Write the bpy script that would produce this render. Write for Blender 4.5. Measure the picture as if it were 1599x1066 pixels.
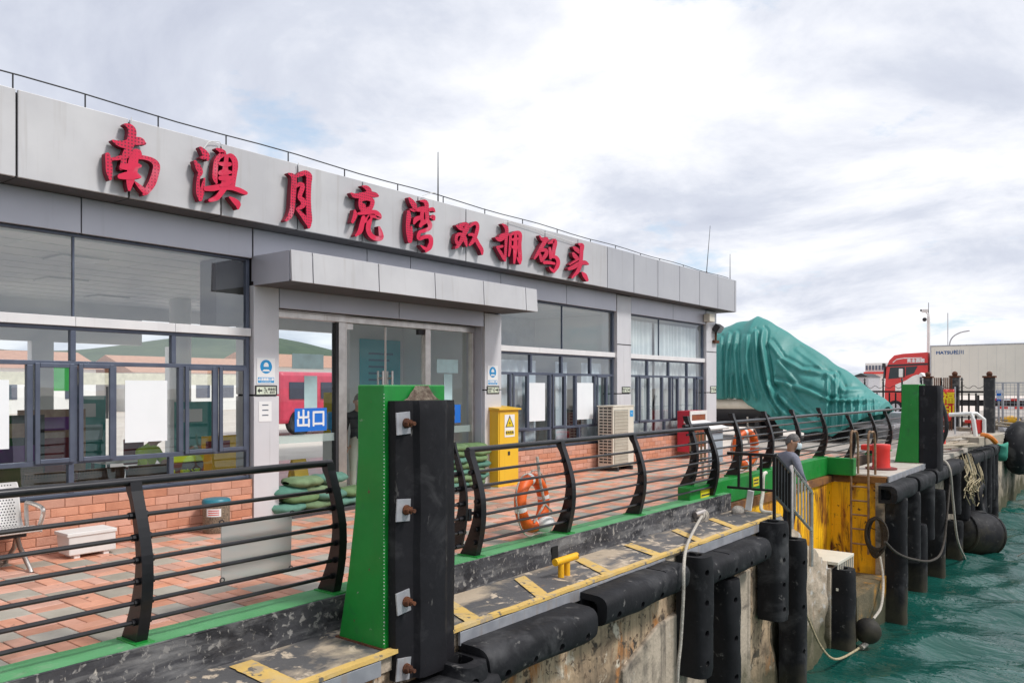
import bpy, bmesh, math, random
from mathutils import Vector, Matrix, noise
random.seed(7)
R = math.radians
SC = bpy.context.scene
for o in list(bpy.data.objects): bpy.data.objects.remove(o)

# ---------------------------------------------------------------- camera
F = 1243.7; CX = 799.5; VH = 604.0; YAW = math.atan(975.5 / F); H = 1.85
cam = bpy.data.objects.new('camera', bpy.data.cameras.new('camera'))
SC.collection.objects.link(cam)
cam.location = (0, 0, H); cam.rotation_euler = (R(90), 0, YAW)
cam.data.sensor_width = 36; cam.data.lens = 36 * F / 1599
cam.data.shift_y = (VH - 532.5) / 1599; cam.data.shift_x = 0
cam.data.clip_start = .05; cam.data.clip_end = 5000
SC.camera = cam

# ---------------------------------------------------------------- sky, sun, exposure
SUN_EL, SUN_AZ = R(50), R(72)            # azimuth measured from +Y towards +X
world = bpy.data.worlds.new('World'); SC.world = world; world.use_nodes = True
nt = world.node_tree; N = nt.nodes; LK = nt.links
for n in list(N): N.remove(n)
wout = N.new('ShaderNodeOutputWorld'); bg = N.new('ShaderNodeBackground')
sky = N.new('ShaderNodeTexSky'); sky.sky_type = 'NISHITA'; sky.sun_disc = False
sky.sun_elevation = SUN_EL; sky.sun_rotation = SUN_AZ
skys = N.new('ShaderNodeVectorMath'); skys.operation = 'SCALE'; skys.inputs[3].default_value = .10
LK.new(sky.outputs[0], skys.inputs[0])
tc = N.new('ShaderNodeTexCoord'); sep = N.new('ShaderNodeSeparateXYZ'); LK.new(tc.outputs['Generated'], sep.inputs[0])
def wm(op, a, b=None):
    n = N.new('ShaderNodeMath'); n.operation = op
    for i, v in enumerate((a, b)):
        if v is None: continue
        if isinstance(v, (int, float)): n.inputs[i].default_value = v
        else: LK.new(v, n.inputs[i])
    return n.outputs[0]
az = wm('ADD', wm('ABSOLUTE', sep.outputs[2]), .22)
cmb = N.new('ShaderNodeCombineXYZ')
LK.new(wm('DIVIDE', sep.outputs[0], az), cmb.inputs[0]); LK.new(wm('DIVIDE', sep.outputs[1], az), cmb.inputs[1])
def wnoise(scale, detail, rough, off, dist=0.0):
    mp = N.new('ShaderNodeMapping'); LK.new(cmb.outputs[0], mp.inputs[0]); mp.inputs[1].default_value = off
    n = N.new('ShaderNodeTexNoise'); n.inputs['Scale'].default_value = scale; n.inputs['Detail'].default_value = detail
    n.inputs['Roughness'].default_value = rough; n.inputs['Distortion'].default_value = dist
    LK.new(mp.outputs[0], n.inputs['Vector']); return n.outputs[0]
def wramp(v, stops):
    r = N.new('ShaderNodeValToRGB'); LK.new(v, r.inputs[0]); e = r.color_ramp.elements
    while len(e) < len(stops): e.new(.5)
    for q, (p, c) in zip(e, stops): q.position = p; q.color = (*c, 1)
    return r.outputs[0]
shade = wramp(wnoise(1.45, 11, .60, (3.1, 1.7, 0), .35),
              [(.30, (.46, .49, .58)), (.42, (.55, .58, .66)), (.50, (.67, .69, .75)), (.57, (.77, .78, .81)), (.67, (.83, .83, .84)), (.8, (.86, .86, .86))])
hole = wramp(wnoise(2.0, 10, .60, (8.3, 4.2, 0), .2), [(.60, (0, 0, 0)), (.72, (1, 1, 1))])
mx = N.new('ShaderNodeMixRGB'); LK.new(hole, mx.inputs[0]); LK.new(shade, mx.inputs[1])
blue = N.new('ShaderNodeMixRGB'); blue.inputs[0].default_value = .45
LK.new(skys.outputs[0], blue.inputs[1]); blue.inputs[2].default_value = (.60, .77, .95, 1); LK.new(blue.outputs[0], mx.inputs[2])
LK.new(mx.outputs[0], bg.inputs[0]); bg.inputs[1].default_value = 1.0
LK.new(bg.outputs[0], wout.inputs[0])
sl = bpy.data.lights.new('sun', 'SUN'); sl.energy = 2.1; sl.angle = R(11); sl.color = (1, .965, .92)
sun = bpy.data.objects.new('sun', sl); SC.collection.objects.link(sun)
sd = Vector((math.sin(SUN_AZ) * math.cos(SUN_EL), math.cos(SUN_AZ) * math.cos(SUN_EL), math.sin(SUN_EL)))
sun.rotation_euler = sd.to_track_quat('Z', 'Y').to_euler(); sun.location = sd * 60
SC.view_settings.view_transform = 'Standard'; SC.view_settings.look = 'None'
SC.view_settings.exposure = .40; SC.view_settings.gamma = 1; SC.view_settings.use_curve_mapping = False
SC.render.engine = 'CYCLES'; SC.cycles.max_bounces = 8; SC.cycles.transparent_max_bounces = 16
SC.cycles.caustics_reflective = False; SC.cycles.caustics_refractive = False
try: SC.cycles.use_denoising = True
except Exception: pass

# ---------------------------------------------------------------- sight lines: a pixel of the 1599x1066 photo onto a real plane
FW = Vector((-math.sin(YAW), math.cos(YAW), 0)); RT = Vector((math.cos(YAW), math.sin(YAW), 0)); UP = Vector((0, 0, 1)); C0 = Vector((0, 0, H))
def ray(u, v): return FW + RT * ((u - CX) / F) + UP * ((VH - v) / F)
def onx(u, v, X): D = ray(u, v); return C0 + D * (X / D.x)
def ony(u, v, Y): D = ray(u, v); return C0 + D * (Y / D.y)
def onz(u, v, z): D = ray(u, v); return C0 + D * ((z - H) / D.z)
def yx(u, X): return onx(u, 600, X).y
def xy(u, Y): return ony(u, 600, Y).x
def zx(u, v, X): return onx(u, v, X).z

# ---------------------------------------------------------------- materials
def mat(name, c1, c2=None, scale=3.0, rough=.6, metal=0.0, bump=0.0, bscale=25.0, detail=7, spec=.5, lo=.35, hi=.65,
        patch=None, streak=None, rnd=0.0, zband=None, aniso=(1, 1, 1), rough2=None, obj=False, dots=None, coat=0):
    """patch=(colour, scale, threshold, softness); streak=(colour, threshold, strength); zband=(colour, z_full, z_none)"""
    m = bpy.data.materials.new(name); m.use_nodes = True
    t = m.node_tree; n = t.nodes; l = t.links
    bs = n['Principled BSDF']; bs.inputs['Roughness'].default_value = rough; bs.inputs['Metallic'].default_value = metal
    bs.inputs['Specular IOR Level'].default_value = spec
    if coat: bs.inputs['Coat Weight'].default_value = coat; bs.inputs['Coat Roughness'].default_value = .12
    if obj: pos = n.new('ShaderNodeTexCoord').outputs['Object']
    else: pos = n.new('ShaderNodeNewGeometry').outputs['Position']
    def nz(sc, de, an=(1, 1, 1), dist=0.0, ro=.55):
        mp = n.new('ShaderNodeMapping'); l.new(pos, mp.inputs[0]); mp.inputs[3].default_value = an
        x = n.new('ShaderNodeTexNoise'); x.inputs['Scale'].default_value = sc; x.inputs['Detail'].default_value = de
        x.inputs['Distortion'].default_value = dist; x.inputs['Roughness'].default_value = ro
        l.new(mp.outputs[0], x.inputs['Vector']); return x.outputs[0]
    def rng(v, a, b, c=0.0, d=1.0):
        x = n.new('ShaderNodeMapRange'); l.new(v, x.inputs[0])
        for i, q in enumerate((a, b, c, d)): x.inputs[i + 1].default_value = q
        return x.outputs[0]
    def mixc(f, a, b):
        x = n.new('ShaderNodeMixRGB')
        for i, q in enumerate((f, a, b)):
            if isinstance(q, (int, float)): x.inputs[i].default_value = q
            elif isinstance(q, tuple): x.inputs[i].default_value = (*q, 1)
            else: l.new(q, x.inputs[i])
        return x.outputs[0]
    def mth(op, a, b):
        x = n.new('ShaderNodeMath'); x.operation = op; x.use_clamp = op in ('MULTIPLY', 'ADD')
        for i, q in enumerate((a, b)):
            if isinstance(q, (int, float)): x.inputs[i].default_value = q
            else: l.new(q, x.inputs[i])
        return x.outputs[0]
    if c2 is None: c2 = tuple(c * .78 for c in c1)
    col = mixc(rng(nz(scale, detail, aniso), lo, hi), c1, c2)
    if rnd:
        oi = n.new('ShaderNodeObjectInfo'); ge = n.new('ShaderNodeNewGeometry')
        x = n.new('ShaderNodeMath'); x.operation = 'ADD'; l.new(oi.outputs['Random'], x.inputs[0]); l.new(ge.outputs['Random Per Island'], x.inputs[1])
        y = n.new('ShaderNodeMath'); y.operation = 'FRACT'; l.new(x.outputs[0], y.inputs[0])
        hv = n.new('ShaderNodeHueSaturation'); l.new(rng(y.outputs[0], 0, 1, 1 - rnd, 1 + rnd), hv.inputs['Value'])
        y2 = n.new('ShaderNodeMath'); y2.operation = 'FRACT'; z2 = n.new('ShaderNodeMath'); z2.operation = 'MULTIPLY'; z2.inputs[1].default_value = 7.3
        l.new(x.outputs[0], z2.inputs[0]); l.new(z2.outputs[0], y2.inputs[0])
        l.new(rng(y2.outputs[0], 0, 1, 1 - rnd * 1.2, 1 + rnd * .7), hv.inputs['Saturation'])
        l.new(col, hv.inputs['Color']); col = hv.outputs[0]
    for pt in (patch if isinstance(patch, list) else [patch] if patch else []):
        pc, ps, th, so = pt[:4]; an = pt[4] if len(pt) > 4 else (1, 1, 1)
        col = mixc(rng(nz(ps, 9, an, .4, .62), th, th + so), col, pc)
    if streak:
        col = mixc(mth('MULTIPLY', rng(nz(1.0, 6, (9, 9, .5)), streak[1], streak[1] + .18), streak[2]), col, streak[0])
    if zband:
        sp = n.new('ShaderNodeSeparateXYZ'); l.new(pos, sp.inputs[0])
        zz = mth('ADD', sp.outputs[2], 0) if False else sp.outputs[2]
        w = n.new('ShaderNodeMath'); w.operation = 'ADD'; l.new(zz, w.inputs[0]); l.new(rng(nz(1.6, 8), .3, .7, -.45, .45), w.inputs[1])
        col = mixc(rng(w.outputs[0], zband[2], zband[1]), col, zband[0])
    if dots:
        vo = n.new('ShaderNodeTexVoronoi'); vo.inputs['Scale'].default_value = dots[1]; vo.inputs['Randomness'].default_value = 0
        l.new(pos, vo.inputs['Vector']); col = mixc(rng(vo.outputs['Distance'], dots[2], dots[2] + .06, 1, 0), col, dots[0])
    l.new(col, bs.inputs['Base Color'])
    if rough2 is not None: l.new(rng(nz(scale * 2.3, 5), .3, .7, rough, rough2), bs.inputs['Roughness'])
    if bump:
        b = n.new('ShaderNodeBump'); b.inputs['Strength'].default_value = bump; b.inputs['Distance'].default_value = .02
        l.new(nz(bscale, 8), b.inputs['Height']); l.new(b.outputs[0], bs.inputs['Normal'])
    return m
def glass(name, tint, ior=1.6, rough=.0, diff=0.0, dcol=(.6, .7, .7)):
    m = bpy.data.materials.new(name); m.use_nodes = True; t = m.node_tree; n = t.nodes; l = t.links
    n.remove(n['Principled BSDF']); out = n['Material Output']
    tr = n.new('ShaderNodeBsdfTransparent'); tr.inputs[0].default_value = (*tint, 1)
    gl = n.new('ShaderNodeBsdfGlossy'); gl.inputs['Roughness'].default_value = rough; gl.inputs[0].default_value = (.95, .98, 1, 1)
    fr = n.new('ShaderNodeFresnel'); bk = n.new('ShaderNodeNewGeometry'); io = n.new('ShaderNodeMapRange'); io.inputs[3].default_value = ior; io.inputs[4].default_value = 1 / ior
    l.new(bk.outputs['Backfacing'], io.inputs[0]); l.new(io.outputs[0], fr.inputs[0])
    tcd = n.new('ShaderNodeNewGeometry'); nz = n.new('ShaderNodeTexNoise'); nz.inputs['Scale'].default_value = .9
    l.new(tcd.outputs['Position'], nz.inputs['Vector'])
    b = n.new('ShaderNodeBump'); b.inputs['Strength'].default_value = .04; b.inputs['Distance'].default_value = .05; l.new(nz.outputs[0], b.inputs['Height'])
    l.new(b.outputs[0], gl.inputs['Normal'])
    mx = n.new('ShaderNodeMixShader'); l.new(fr.outputs[0], mx.inputs[0]); last = tr.outputs[0]
    if diff:
        d = n.new('ShaderNodeBsdfDiffuse'); d.inputs[0].default_value = (*dcol, 1)
        m2 = n.new('ShaderNodeMixShader'); m2.inputs[0].default_value = diff; l.new(tr.outputs[0], m2.inputs[1]); l.new(d.outputs[0], m2.inputs[2]); last = m2.outputs[0]
    l.new(last, mx.inputs[1]); l.new(gl.outputs[0], mx.inputs[2]); l.new(mx.outputs[0], out.inputs[0])
    return m

# ---------------------------------------------------------------- mesh builder
def tag(o, label=None, cat=None, group=None, kind=None):
    if label: o['label'] = label
    if cat: o['category'] = cat
    if group: o['group'] = group
    if kind: o['kind'] = kind
    return o
def link(o): SC.collection.objects.link(o); return o
ORG = {}
def thing(name, loc, label, cat, group=None, kind=None):
    o = link(bpy.data.objects.new(name, None)); o.location = loc; o.empty_display_size = .2
    ORG[o.name] = Vector(loc); return tag(o, label, cat, group, kind)
class MB:
    def __init__(s): s.v = []; s.f = []; s.m = []
    def add(s, vs, fs, mi=0):
        k = len(s.v); s.v += [Vector(p) for p in vs]; s.f += [tuple(k + i for i in q) for q in fs]; s.m += [mi] * len(fs); return s
    def box(s, x0, x1, y0, y1, z0, z1, mi=0):
        x0, x1 = min(x0, x1), max(x0, x1); y0, y1 = min(y0, y1), max(y0, y1); z0, z1 = min(z0, z1), max(z0, z1)
        return s.add([(x0, y0, z0), (x1, y0, z0), (x1, y1, z0), (x0, y1, z0), (x0, y0, z1), (x1, y0, z1), (x1, y1, z1), (x0, y1, z1)],
                     [(0, 3, 2, 1), (4, 5, 6, 7), (0, 1, 5, 4), (1, 2, 6, 5), (2, 3, 7, 6), (3, 0, 4, 7)], mi)
    def obox(s, c, size, M, mi=0):
        a = MB().box(-size[0] / 2, size[0] / 2, -size[1] / 2, size[1] / 2, -size[2] / 2, size[2] / 2)
        M3 = M.to_3x3(); return s.add([M3 @ p + Vector(c) for p in a.v], a.f, mi)
    def bar(s, p0, p1, w, h=None, mi=0):
        p0, p1 = Vector(p0), Vector(p1); d = (p1 - p0); L = d.length; h = h or w
        return s.obox((p0 + p1) / 2, (w, h, L), d.to_track_quat('Z', 'Y').to_matrix(), mi)
    def tube(s, pts, r, n=8, cap=True, mi=0):
        pts = [Vector(p) for p in pts]; rs = r if isinstance(r, (list, tuple)) else [r] * len(pts)
        rings = []; prev = None
        for i, p in enumerate(pts):
            d = (pts[min(i + 1, len(pts) - 1)] - pts[max(i - 1, 0)])
            d = d.normalized() if d.length > 1e-9 else Vector((0, 0, 1))
            if prev is None: a = d.orthogonal().normalized()
            else: a = (prev - d * prev.dot(d)); a = a.normalized() if a.length > 1e-6 else d.orthogonal().normalized()
            prev = a; b = d.cross(a)
            rings.append([p + (a * math.cos(q) + b * math.sin(q)) * rs[i] for q in (2 * math.pi * j / n for j in range(n))])
        vs = [q for ring in rings for q in ring]; fs = []
        for i in range(len(pts) - 1):
            for j in range(n): fs.append((i * n + j, i * n + (j + 1) % n, (i + 1) * n + (j + 1) % n, (i + 1) * n + j))
        if cap: fs.append(tuple(range(n - 1, -1, -1))); fs.append(tuple((len(pts) - 1) * n + j for j in range(n)))
        return s.add(vs, fs, mi)
    def cyl(s, p0, p1, r, n=12, r2=None, mi=0): return s.tube([p0, p1], [r, r if r2 is None else r2], n, True, mi)
    def prism(s, pts, ext, mi=0):
        pts = [Vector(p) for p in pts]; e = Vector(ext); n = len(pts)
        nr = Vector((0, 0, 0))
        for i in range(n): nr += (pts[i] - pts[0]).cross(pts[(i + 1) % n] - pts[0])
        if nr.dot(e) > 0: pts = pts[::-1]
        fs = [tuple(range(n)), tuple(range(2 * n - 1, n - 1, -1))] + [((i + 1) % n, i, n + i, n + (i + 1) % n) for i in range(n)]
        return s.add(pts + [p + e for p in pts], fs, mi)
    def ball(s, c, r, nu=16, nv=10, mi=0):
        r = r if isinstance(r, (tuple, list)) else (r, r, r); vs = [(c[0], c[1], c[2] - r[2])]
        for i in range(1, nv):
            th = math.pi * i / nv
            for j in range(nu):
                ph = 2 * math.pi * j / nu
                vs.append((c[0] + r[0] * math.sin(th) * math.cos(ph), c[1] + r[1] * math.sin(th) * math.sin(ph), c[2] - r[2] * math.cos(th)))
        vs.append((c[0], c[1], c[2] + r[2])); fs = []; top = len(vs) - 1
        for j in range(nu):
            fs.append((0, 1 + (j + 1) % nu, 1 + j)); fs.append((top, top - nu + j, top - nu + (j + 1) % nu))
            for i in range(nv - 2): a = 1 + i * nu; fs.append((a + j, a + (j + 1) % nu, a + nu + (j + 1) % nu, a + nu + j))
        return s.add(vs, fs, mi)
    def grid(s, fn, nu, nv, mi=0):
        vs = [fn(i / nu, j / nv) for j in range(nv + 1) for i in range(nu + 1)]
        return s.add(vs, [(j * (nu + 1) + i, j * (nu + 1) + i + 1, (j + 1) * (nu + 1) + i + 1, (j + 1) * (nu + 1) + i) for j in range(nv) for i in range(nu)], mi)
    def torus(s, c, R_, r, M, n=28, k=10, mi=0, a0=0, a1=2 * math.pi):
        M3 = M.to_3x3(); pts = []
        vs = []; full = abs(a1 - a0 - 2 * math.pi) < 1e-6; cnt = n if full else n + 1
        for i in range(cnt):
            a = a0 + (a1 - a0) * i / n
            for j in range(k):
                b = 2 * math.pi * j / k; q = R_ + r * math.cos(b)
                vs.append(M3 @ Vector((q * math.cos(a), q * math.sin(a), r * math.sin(b))) + Vector(c))
        fs = []
        for i in range(n):
            for j in range(k):
                a = i; b = (i + 1) % cnt; fs.append((a * k + j, b * k + j, b * k + (j + 1) % k, a * k + (j + 1) % k))
        return s.add(vs, fs, mi)
    def build(s, name, mats, parent=None, smooth=False, bevel=0, at=None, sub=0):
        me = bpy.data.meshes.new(name)
        if parent is not None: org = ORG.get(parent.name, Vector((0, 0, 0)))
        elif at is not None: org = Vector(at)
        else:
            xs = [p.x for p in s.v]; ys = [p.y for p in s.v]; org = Vector(((min(xs) + max(xs)) / 2, (min(ys) + max(ys)) / 2, min(p.z for p in s.v)))
        me.from_pydata([tuple(p - org) for p in s.v], [], s.f)
        mats = mats if isinstance(mats, (list, tuple)) else [mats]
        for m in mats: me.materials.append(m)
        if len(mats) > 1: me.polygons.foreach_set('material_index', s.m)
        if smooth:
            me.polygons.foreach_set('use_smooth', [True] * len(me.polygons))
            if smooth != 'all': me.set_sharp_from_angle(angle=R(40))
        me.update(); o = link(bpy.data.objects.new(name, me))
        if parent is not None: o.parent = parent; ORG[o.name] = org
        else: o.location = org; ORG[o.name] = org
        if bevel:
            b = o.modifiers.new('bevel', 'BEVEL'); b.width = bevel; b.segments = 2; b.limit_method = 'ANGLE'; b.angle_limit = R(50)
        if sub: q = o.modifiers.new('sub', 'SUBSURF'); q.levels = q.render_levels = sub
        return o
def copy_tree(o, parent=None):
    c = link(o.copy()); ORG[c.name] = Vector(c.location) if parent is None else Vector((0, 0, 0))
    if parent is not None: c.parent = parent
    for ch in list(o.children): copy_tree(ch, c)
    return c
def bake(o):
    """apply modifiers into the object's own mesh"""
    dg = bpy.context.evaluated_depsgraph_get(); dg.update()
    me = bpy.data.meshes.new_from_object(o.evaluated_get(dg)); o.modifiers.clear(); o.data = me; return o
def crv(pts, k=8):
    """Catmull-Rom through points"""
    p = [Vector(q) for q in pts]; p = [p[0] * 2 - p[1]] + p + [p[-1] * 2 - p[-2]]; out = []
    for i in range(1, len(p) - 2):
        for j in range(k):
            t = j / k; a, b, c, d = p[i - 1], p[i], p[i + 1], p[i + 2]
            out.append(.5 * ((2 * b) + (c - a) * t + (2 * a - 5 * b + 4 * c - d) * t * t + (3 * b - a - 3 * c + d) * t ** 3))
    out.append(p[-2]); return out
FX_ = Matrix(((0, 0, 1), (1, 0, 0), (0, 1, 0)))          # text plane facing +X
FYm = Matrix(((1, 0, 0), (0, 0, -1), (0, 1, 0)))         # text plane facing -Y
def text(name, s, size, m, pos, M3, parent=None, ext=.001, bold=0.0, sx=1.0, align='CENTER'):
    cu = bpy.data.curves.new(name, 'FONT'); cu.body = s; cu.size = size; cu.extrude = ext; cu.offset = 0
    cu.align_x = align; cu.align_y = 'CENTER'; cu.resolution_u = 3
    t = link(bpy.data.objects.new('tmp_text', cu)); dg = bpy.context.evaluated_depsgraph_get(); dg.update()
    me = bpy.data.meshes.new_from_object(t.evaluated_get(dg)); bpy.data.objects.remove(t)
    b = MB(); cp = [(0, 0)] + ([(bold, 0), (-bold, 0), (0, bold), (0, -bold)] if bold else [])
    for i, (dx, dy) in enumerate(cp): b.add([M3 @ Vector((v.co.x * sx + dx, v.co.y + dy, v.co.z + ext * .13 * i)) + Vector(pos) for v in me.vertices], [tuple(p.vertices) for p in me.polygons])
    return b.build(name, m, parent)
# ---------------------------------------------------------------- material library
M_ALU = mat('aluminium_panel', (.70, .69, .71), (.63, .625, .65), 1.2, .42, .25, streak=((.36, .35, .34), .60, .45), bump=.02, bscale=3, rough2=.55)
M_FASCIA = mat('fascia_panel', (.60, .59, .60), (.50, .49, .505), .9, .45, .2, streak=((.40, .37, .35), .57, .5), rough2=.6)
M_FASCIA2 = mat('fascia_panel_grey', (.50, .50, .525), (.45, .45, .48), .9, .45, .25, streak=((.30, .29, .29), .60, .4))
M_LINTEL = mat('lintel_panel', (.56, .56, .62), (.50, .50, .56), .7, .4, .3, streak=((.3, .3, .32), .62, .3))
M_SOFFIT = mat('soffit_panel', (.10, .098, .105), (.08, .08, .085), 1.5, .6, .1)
M_GAP = mat('joint_gap', (.012, .012, .014), rough=.9)
M_WHITE = mat('white_sill', (.78, .77, .77), (.70, .69, .70), 2, .5, streak=((.5, .47, .45), .6, .4))
M_FRAME = mat('window_frame', (.115, .135, .185), (.09, .105, .15), 5, .42, .35)
M_STEEL = mat('stainless', (.62, .58, .54), (.48, .44, .41), 6, .30, .85, streak=((.35, .27, .22), .55, .5))
M_GLASS = glass('window_glass', (.93, .97, .96), 2.4)
M_DOORGLASS = glass('door_glass', (.91, .975, .975), 1.6)
M_FROST = glass('frosted_strip', (.7, .8, .78), 1.4, .3, .45, (.55, .66, .64))
M_BRICK = mat('terracotta_brick', (.62, .30, .20), (.54, .25, .165), 9, .8, bump=.35, bscale=60, rnd=.13)
M_MORTAR = mat('mortar', (.42, .20, .125), rough=.9)
M_TRED = mat('red_paving_tile', (.64, .325, .225), (.54, .26, .175), 5, .62, bump=.18, bscale=90, rnd=.16, patch=[((.20, .125, .09), .8, .545, .20), ((.12, .08, .06), 7, .64, .06)], rough2=.8)
M_TGREY = mat('grey_paving_tile', (.40, .365, .305), (.33, .30, .245), 5, .66, bump=.2, bscale=90, rnd=.15, patch=[((.13, .11, .09), .8, .545, .20)])
M_JOINT = mat('paving_joint', (.075, .05, .04), (.12, .08, .06), 6, .9)
M_GREEN = mat('green_paint', (.005, .235, .030), (.004, .20, .024), 2.5, .38, coat=.1, bump=.08, bscale=14, rough2=.6, streak=((.012, .13, .03), .58, .6), patch=[((.03, .28, .07), 1.3, .55, .2), ((.10, .06, .03), 6, .665, .03), ((.25, .30, .22), 9, .675, .03), ((.012, .13, .035), 2.2, .58, .12)])
M_GREENTOP = mat('worn_green_paint', (.115, .36, .155), (.085, .31, .12), 3, .6, bump=.2, bscale=40, patch=[((.30, .36, .26), 2.2, .62, .12), ((.07, .19, .08), 5, .64, .1)])
M_KERB = mat('peeled_black_paint', (.028, .028, .034), (.060, .060, .067), 2, .66, bump=.5, bscale=18,
             patch=[((.17, .168, .17), 2.6, .48, .16, (1, .5, 3.2)), ((.012, .012, .016), 3.1, .53, .1, (1, .7, 1.6)), ((.62, .56, .48), 2.4, .66, .06, (1, 1, .8)), ((.55, .51, .45), 9, .645, .05, (1, 2.2, .6)), ((.25, .24, .23), 14, .56, .06)])
M_LEDGE = mat('worn_ledge_paint', (.088, .086, .088), (.13, .125, .125), 2, .62, bump=.4, bscale=22,
              patch=[((.47, .38, .28), 1.5, .485, .10, (1, .5, 1)), ((.56, .46, .35), 6, .57, .05), ((.30, .17, .08), 2.3, .62, .08), ((.025, .025, .028), 3.3, .64, .1)])
M_YLINE = mat('worn_yellow_paint', (.72, .48, .14), (.62, .41, .13), 4, .6, bump=.25, bscale=40, patch=[((.62, .46, .22), 2, .5, .14), ((.40, .32, .22), 5, .565, .07), ((.14, .13, .12), 9, .60, .05)])
M_EDGE = mat('galvanised_edge', (.42, .43, .46), (.30, .31, .34), 5, .5, .4, streak=((.34, .22, .12), .56, .7))
M_CONC = mat('stained_quay_concrete', (.55, .41, .27), (.40, .29, .18), 1.2, .88, bump=1.0, bscale=11,
             patch=[((.17, .12, .08), 1.1, .48, .16), ((.42, .18, .055), 1.6, .53, .10, (1.5, 1.5, .6)), ((.05, .04, .032), 4.5, .555, .07), ((.66, .58, .46), 2.4, .58, .06), ((.12, .08, .05), 11, .56, .06)],
             streak=((.09, .07, .05), .52, .7), zband=((.075, .065, .035), -2.85, -1.9))
M_CONC2 = mat('quay_concrete_block', (.50, .42, .33), (.36, .30, .23), 1.6, .88, bump=.9, bscale=14,
              patch=[((.13, .11, .09), 1.4, .54, .10), ((.50, .47, .42), 2.6, .62, .08)], streak=((.07, .06, .05), .52, .6), zband=((.07, .065, .03), -2.9, -2.1))
M_CONC3 = mat('pale_concrete', (.54, .45, .35), (.40, .32, .24), 3, .85, bump=.8, bscale=20, patch=[((.62, .60, .57), 4, .56, .08), ((.25, .16, .09), 2.2, .62, .08)], streak=((.26, .14, .07), .57, .6), zband=((.08, .075, .04), -2.8, -1.9))
M_YWALL = mat('rusty_yellow_paint', (1.0, .56, .008), (.96, .49, .006), 2, .55, bump=.35, bscale=14,
              patch=[((.30, .085, .012), .8, .48, .14, (2.0, 2.0, .45)), ((.11, .032, .012), 1.3, .55, .09, (1.8, 1.8, .5)), ((.05, .02, .012), 5, .62, .04)], streak=((.36, .11, .012), .54, .85), zband=((.30, .13, .02), -3.2, -2.3))
M_RUST = mat('rust', (.16, .055, .022), (.07, .028, .016), 9, .85, .1, bump=.6, bscale=40)
M_RUSTLIP = mat('rusty_lip', (.12, .05, .025), (.30, .13, .03), 3, .8, bump=.5, bscale=30)
M_RUBBER = mat('black_rubber', (.007, .007, .0085), (.013, .013, .0155), 3, .55, spec=.25, bump=.25, bscale=18, rough2=.68, patch=[((.055, .055, .058), 1.9, .54, .16), ((.12, .115, .11), 7, .63, .06)], zband=((.045, .040, .026), -3.1, -2.6))
M_RUBBERPOST = mat('worn_rubber', (.009, .0085, .0105), (.014, .0135, .0165), 2.5, .55, spec=.22, bump=.2, bscale=14, rough2=.66, patch=[((.035, .034, .037), 3, .56, .14), ((.12, .115, .11), 8, .645, .05, (1, 1, .35)), ((.07, .04, .025), 5, .68, .05)])
M_HOLE = mat('bolt_hole_dark', (.004, .004, .004), rough=.95)
M_BLACK = mat('black_railing_paint', (.006, .006, .0075), (.010, .0095, .012), 6, .38, .2, coat=.2, spec=.4)
M_BLACKRAIL = mat('black_rail_tube', (.008, .0075, .0095), (.016, .015, .018), 8, .32, .3, coat=.3)
M_RED = mat('red_letter', (.72, .004, .060), (.60, .004, .050), 5, .5, dots=((.16, .006, .03), 26, .28), patch=[((.66, .14, .20), 2.0, .56, .12)])
M_REDSIDE = mat('red_letter_side', (.20, .006, .026), rough=.6)
M_PLATE = mat('galvanised_plate', (.50, .50, .52), (.40, .40, .43), 8, .45, .5, streak=((.35, .2, .1), .6, .5))
M_WPAINT = mat('white_paint', (.78, .77, .75), (.70, .69, .67), 4, .5)
M_CREAM = mat('cream_plastic', (.72, .68, .58), (.66, .62, .52), 3, .5)
M_YEL = mat('yellow_cabinet_paint', (.82, .50, .03), (.76, .45, .03), 2, .42, streak=((.5, .3, .03), .62, .4))
M_YELB = mat('yellow_bollard_paint', (.85, .46, .01), (.74, .38, .01), 6, .45, patch=[((.09, .04, .02), 9, .63, .05)])
M_REDP = mat('red_paint', (.72, .035, .025), (.62, .03, .022), 4, .42, patch=[((.3, .05, .03), 5, .66, .06)])
M_ORANGE = mat('orange_ring', (.85, .14, .012), (.75, .11, .012), 5, .5)
M_ROPE = mat('rope', (.55, .51, .45), (.38, .34, .29), 30, .9, bump=.8, bscale=70)
M_ROPE2 = mat('yellowed_rope', (.50, .42, .26), (.33, .27, .17), 30, .9, bump=.8, bscale=70)
M_HOSE = mat('dark_rope', (.035, .028, .024), (.06, .05, .04), 20, .8, bump=.5, bscale=60)
M_TARP = mat('teal_tarpaulin', (.045, .255, .235), (.036, .215, .197), 1.1, .5, bump=.5, bscale=4, patch=[((.075, .33, .30), 1.4, .56, .2), ((.05, .15, .12), 3, .62, .1)])
M_PAPER = mat('white_poster', (.84, .87, .89), (.81, .84, .86), 3, .5)
M_BLUE = mat('sign_blue', (.012, .17, .66), (.01, .15, .6), 3, .4)
M_CYAN = mat('sign_cyan', (.015, .33, .72), rough=.4)
M_SIGNW = mat('sign_white', (.82, .82, .82), (.78, .78, .78), 3, .4)
M_DARK = mat('dark_grey', (.03, .03, .034), rough=.6)
M_BAG = [mat('sandbag_teal', (.11, .27, .205), (.075, .20, .15), 8, .75, bump=.6, bscale=90, rnd=.12), mat('sandbag_green', (.17, .27, .12), (.12, .20, .085), 8, .75, bump=.6, bscale=90, rnd=.12)]
M_SLAB = mat('dark_stone', (.06, .06, .065), rough=.5)
M_WALLIN = mat('interior_white', (.80, .80, .79), (.77, .77, .76), 2, .7)
M_CEIL = mat('ceiling_tile', (.80, .80, .80), (.76, .76, .76), 2, .7)
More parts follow.
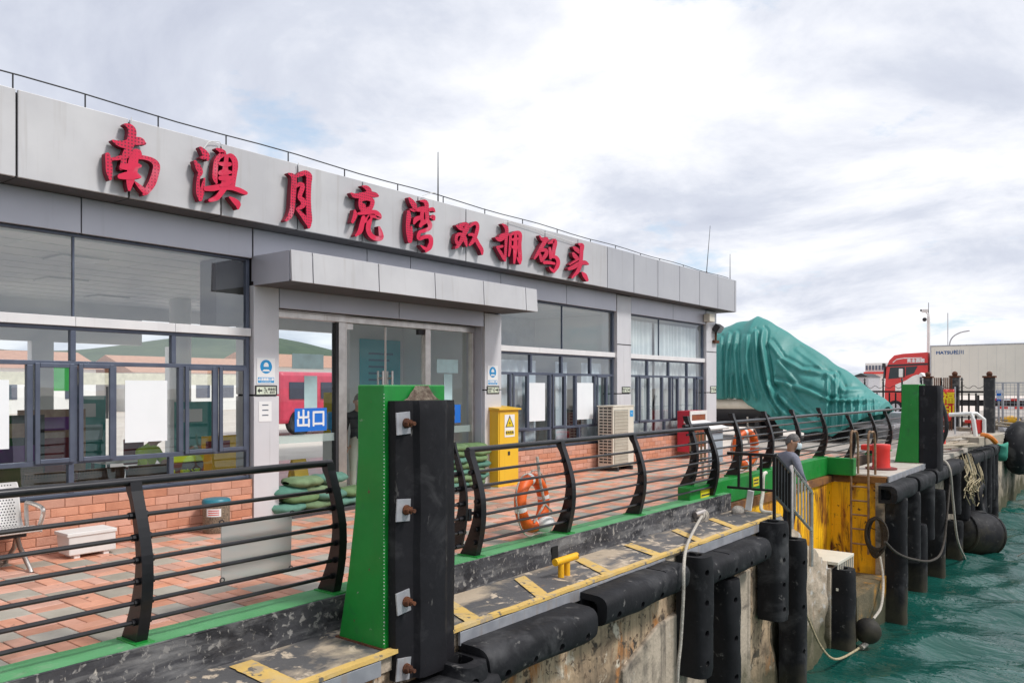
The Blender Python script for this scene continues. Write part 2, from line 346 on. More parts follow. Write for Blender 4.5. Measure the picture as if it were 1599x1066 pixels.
M_FLOORIN = mat('interior_floor', (.70, .66, .61), (.64, .60, .56), 2, .25)
M_WOOD = mat('weathered_plank', (.42, .36, .28), (.28, .235, .18), 5, .85, bump=.6, bscale=25, aniso=(1, 6, 1), rnd=.2)
M_SKIN = mat('skin', (.50, .27, .175), (.45, .235, .15), 6, .5)
M_HAIR = mat('grey_hair', (.055, .05, .05), (.16, .15, .145), 40, .7)
M_SHIRT = mat('grey_sweater', (.20, .205, .255), (.165, .17, .215), 6, .85, bump=.5, bscale=22)
M_NAVY = mat('navy_trousers', (.025, .032, .06), (.02, .026, .05), 6, .85, bump=.4, bscale=20)
M_TEE = mat('dark_tee', (.025, .027, .033), rough=.85)
M_KHAKI = mat('pale_trousers', (.42, .40, .33), rough=.85)
M_VEST = mat('lime_vest', (.45, .62, .03), (.38, .54, .03), 5, .7)
M_MASK = mat('pale_mask', (.62, .72, .76), rough=.7)

# ---------------------------------------------------------------- key planes
W = -9.5; FXP = -9.11; K = -5.50; KT = .03; KI = -5.85; LZ = -.27; E = -4.68; WALLX = -4.74; WZ = -3.3
KB = -4.45; Y1, Y2 = 13.25, 19.3            # recess in the quay

# ---------------------------------------------------------------- water
wm_ = bpy.data.materials.new('harbour_water'); wm_.use_nodes = True; t = wm_.node_tree; n = t.nodes; l = t.links
b_ = n['Principled BSDF']; b_.inputs['Roughness'].default_value = .04; b_.inputs['IOR'].default_value = 1.33; b_.inputs['Specular IOR Level'].default_value = 1.0
po = n.new('ShaderNodeNewGeometry').outputs['Position']; nz = n.new('ShaderNodeTexNoise'); nz.inputs['Scale'].default_value = .5; nz.inputs['Detail'].default_value = 5; l.new(po, nz.inputs['Vector'])
cr = n.new('ShaderNodeValToRGB'); l.new(nz.outputs[0], cr.inputs[0]); cr.color_ramp.elements[0].position = .35; cr.color_ramp.elements[1].position = .68
cr.color_ramp.elements[0].color = (.005, .055, .045, 1); cr.color_ramp.elements[1].color = (.010, .085, .068, 1); l.new(cr.outputs[0], b_.inputs['Base Color'])
h1 = n.new('ShaderNodeTexNoise'); h1.inputs['Scale'].default_value = 2.4; h1.inputs['Detail'].default_value = 4; h1.inputs['Distortion'].default_value = .6
mp = n.new('ShaderNodeMapping'); mp.inputs[2].default_value = (0, 0, -YAW); mp.inputs[3].default_value = (.6, 1.5, 1); l.new(po, mp.inputs[0]); l.new(mp.outputs[0], h1.inputs['Vector'])
bp = n.new('ShaderNodeBump'); bp.inputs['Strength'].default_value = .6; bp.inputs['Distance'].default_value = .16; l.new(h1.outputs[0], bp.inputs['Height']); l.new(bp.outputs[0], b_.inputs['Normal'])
rw = random.Random(3)
waves = [(rw.uniform(1.2, 5.5), rw.uniform(0, 6.28), YAW + 1.35 + rw.uniform(-.75, .75)) for _ in range(22)]
def wz(x, y, fade=1):
    s = 0
    for k, ph, a in waves: s += math.sin((x * math.cos(a) + y * math.sin(a)) * k + ph + .6 * math.sin(x * .31 + y * .23 + ph)) * .075 / k ** 1.0
    return WZ + s * fade
def wfn(u, v):
    y = 3 + 62 * v ** 1.4; x = -7 + 13 * u + (y - 3) * .12 * u
    return (x, y, wz(x, y, min(1, (1 - v) * 6)))
wb = MB(); wb.grid(wfn, 150, 300)
tag(wb.build('water', wm_, smooth='all', at=(0, 0, WZ)), kind='structure')
fw_ = MB()
for (x0, x1, y0, y1) in ((-20, 2500, -2500, 3), (-7, 2500, 65, 2500), (6, 2500, 3, 65), (-20, -7, 3, 12)): fw_.add([(x0, y0, WZ - .03), (x1, y0, WZ - .03), (x1, y1, WZ - .03), (x0, y1, WZ - .03)], [(0, 1, 2, 3)])
tag(fw_.build('open_water', wm_, at=(0, 0, WZ)), kind='structure')

# ---------------------------------------------------------------- terrace floor with its tiles
fb = MB().box(-9.9, KI + .01, -1.5, Y1 + 11, -.3, -.012)
floor = tag(fb.build('terrace_floor', M_JOINT, at=(-7.7, 10, -.3)), kind='structure')
S = .30; TH = .018; G = .0048
def tile_mesh(name, sx, sy, m):
    b = MB(); g = .004; x, y = sx / 2 - G, sy / 2 - G
    b.add([(-x, -y, 0), (x, -y, 0), (x, y, 0), (-x, y, 0), (-x, -y, TH - g), (x, -y, TH - g), (x, y, TH - g), (-x, y, TH - g), (-x + g, -y + g, TH), (x - g, -y + g, TH), (x - g, y - g, TH), (-x + g, y - g, TH)],
          [(0, 1, 5, 4), (1, 2, 6, 5), (2, 3, 7, 6), (3, 0, 4, 7), (4, 5, 9, 8), (5, 6, 10, 9), (6, 7, 11, 10), (7, 4, 8, 11), (8, 9, 10, 11)])
    return b
kinds = {'g': (S, S, M_TGREY), 'x': (S, S / 2, M_TRED), 'y': (S / 2, S, M_TRED)}
tmesh = {}
cells = []
X0, Y0 = -6.2 + S, 2.42 - 14 * S
for i in range(-1, 13):
    for j in range(0, 88):
        cx = X0 - S * (i + .5); cy = Y0 + S * (j + .5)
        if cx < -9.75 or cx + S / 2 > KI + .16 or cy > Y1 + 10: continue
        if (2 * j - i) % 3 == 0: cells.append(('g', cx, cy))
        elif (2 * j - i) % 3 == 1: cells += [('x', cx, cy - S / 4), ('x', cx, cy + S / 4)]
        else: cells += [('y', cx - S / 4, cy), ('y', cx + S / 4, cy)]
def seen(c):
    p = Vector((c[1], c[2], 0)) - C0; z = p.dot(FW)
    if z < 1: return 0
    u = CX + F * p.dot(RT) / z; v = VH - F * p.z / z
    if not (-20 < u < 1620 and v < 1090): return 0
    return (2 if c[0] == 'g' else 1) / z ** 3
cells.sort(key=lambda c: -seen(c))
rest = {'g': MB(), 'r': MB()}
rt_ = random.Random(5)
for k, c in enumerate(cells):
    sx, sy, m = kinds[c[0]]; dz = rt_.uniform(-.0025, .0015)
    if k < 300:
        if c[0] not in tmesh:
            o = tile_mesh('paving_tile', sx, sy, m).build('paving_tile', m, at=(0, 0, 0)); tmesh[c[0]] = o.data; bpy.data.objects.remove(o)
        o = link(bpy.data.objects.new('paving_tile', tmesh[c[0]])); o.parent = floor
        o.location = Vector((c[1], c[2], -.015 + dz)) - ORG[floor.name]; o.rotation_euler = (rt_.uniform(-.006, .006), rt_.uniform(-.006, .006), rt_.uniform(-.006, .006))
    else:
        b = tile_mesh('', sx, sy, m); rest['g' if c[0] == 'g' else 'r'].add([p + Vector((c[1], c[2], -.015 + dz)) for p in b.v], b.f)
tag(rest['g'].build('grey_paving', M_TGREY, floor), kind='stuff'); tag(rest['r'].build('red_paving', M_TRED, floor), kind='stuff')

# ---------------------------------------------------------------- kerb, ledge, quay wall
def wob(b, nx, amp, seed=0):  # rough edges
    for p in b.v: p += Vector((noise.noise(p * 3 + Vector((seed, 0, 0))), noise.noise(p * 3 + Vector((0, seed + 9, 0))), noise.noise(p * 3.3 + Vector((5, 5, seed))))) * amp
    return b
def strip(x0, x1, y0, y1, z0, z1, step=.12):
    b = MB(); n = max(2, int((y1 - y0) / step)); v = []
    for i in range(n + 1):
        y = y0 + (y1 - y0) * i / n; v += [(x0, y, z0), (x1, y, z0), (x1, y, z1), (x0, y, z1)]
    f = [(0, 1, 2, 3), (4 * n + 3, 4 * n + 2, 4 * n + 1, 4 * n)]
    for i in range(n):
        a = 4 * i; f += [(a, a + 4, a + 5, a + 1), (a + 1, a + 5, a + 6, a + 2), (a + 2, a + 6, a + 7, a + 3), (a + 3, a + 7, a + 4, a)]
    return b.add(v, f)
tag(wob(strip(KI + .012, K - .022, -1.5, Y1 - .12, -.30, KT), 0, .006, 1).build('kerb_top', M_GREENTOP, smooth=True), kind='structure')
kf = MB()
kf.grid(lambda u, v: (K + .012 * noise.noise(Vector((u * 60, v * 4, 1))), -1.5 + (Y1 - .12 + 1.5) * u, LZ - .02 + (KT - .008 - LZ + .02) * v), 150, 5)
kf.add([(K - .03, -1.5, KT - .004), (K + .004, -1.5, KT - .008), (K + .004, Y1 - .12, KT - .008), (K - .03, Y1 - .12, KT - .004)], [(0, 1, 2, 3)])
kf.add([(K, Y1 - .12, LZ), (K - .3, Y1 - .12, LZ), (K - .3, Y1 - .12, KT - .006), (K, Y1 - .12, KT - .006)], [(0, 1, 2, 3)])
tag(kf.build('kerb_face', M_KERB, smooth=True), kind='structure')
dq0, dq1 = onx(862, 850, K + .012), onx(870, 876, K + .012)
tag(MB().box(K - .05, K + .014, dq0.y, dq1.y + .02, LZ + .06, LZ + .215).build('drain_slot', M_HOLE, bevel=.004), kind='structure')
le = MB(); le.grid(lambda u, v: (K - .02 + (E - .05 - K + .02) * v, -1.5 + (Y1 + 1.5) * u, LZ + .006 * noise.noise(Vector((u * 40, v * 4, 3)))), 140, 8)
tag(le.build('quay_ledge', M_LEDGE, smooth=True), kind='structure')
ye = MB()
ye.prism([(E - .075, -1.5, LZ - .01), (E - .075, -1.5, LZ + .014), (E - .02, -1.5, LZ + .016), (E + .004, -1.5, LZ - .004), (E + .004, -1.5, LZ - .03)], (0, Y1 - .05 + 1.5, 0))
tag(wob(strip(E - .075, E + .004, -1.5, Y1 - .02, LZ - .02, LZ + .014, .1), 0, .009, 4).build('yellow_edge_line', M_YLINE, smooth=True), kind='structure')
for i, (u0, v0, u1, v1) in enumerate([(340, 1035, 400, 1066), (694, 945, 733, 975), (785, 901, 851, 938), (886, 873, 938, 898), (957, 849, 1025, 870), (1028, 826, 1075, 845), (1108, 811, 1142, 826)]):
    a = onz(u0, v0, LZ); c = onz(u1, v1, LZ); wd = .17
    ys = a.y; d = (c.y - a.y) * .92
    b = MB(); m_ = 14
    def fn(u, v, a=a, c=c, d=d, wd=wd, i=i):
        x = K + .10 + (E - .07 - K - .10) * u; y = a.y + d * u + wd * v * 1.15
        y += .012 * noise.noise(Vector((x * 14, v * 3, i)))
        return (x, y, LZ + .0125)
    b.grid(fn, m_, 3); tag(b.build('ledge_marking', M_YLINE), kind='structure')
es = MB()
for (a, b) in ((-1.5, 4.30), (5.23, 9.1), (9.62, Y1 - .02)): es.box(E - .03, E, a, b, LZ - .155, LZ - .032)
tag(es.build('steel_edging', M_EDGE, bevel=.004), kind='structure')
# quay wall: rough concrete skin
def rough_wall(name, p, q, z0, z1, m, amp=.05, nx=120, nz_=40, seed=0, out=Vector((1, 0, 0))):
    p = Vector(p); q = Vector(q)
    def fn(u, v):
        c = p.lerp(q, u); z = z0 + (z1 - z0) * v
        w = Vector((c.x * 1.4 + seed, c.y * 1.4, z * 1.4))
        k = noise.noise(w) * .5 + noise.noise(w * 3.1) * .3 + noise.noise(w * 7) * .2
        hollow = max(0, noise.noise(w * .8 + Vector((4, 4, 4))) - .22) * 1.6
        return (c.x + out.x * (amp * k - hollow * amp * 2.2), c.y + out.y * (amp * k - hollow * amp * 2.2), z)
    return tag(MB().grid(fn, nx, nz_).build(name, m, smooth='all'), kind='structure')
rough_wall('quay_wall', (WALLX, -1.5, 0), (WALLX, Y1, 0), WZ - 1.2, LZ - .10, M_CONC, .055, 260, 90)
tag(MB().box(K - .2, E - .055, -1.5, Y1 - .03, LZ - .16, LZ - .014).build('quay_coping', M_CONC3), kind='structure')
# a lower apron of newer concrete (shows between the fenders)
ap = MB(); pa = [onx(1010, 1066, WALLX + .06), onx(1100, 990, WALLX + .06), onx(1100, 1010, WALLX + .06)]
ap.add([(WALLX + .07, 8.25, -3.0), (WALLX + .07, 11.9, -3.0), (WALLX + .07, 11.9, -.98), (WALLX + .07, 8.9, -1.13), (WALLX + .07, 8.25, -1.35)], [(0, 1, 2, 3, 4)])
ap2 = MB().prism([(WALLX - .1, 8.1, -3.6), (WALLX - .1, 12.0, -3.6), (WALLX - .1, 12.0, -.96), (WALLX - .1, 9.0, -1.12), (WALLX - .1, 8.1, -1.45)], (.135, 0, 0))
tag(ap2.build('quay_wall_patch', M_CONC2, bevel=.02), kind='structure')

# recess: yellow steel walls, rusty lip, green upstand
XR = -5.62
def ywall(name, p, q, out, seed):
    return rough_wall(name, p, q, WZ - .6, -.34, M_YWALL, .012, 60, 30, seed, out)
tag(MB().box(-9.0, XR - .06, Y1 - 1, Y2 + 3, WZ - .6, -.36).box(XR - .059, KB - .1, Y2 + .06, Y2 + 3, WZ - .6, -.36).build('quay_core', M_CONC2), kind='structure')
ywall('recess_side_wall', (XR, Y1 - 1.0, 0), (XR, Y2 + .12, 0), Vector((1, 0, 0)), 2)
ywall('recess_end_wall', (XR - .05, Y2, 0), (KB - .16, Y2, 0), Vector((0, -1, 0)), 6)
tag(wob(strip(XR - .1, XR + .045, Y1 - .1, Y2 + .02, -.345, -.19, .2), 0, .012, 2).build('recess_lip', M_RUSTLIP, smooth=True), kind='structure')
lp = MB().box(XR - .08, KB + .02, Y2 - .05, Y2 + .1, -.33, -.17); tag(lp.build('recess_end_lip', M_RUSTLIP, bevel=.006), kind='structure')
tag(MB().box(XR - .24, XR - .02, 11.82, Y2 - .25, -.18, .235).build('green_upstand', M_GREEN, bevel=.012), kind='structure')
tag(MB().box(XR - .24, KB - .62, Y2 - .24, Y2 - .02, -.165, .225).build('green_upstand_end', M_GREEN, bevel=.012), kind='structure')
# end pier of the far quay
rough_wall('pier_end', (KB - .20, Y2 - .06, 0), (KB + .0, Y2 - .06, 0), WZ - .6, -.30, M_CONC2, .03, 10, 40, 9, Vector((0, -1, 0)))
rough_wall('far_quay_wall', (KB, Y2 - .06, 0), (KB, 62, 0), WZ - .6, -.28, M_CONC2, .05, 200, 40, 21)
tag(MB().box(-5.55, KB + .05, Y2 + .1, 62, -.30, -.15).build('far_quay_deck', mat('pale_deck', (.52, .48, .42), (.40, .36, .31), 2.5, .85, bump=.4, bscale=20, patch=[((.28, .2, .14), 2, .6, .1)]), bevel=.012), kind='structure')
tag(MB().box(KB + .055, KB + .085, Y2 - .03, Y2 + 4.3, -.30, -.155).build('far_edge_plate', M_EDGE), kind='structure')
tag(MB().box(-8.9, -5.56, Y1 + 11, 62, -.5, -.02).add([(-5.9, Y2, -.02)], []).build('yard', mat('yard_concrete', (.40, .36, .32), (.30, .27, .24), 1.5, .9, bump=.3, bscale=12)), kind='structure')
MYARD = bpy.data.materials['yard_concrete']
M_PLAZA = mat('plaza_paving', (.70, .62, .55), (.60, .53, .47), .8, .7)
tag(MB().box(-900, -9.92, -300, 900, -.6, -.025).build('ground', M_PLAZA), kind='structure')
tag(MB().box(-9.91, 900, 62.2, 900, -3.8, -.03).build('far_ground', MYARD), kind='structure')
tag(MB().box(-9.915, -8.91, Y1 + 11.01, 62.1, -.5, -.026).build('yard_edge', MYARD), kind='structure')

# stairs with parapet, landing, lower platform
st = MB(); ns = 9; ya, za, yb, zb = 13.3, LZ, 15.75, -1.62
for i in range(ns):
    y0 = ya + (yb - ya) * i / ns; z1 = za + (zb - za) * (i + 1) / ns
    st.box(XR + .03, -4.86, y0, y0 + (yb - ya) / ns + (.0 if i < ns - 1 else .0), WZ - .3, z1)
tag(st.build('stairs', M_CONC3, bevel=.012), kind='structure')
def par(u, v):
    y = Y1 - .02 + (15.85 - Y1 + .02) * u; t_ = min(1, max(0, (y - 13.25) / 2.5)); top = LZ - .02 + (-1.48 - LZ) * t_ ** 1.0
    w = Vector((1, y * 3, v * 3)); z = WZ - .4 + (top - WZ + .4) * v
    k = .05 * noise.noise(Vector((3, y * 2, z * 2))) + .03 * noise.noise(Vector((9, y * 6, z * 6)))
    return (-4.70 + k, y, z + (.05 * noise.noise(Vector((0, y * 7, 5))) if v > .96 else 0))
pb = MB(); pb.grid(par, 46, 44)
def par2(u, v):
    a = Vector(par(u, 1)); return (a.x + (-4.86 - a.x) * v, a.y, a.z + .03 * noise.noise(Vector((v * 6, a.y * 6, 2))))
pb.grid(par2, 46, 4)
tag(pb.build('stair_parapet', M_CONC3, smooth='all'), kind='structure')
tag(wob(strip(-5.5, -4.62, 15.77, 16.9, WZ - .5, -1.62, .15), 0, .02, 3).build('stair_landing', M_CONC3, smooth=True), kind='structure')
lpb = strip(-5.6, -4.42, 16.9, Y2 - .08, WZ - .6, -2.38, .12)
tag(wob(lpb, 0, .05, 8).build('lower_platform', mat('algae_concrete', (.16, .125, .07), (.10, .085, .05), 3, .8, bump=1, bscale=18, patch=[((.42, .20, .02), 1.4, .50, .12), ((.40, .36, .30), 2.5, .62, .08)], zband=((.05, .05, .025), -3.1, -2.5)), smooth=True), kind='structure')
# ---------------------------------------------------------------- terminal building
BL = thing('terminal_building', (-9.5, 11, 0), 'low grey panel-clad ferry terminal with red lettering and long glass front', 'building')
ZS, ZF, ZL = 4.02, 4.93, 3.61           # soffit, fascia top, lintel bottom
YE = 21.62                              # far end of the wall
joints = [3.32 + 1.168 * k for k in range(-4, 17)] + [22.14]
for a, b in zip(joints, joints[1:]):
    m = M_FASCIA if b < 15.2 else M_FASCIA2
    MB().box(FXP - .04, FXP, a + .011, b - .011, ZS + .004, ZF).build('fascia_panel', m, BL, bevel=.006)
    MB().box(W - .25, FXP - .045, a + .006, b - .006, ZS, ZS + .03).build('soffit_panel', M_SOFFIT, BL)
MB().box(FXP - .30, FXP - .05, -1.4, 22.11, ZS + .035, ZF - .02).build('fascia_core', M_GAP, BL)
MB().box(-17.2, FXP - .31, -1.4, 22.1, 4.25, 4.40).box(-17.2, FXP - .31, 21.98, 22.12, 4.41, ZF - .01).build('roof', mat('roof_slab', (.3, .3, .3)), BL)
# end wall panel (faces away) and near end wall
MB().box(-17.0, W - .06, YE - .12, YE - .01, 0, 4.24).box(-17.0, W - .06, -1.4, -1.25, 0, 4.24).build('end_wall', M_ALU, BL)
def lintel(y0, y1, z0, z1, x=W):
    MB().box(x - .05, x, y0 + .007, y1 - .007, z0, z1).build('lintel_panel', M_LINTEL, BL, bevel=.004)
for a, b in ((-1.2, 1.9), (1.9, 4.13), (4.13, 6.37)): lintel(a, b, ZL, ZS - .004)
for a, b in ((6.38, 8.43), (8.43, 9.38), (9.38, 11.77)): lintel(a, b, 3.30, ZS - .004)
for a, b in ((11.77, 13.99), (13.99, 16.04), (16.72, 18.91), (18.91, 20.9)): lintel(a, b, ZL, ZS - .004)
for a, b in ((6.80, 9.12), (9.12, 11.27)): lintel(a, b, 2.97, 3.245, W + .001)
MB().box(W - .30, W - .055, -1.2, 20.95, ZL + .01, ZS - .01).box(W - .3, W - .056, 6.4, 11.7, 2.98, 3.6).build('lintel_core', M_GAP, BL)
def column(y0, y1, zj, ztop, d=.42):
    for z0, z1 in ((0, zj - .012), (zj + .012, ztop)):
        MB().box(W - d, W + .012, y0, y1, z0, z1).build('column_panel', M_ALU, BL, bevel=.006)
    MB().box(W - d + .03, W - .02, y0 + .02, y1 - .02, zj - .02, zj + .02).build('column_core', M_GAP, BL)
column(6.385, 6.79, 1.74, 3.245); column(11.285, 11.77, 1.80, 3.225); column(16.055, 16.70, 1.70, 4.0); column(20.93, 21.6, 1.70, 4.0)
# upper joint lines on the two right columns
for y0, y1 in ((16.055, 16.70), (20.93, 21.6)): MB().box(W + .0125, W + .0145, y0, y1, 2.84, 2.862).build('column_joint', M_GAP, BL)

def frame_bar(b, y0, y1, z0, z1, x0=W - .13, x1=W - .06): b.box(x0, x1, y0, y1, z0, z1)
def window_bay(y0, y1, upper, small, casem, low, open_=()):
    """mullion centres (Y) for the four rows"""
    z_t0, z_t1 = 2.545, 2.655; zsm0, zsm1 = 2.15, 2.50; zc0, zc1 = 1.03, 2.10; zl0, zl1 = .645, .975
    fr = MB(); xb = W - .125
    win = fr
    # head / jambs / rails (butted)
    fr.box(W - .14, W - .07, y0, y0 + .04, .61, ZL); fr.box(W - .14, W - .07, y1 - .05, y1, .61, ZL)
    for z0, z1 in ((ZL - .035, ZL - .001), (2.50, 2.544), (2.10, 2.15), (.975, 1.03), (.61, .645)): fr.box(W - .138, W - .072, y0 + .041, y1 - .051, z0, z1)
    for y in upper: fr.box(W - .12, W - .085, y - .012, y + .012, 2.66, ZL - .036)
    for y in small: fr.box(W - .136, W - .068, y - .03, y + .03, 2.151, 2.499)
    for y in casem: fr.box(W - .136, W - .068, y - .032, y + .032, 1.031, 2.099)
    for y in low: fr.box(W - .136, W - .068, y - .03, y + .03, .646, .974)
    wo = fr.build('window', M_FRAME, BL, bevel=.004)
    def panes(cuts, z0, z1, hw):
        c = [y0 + .04] + [q for q in cuts] + [y1 - .05]
        for i, (a, b) in enumerate(zip(c, c[1:])):
            a2 = a + (hw if i else 0); b2 = b - (hw if i < len(c) - 2 else 0)
            if b2 - a2 < .05: continue
            t = rp.uniform(-.0025, .0025)
            MB().add([(W - .105 + t, a2, z0), (W - .105 - t, b2, z0), (W - .105 - t, b2, z1), (W - .105 + t, a2, z1)], [(0, 1, 2, 3)]).build('pane', M_GLASS, wo)
    panes(upper, 2.656, ZL - .036, .012); panes(small, 2.151, 2.499, .03); panes(casem, 1.031, 2.099, .032); panes(low, .646, .974, .03)
    for (a, b) in open_:      # casement sashes standing proud of the frame
        s = MB(); d0, d1 = W - .067, W - .035
        s.box(d0, d1, a, a + .05, 1.0, 2.12); s.box(d0, d1, b - .05, b, 1.0, 2.12); s.box(d0, d1, a + .051, b - .051, 1.0, 1.05); s.box(d0, d1, a + .051, b - .051, 2.07, 2.12)
        s.build('sash', M_FRAME, wo, bevel=.005)
    return wo
rp = random.Random(11)
def transom(cuts):
    for a, b in zip(cuts, cuts[1:]): MB().box(W - .14, W - .028, a + .002, b - .002, 2.546, 2.654).build('transom_panel', M_WHITE, BL, bevel=.004)
window_bay(-1.2, 6.37, (-.5, 1.8, 4.08), (-.7, .9, 2.3, 4.07, 5.28), (-.8, -.1, .9, 1.7, 2.3, 2.9, 3.62, 4.09, 4.53, 5.38, 5.87), (-.5, 1.2, 2.6, 4.05, 5.25), ((3.66, 4.07), (4.12, 4.52), (5.42, 5.85), (5.90, 6.31)))
transom([-1.2, 1.8, 4.08, 5.28, 6.37])
window_bay(11.78, 16.04, (13.95,), (12.83, 13.92, 15.05), (12.16, 12.73, 13.50, 14.04, 14.46, 15.23, 15.74), (12.6, 13.5, 14.6, 15.5), ((12.20, 12.70), (13.54, 14.0), (15.27, 15.70)))
transom([11.78, 16.04])
window_bay(16.71, 20.92, (18.3,), (17.68, 18.82, 19.9), (17.18, 17.75, 18.47, 18.92, 19.35, 19.9, 20.4), (17.6, 18.6, 19.6), ((17.22, 17.72), (18.96, 19.32), (20.44, 20.86)))
transom([16.71, 20.92])
# brick plinths
BRK = None
def plinth(y0, y1):
    global BRK
    pl = MB().box(W - .16, W - .004, y0, y1, -.02, .6).build('brick_plinth', M_MORTAR, BL)
    L, Hh = .30, .10
    for r_ in range(6):
        y = y0 - (L / 2 if r_ % 2 else 0)
        while y < y1 - .01:
            a, b = max(y, y0), min(y + L, y1)
            if b - a > .04:
                if b - a > L - .001 and BRK is not None:
                    o = link(bpy.data.objects.new('brick', BRK)); o.parent = pl
                else:
                    g = .0035; x0, x1 = -.02, 0; hl = (b - a) / 2 - g; hz = Hh / 2 - g; c = .004
                    mb = MB().add([(x0, -hl, -hz), (x0, hl, -hz), (x0, hl, hz), (x0, -hl, hz), (x1 - c, -hl, -hz), (x1 - c, hl, -hz), (x1 - c, hl, hz), (x1 - c, -hl, hz), (x1, -hl + c, -hz + c), (x1, hl - c, -hz + c), (x1, hl - c, hz - c), (x1, -hl + c, hz - c)],
                                  [(0, 1, 5, 4), (1, 2, 6, 5), (2, 3, 7, 6), (3, 0, 4, 7), (4, 5, 9, 8), (5, 6, 10, 9), (6, 7, 11, 10), (7, 4, 8, 11), (8, 9, 10, 11)])
                    me = bpy.data.meshes.new('brick'); me.from_pydata([tuple(p) for p in mb.v], [], mb.f); me.materials.append(M_BRICK)
                    if b - a > L - .001: BRK = me
                    o = link(bpy.data.objects.new('brick', me)); o.parent = pl
                o.location = Vector((W + .004 + rp.uniform(-.003, .003), (a + b) / 2, Hh * (r_ + .5))) - ORG[pl.name]
            y += L
plinth(2.0, 6.37); plinth(11.785, 16.04); plinth(16.715, 20.92)
MB().box(W - .16, W - .01, -1.2, 1.99, -.02, .6).build('brick_plinth', M_BRICK, BL)
for a, b in ((-1.2, 6.36), (11.79, 16.03), (16.72, 20.91)): MB().box(W - .16, W - .02, a, b, .601, .609).build('sill', M_DARK, BL)

# canopy over the door
CX_ = -8.65
can = MB().box(W + .002, CX_ - .03, 6.40, 11.78, 3.262, 3.60).build('canopy', M_LINTEL, BL, bevel=.004)
cj = [6.38, 6.73, 7.91, 9.09, 10.27, 11.45, 11.80]
for a, b in zip(cj, cj[1:]):
    MB().prism([(CX_ - .028, a + .009, 3.235), (CX_ + .004, a + .009, 3.235), (CX_ - .02, a + .009, 3.645), (CX_ - .05, a + .009, 3.645)], (0, b - a - .018, 0)).build('canopy_panel', M_FASCIA, can, bevel=.004)
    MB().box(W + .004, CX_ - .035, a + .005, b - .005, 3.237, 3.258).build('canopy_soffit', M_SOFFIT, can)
MB().box(W + .003, CX_ - .052, 6.383, 6.399, 3.24, 3.64).build('canopy_side', M_LINTEL, can)
MB().box(W + .003, CX_ - .052, 6.40, 11.77, 3.601, 3.625).build('canopy_top', M_FASCIA2, can)

# door screen
DX = W - .27
MB().box(W - .42, W - .05, 11.262, 11.283, 0, 3.2).build('door_reveal', M_LINTEL, BL)
ds = MB()
ds.box(DX - .05, DX + .05, 6.80, 11.26, 2.86, 2.96)
for y0, y1 in ((6.80, 6.85), (8.05, 8.21), (9.96, 10.09), (11.20, 11.26)): ds.box(DX - .05, DX + .05, y0, y1, .06, 2.859)
dso = ds.build('door_screen', M_STEEL, BL, bevel=.004)
MB().box(DX - .06, DX + .04, 8.0, 8.049, .06, 2.85).build('dark_jamb', M_DARK, dso)
def gpane(y0, y1, z0, z1, par, x=DX, name='glass_panel'): return MB().add([(x, y0, z0), (x, y1, z0), (x, y1, z1), (x, y0, z1)], [(0, 1, 2, 3)]).build(name, M_DOORGLASS, par)
gpane(6.85, 8.0, .06, 2.86, dso); gpane(10.09, 11.2, .06, 2.86, dso)
MB().add([(DX + .003, 6.85, 1.03), (DX + .003, 8.0, 1.03), (DX + .003, 8.0, 1.15), (DX + .003, 6.85, 1.15)], [(0, 1, 2, 3)]).build('frosted_band', M_FROST, dso)
MB().add([(DX + .003, 10.09, 1.03), (DX + .003, 11.2, 1.03), (DX + .003, 11.2, 1.15), (DX + .003, 10.09, 1.15)], [(0, 1, 2, 3)]).build('frosted_band', M_FROST, dso)
hy = 9.07
for a, b, sgn in ((8.22, hy, 1), (hy + .01, 9.955, -1)):
    d = gpane(a, b, .07, 2.85, BL, DX - .01, 'glass_door')
    hb = MB(); yy = hy - .10 * sgn + .005 * (sgn < 0)
    for dx in (.05, -.07): hb.cyl((DX + dx, yy, 1.35), (DX + dx, yy, 2.12), .018, 10)
    for z in (1.45, 2.0): hb.cyl((DX - .07, yy, z), (DX + .05, yy, z), .012, 8)
    hb.build('handle', M_STEEL, d, smooth=True)
    ed = MB().box(DX - .018, DX - .004, hy - .012 if sgn > 0 else hy + .011, hy - .001 if sgn > 0 else hy + .022, .08, 2.84); ed.build('edge_strip', M_STEEL, d)
    MB().box(DX - .04, DX + .02, (a if sgn > 0 else b - .14), (a + .14 if sgn > 0 else b), 2.76, 2.848).build('patch_fitting', M_DARK if sgn < 0 else M_STEEL, d)
MB().box(-9.92, -9.33, 6.80, 11.27, -.01, .06).build('door_step', M_SLAB, BL, bevel=.008)

# interior shell
MB().box(-17, -9.93, -1.2, 21.5, -.05, .0).build('interior_floor', M_FLOORIN, BL)
ci = MB().box(-17, W - .31, -1.2, 21.5, 3.58, 3.62).build('interior_ceiling', M_CEIL, BL)
gb = MB()
for k in range(12): gb.box(-16.9 + k * .6, -16.892 + k * .6, -1.1, 21.4, 3.572, 3.579)
for k in range(38): gb.box(-16.8, -9.9, -1 + k * .6, -.992 + k * .6, 3.574, 3.5795)
gb.build('ceiling_grid', M_SIGNW, ci)
mled = mat('light_panel', (.75, .76, .76), rough=.5)
for (x, y) in ((-11.2, 2.2), (-11.2, 4.8), (-13.6, 3.0), (-13.6, 5.6), (-11.2, 8.0), (-13.6, 8.6), (-15.5, 4.2), (-15.5, 7.2), (-11.3, 13), (-13.5, 14.5)):
    MB().box(x - .3, x + .3, y - .3, y + .3, 3.55, 3.571).build('ceiling_light', mled, BL, bevel=.004)
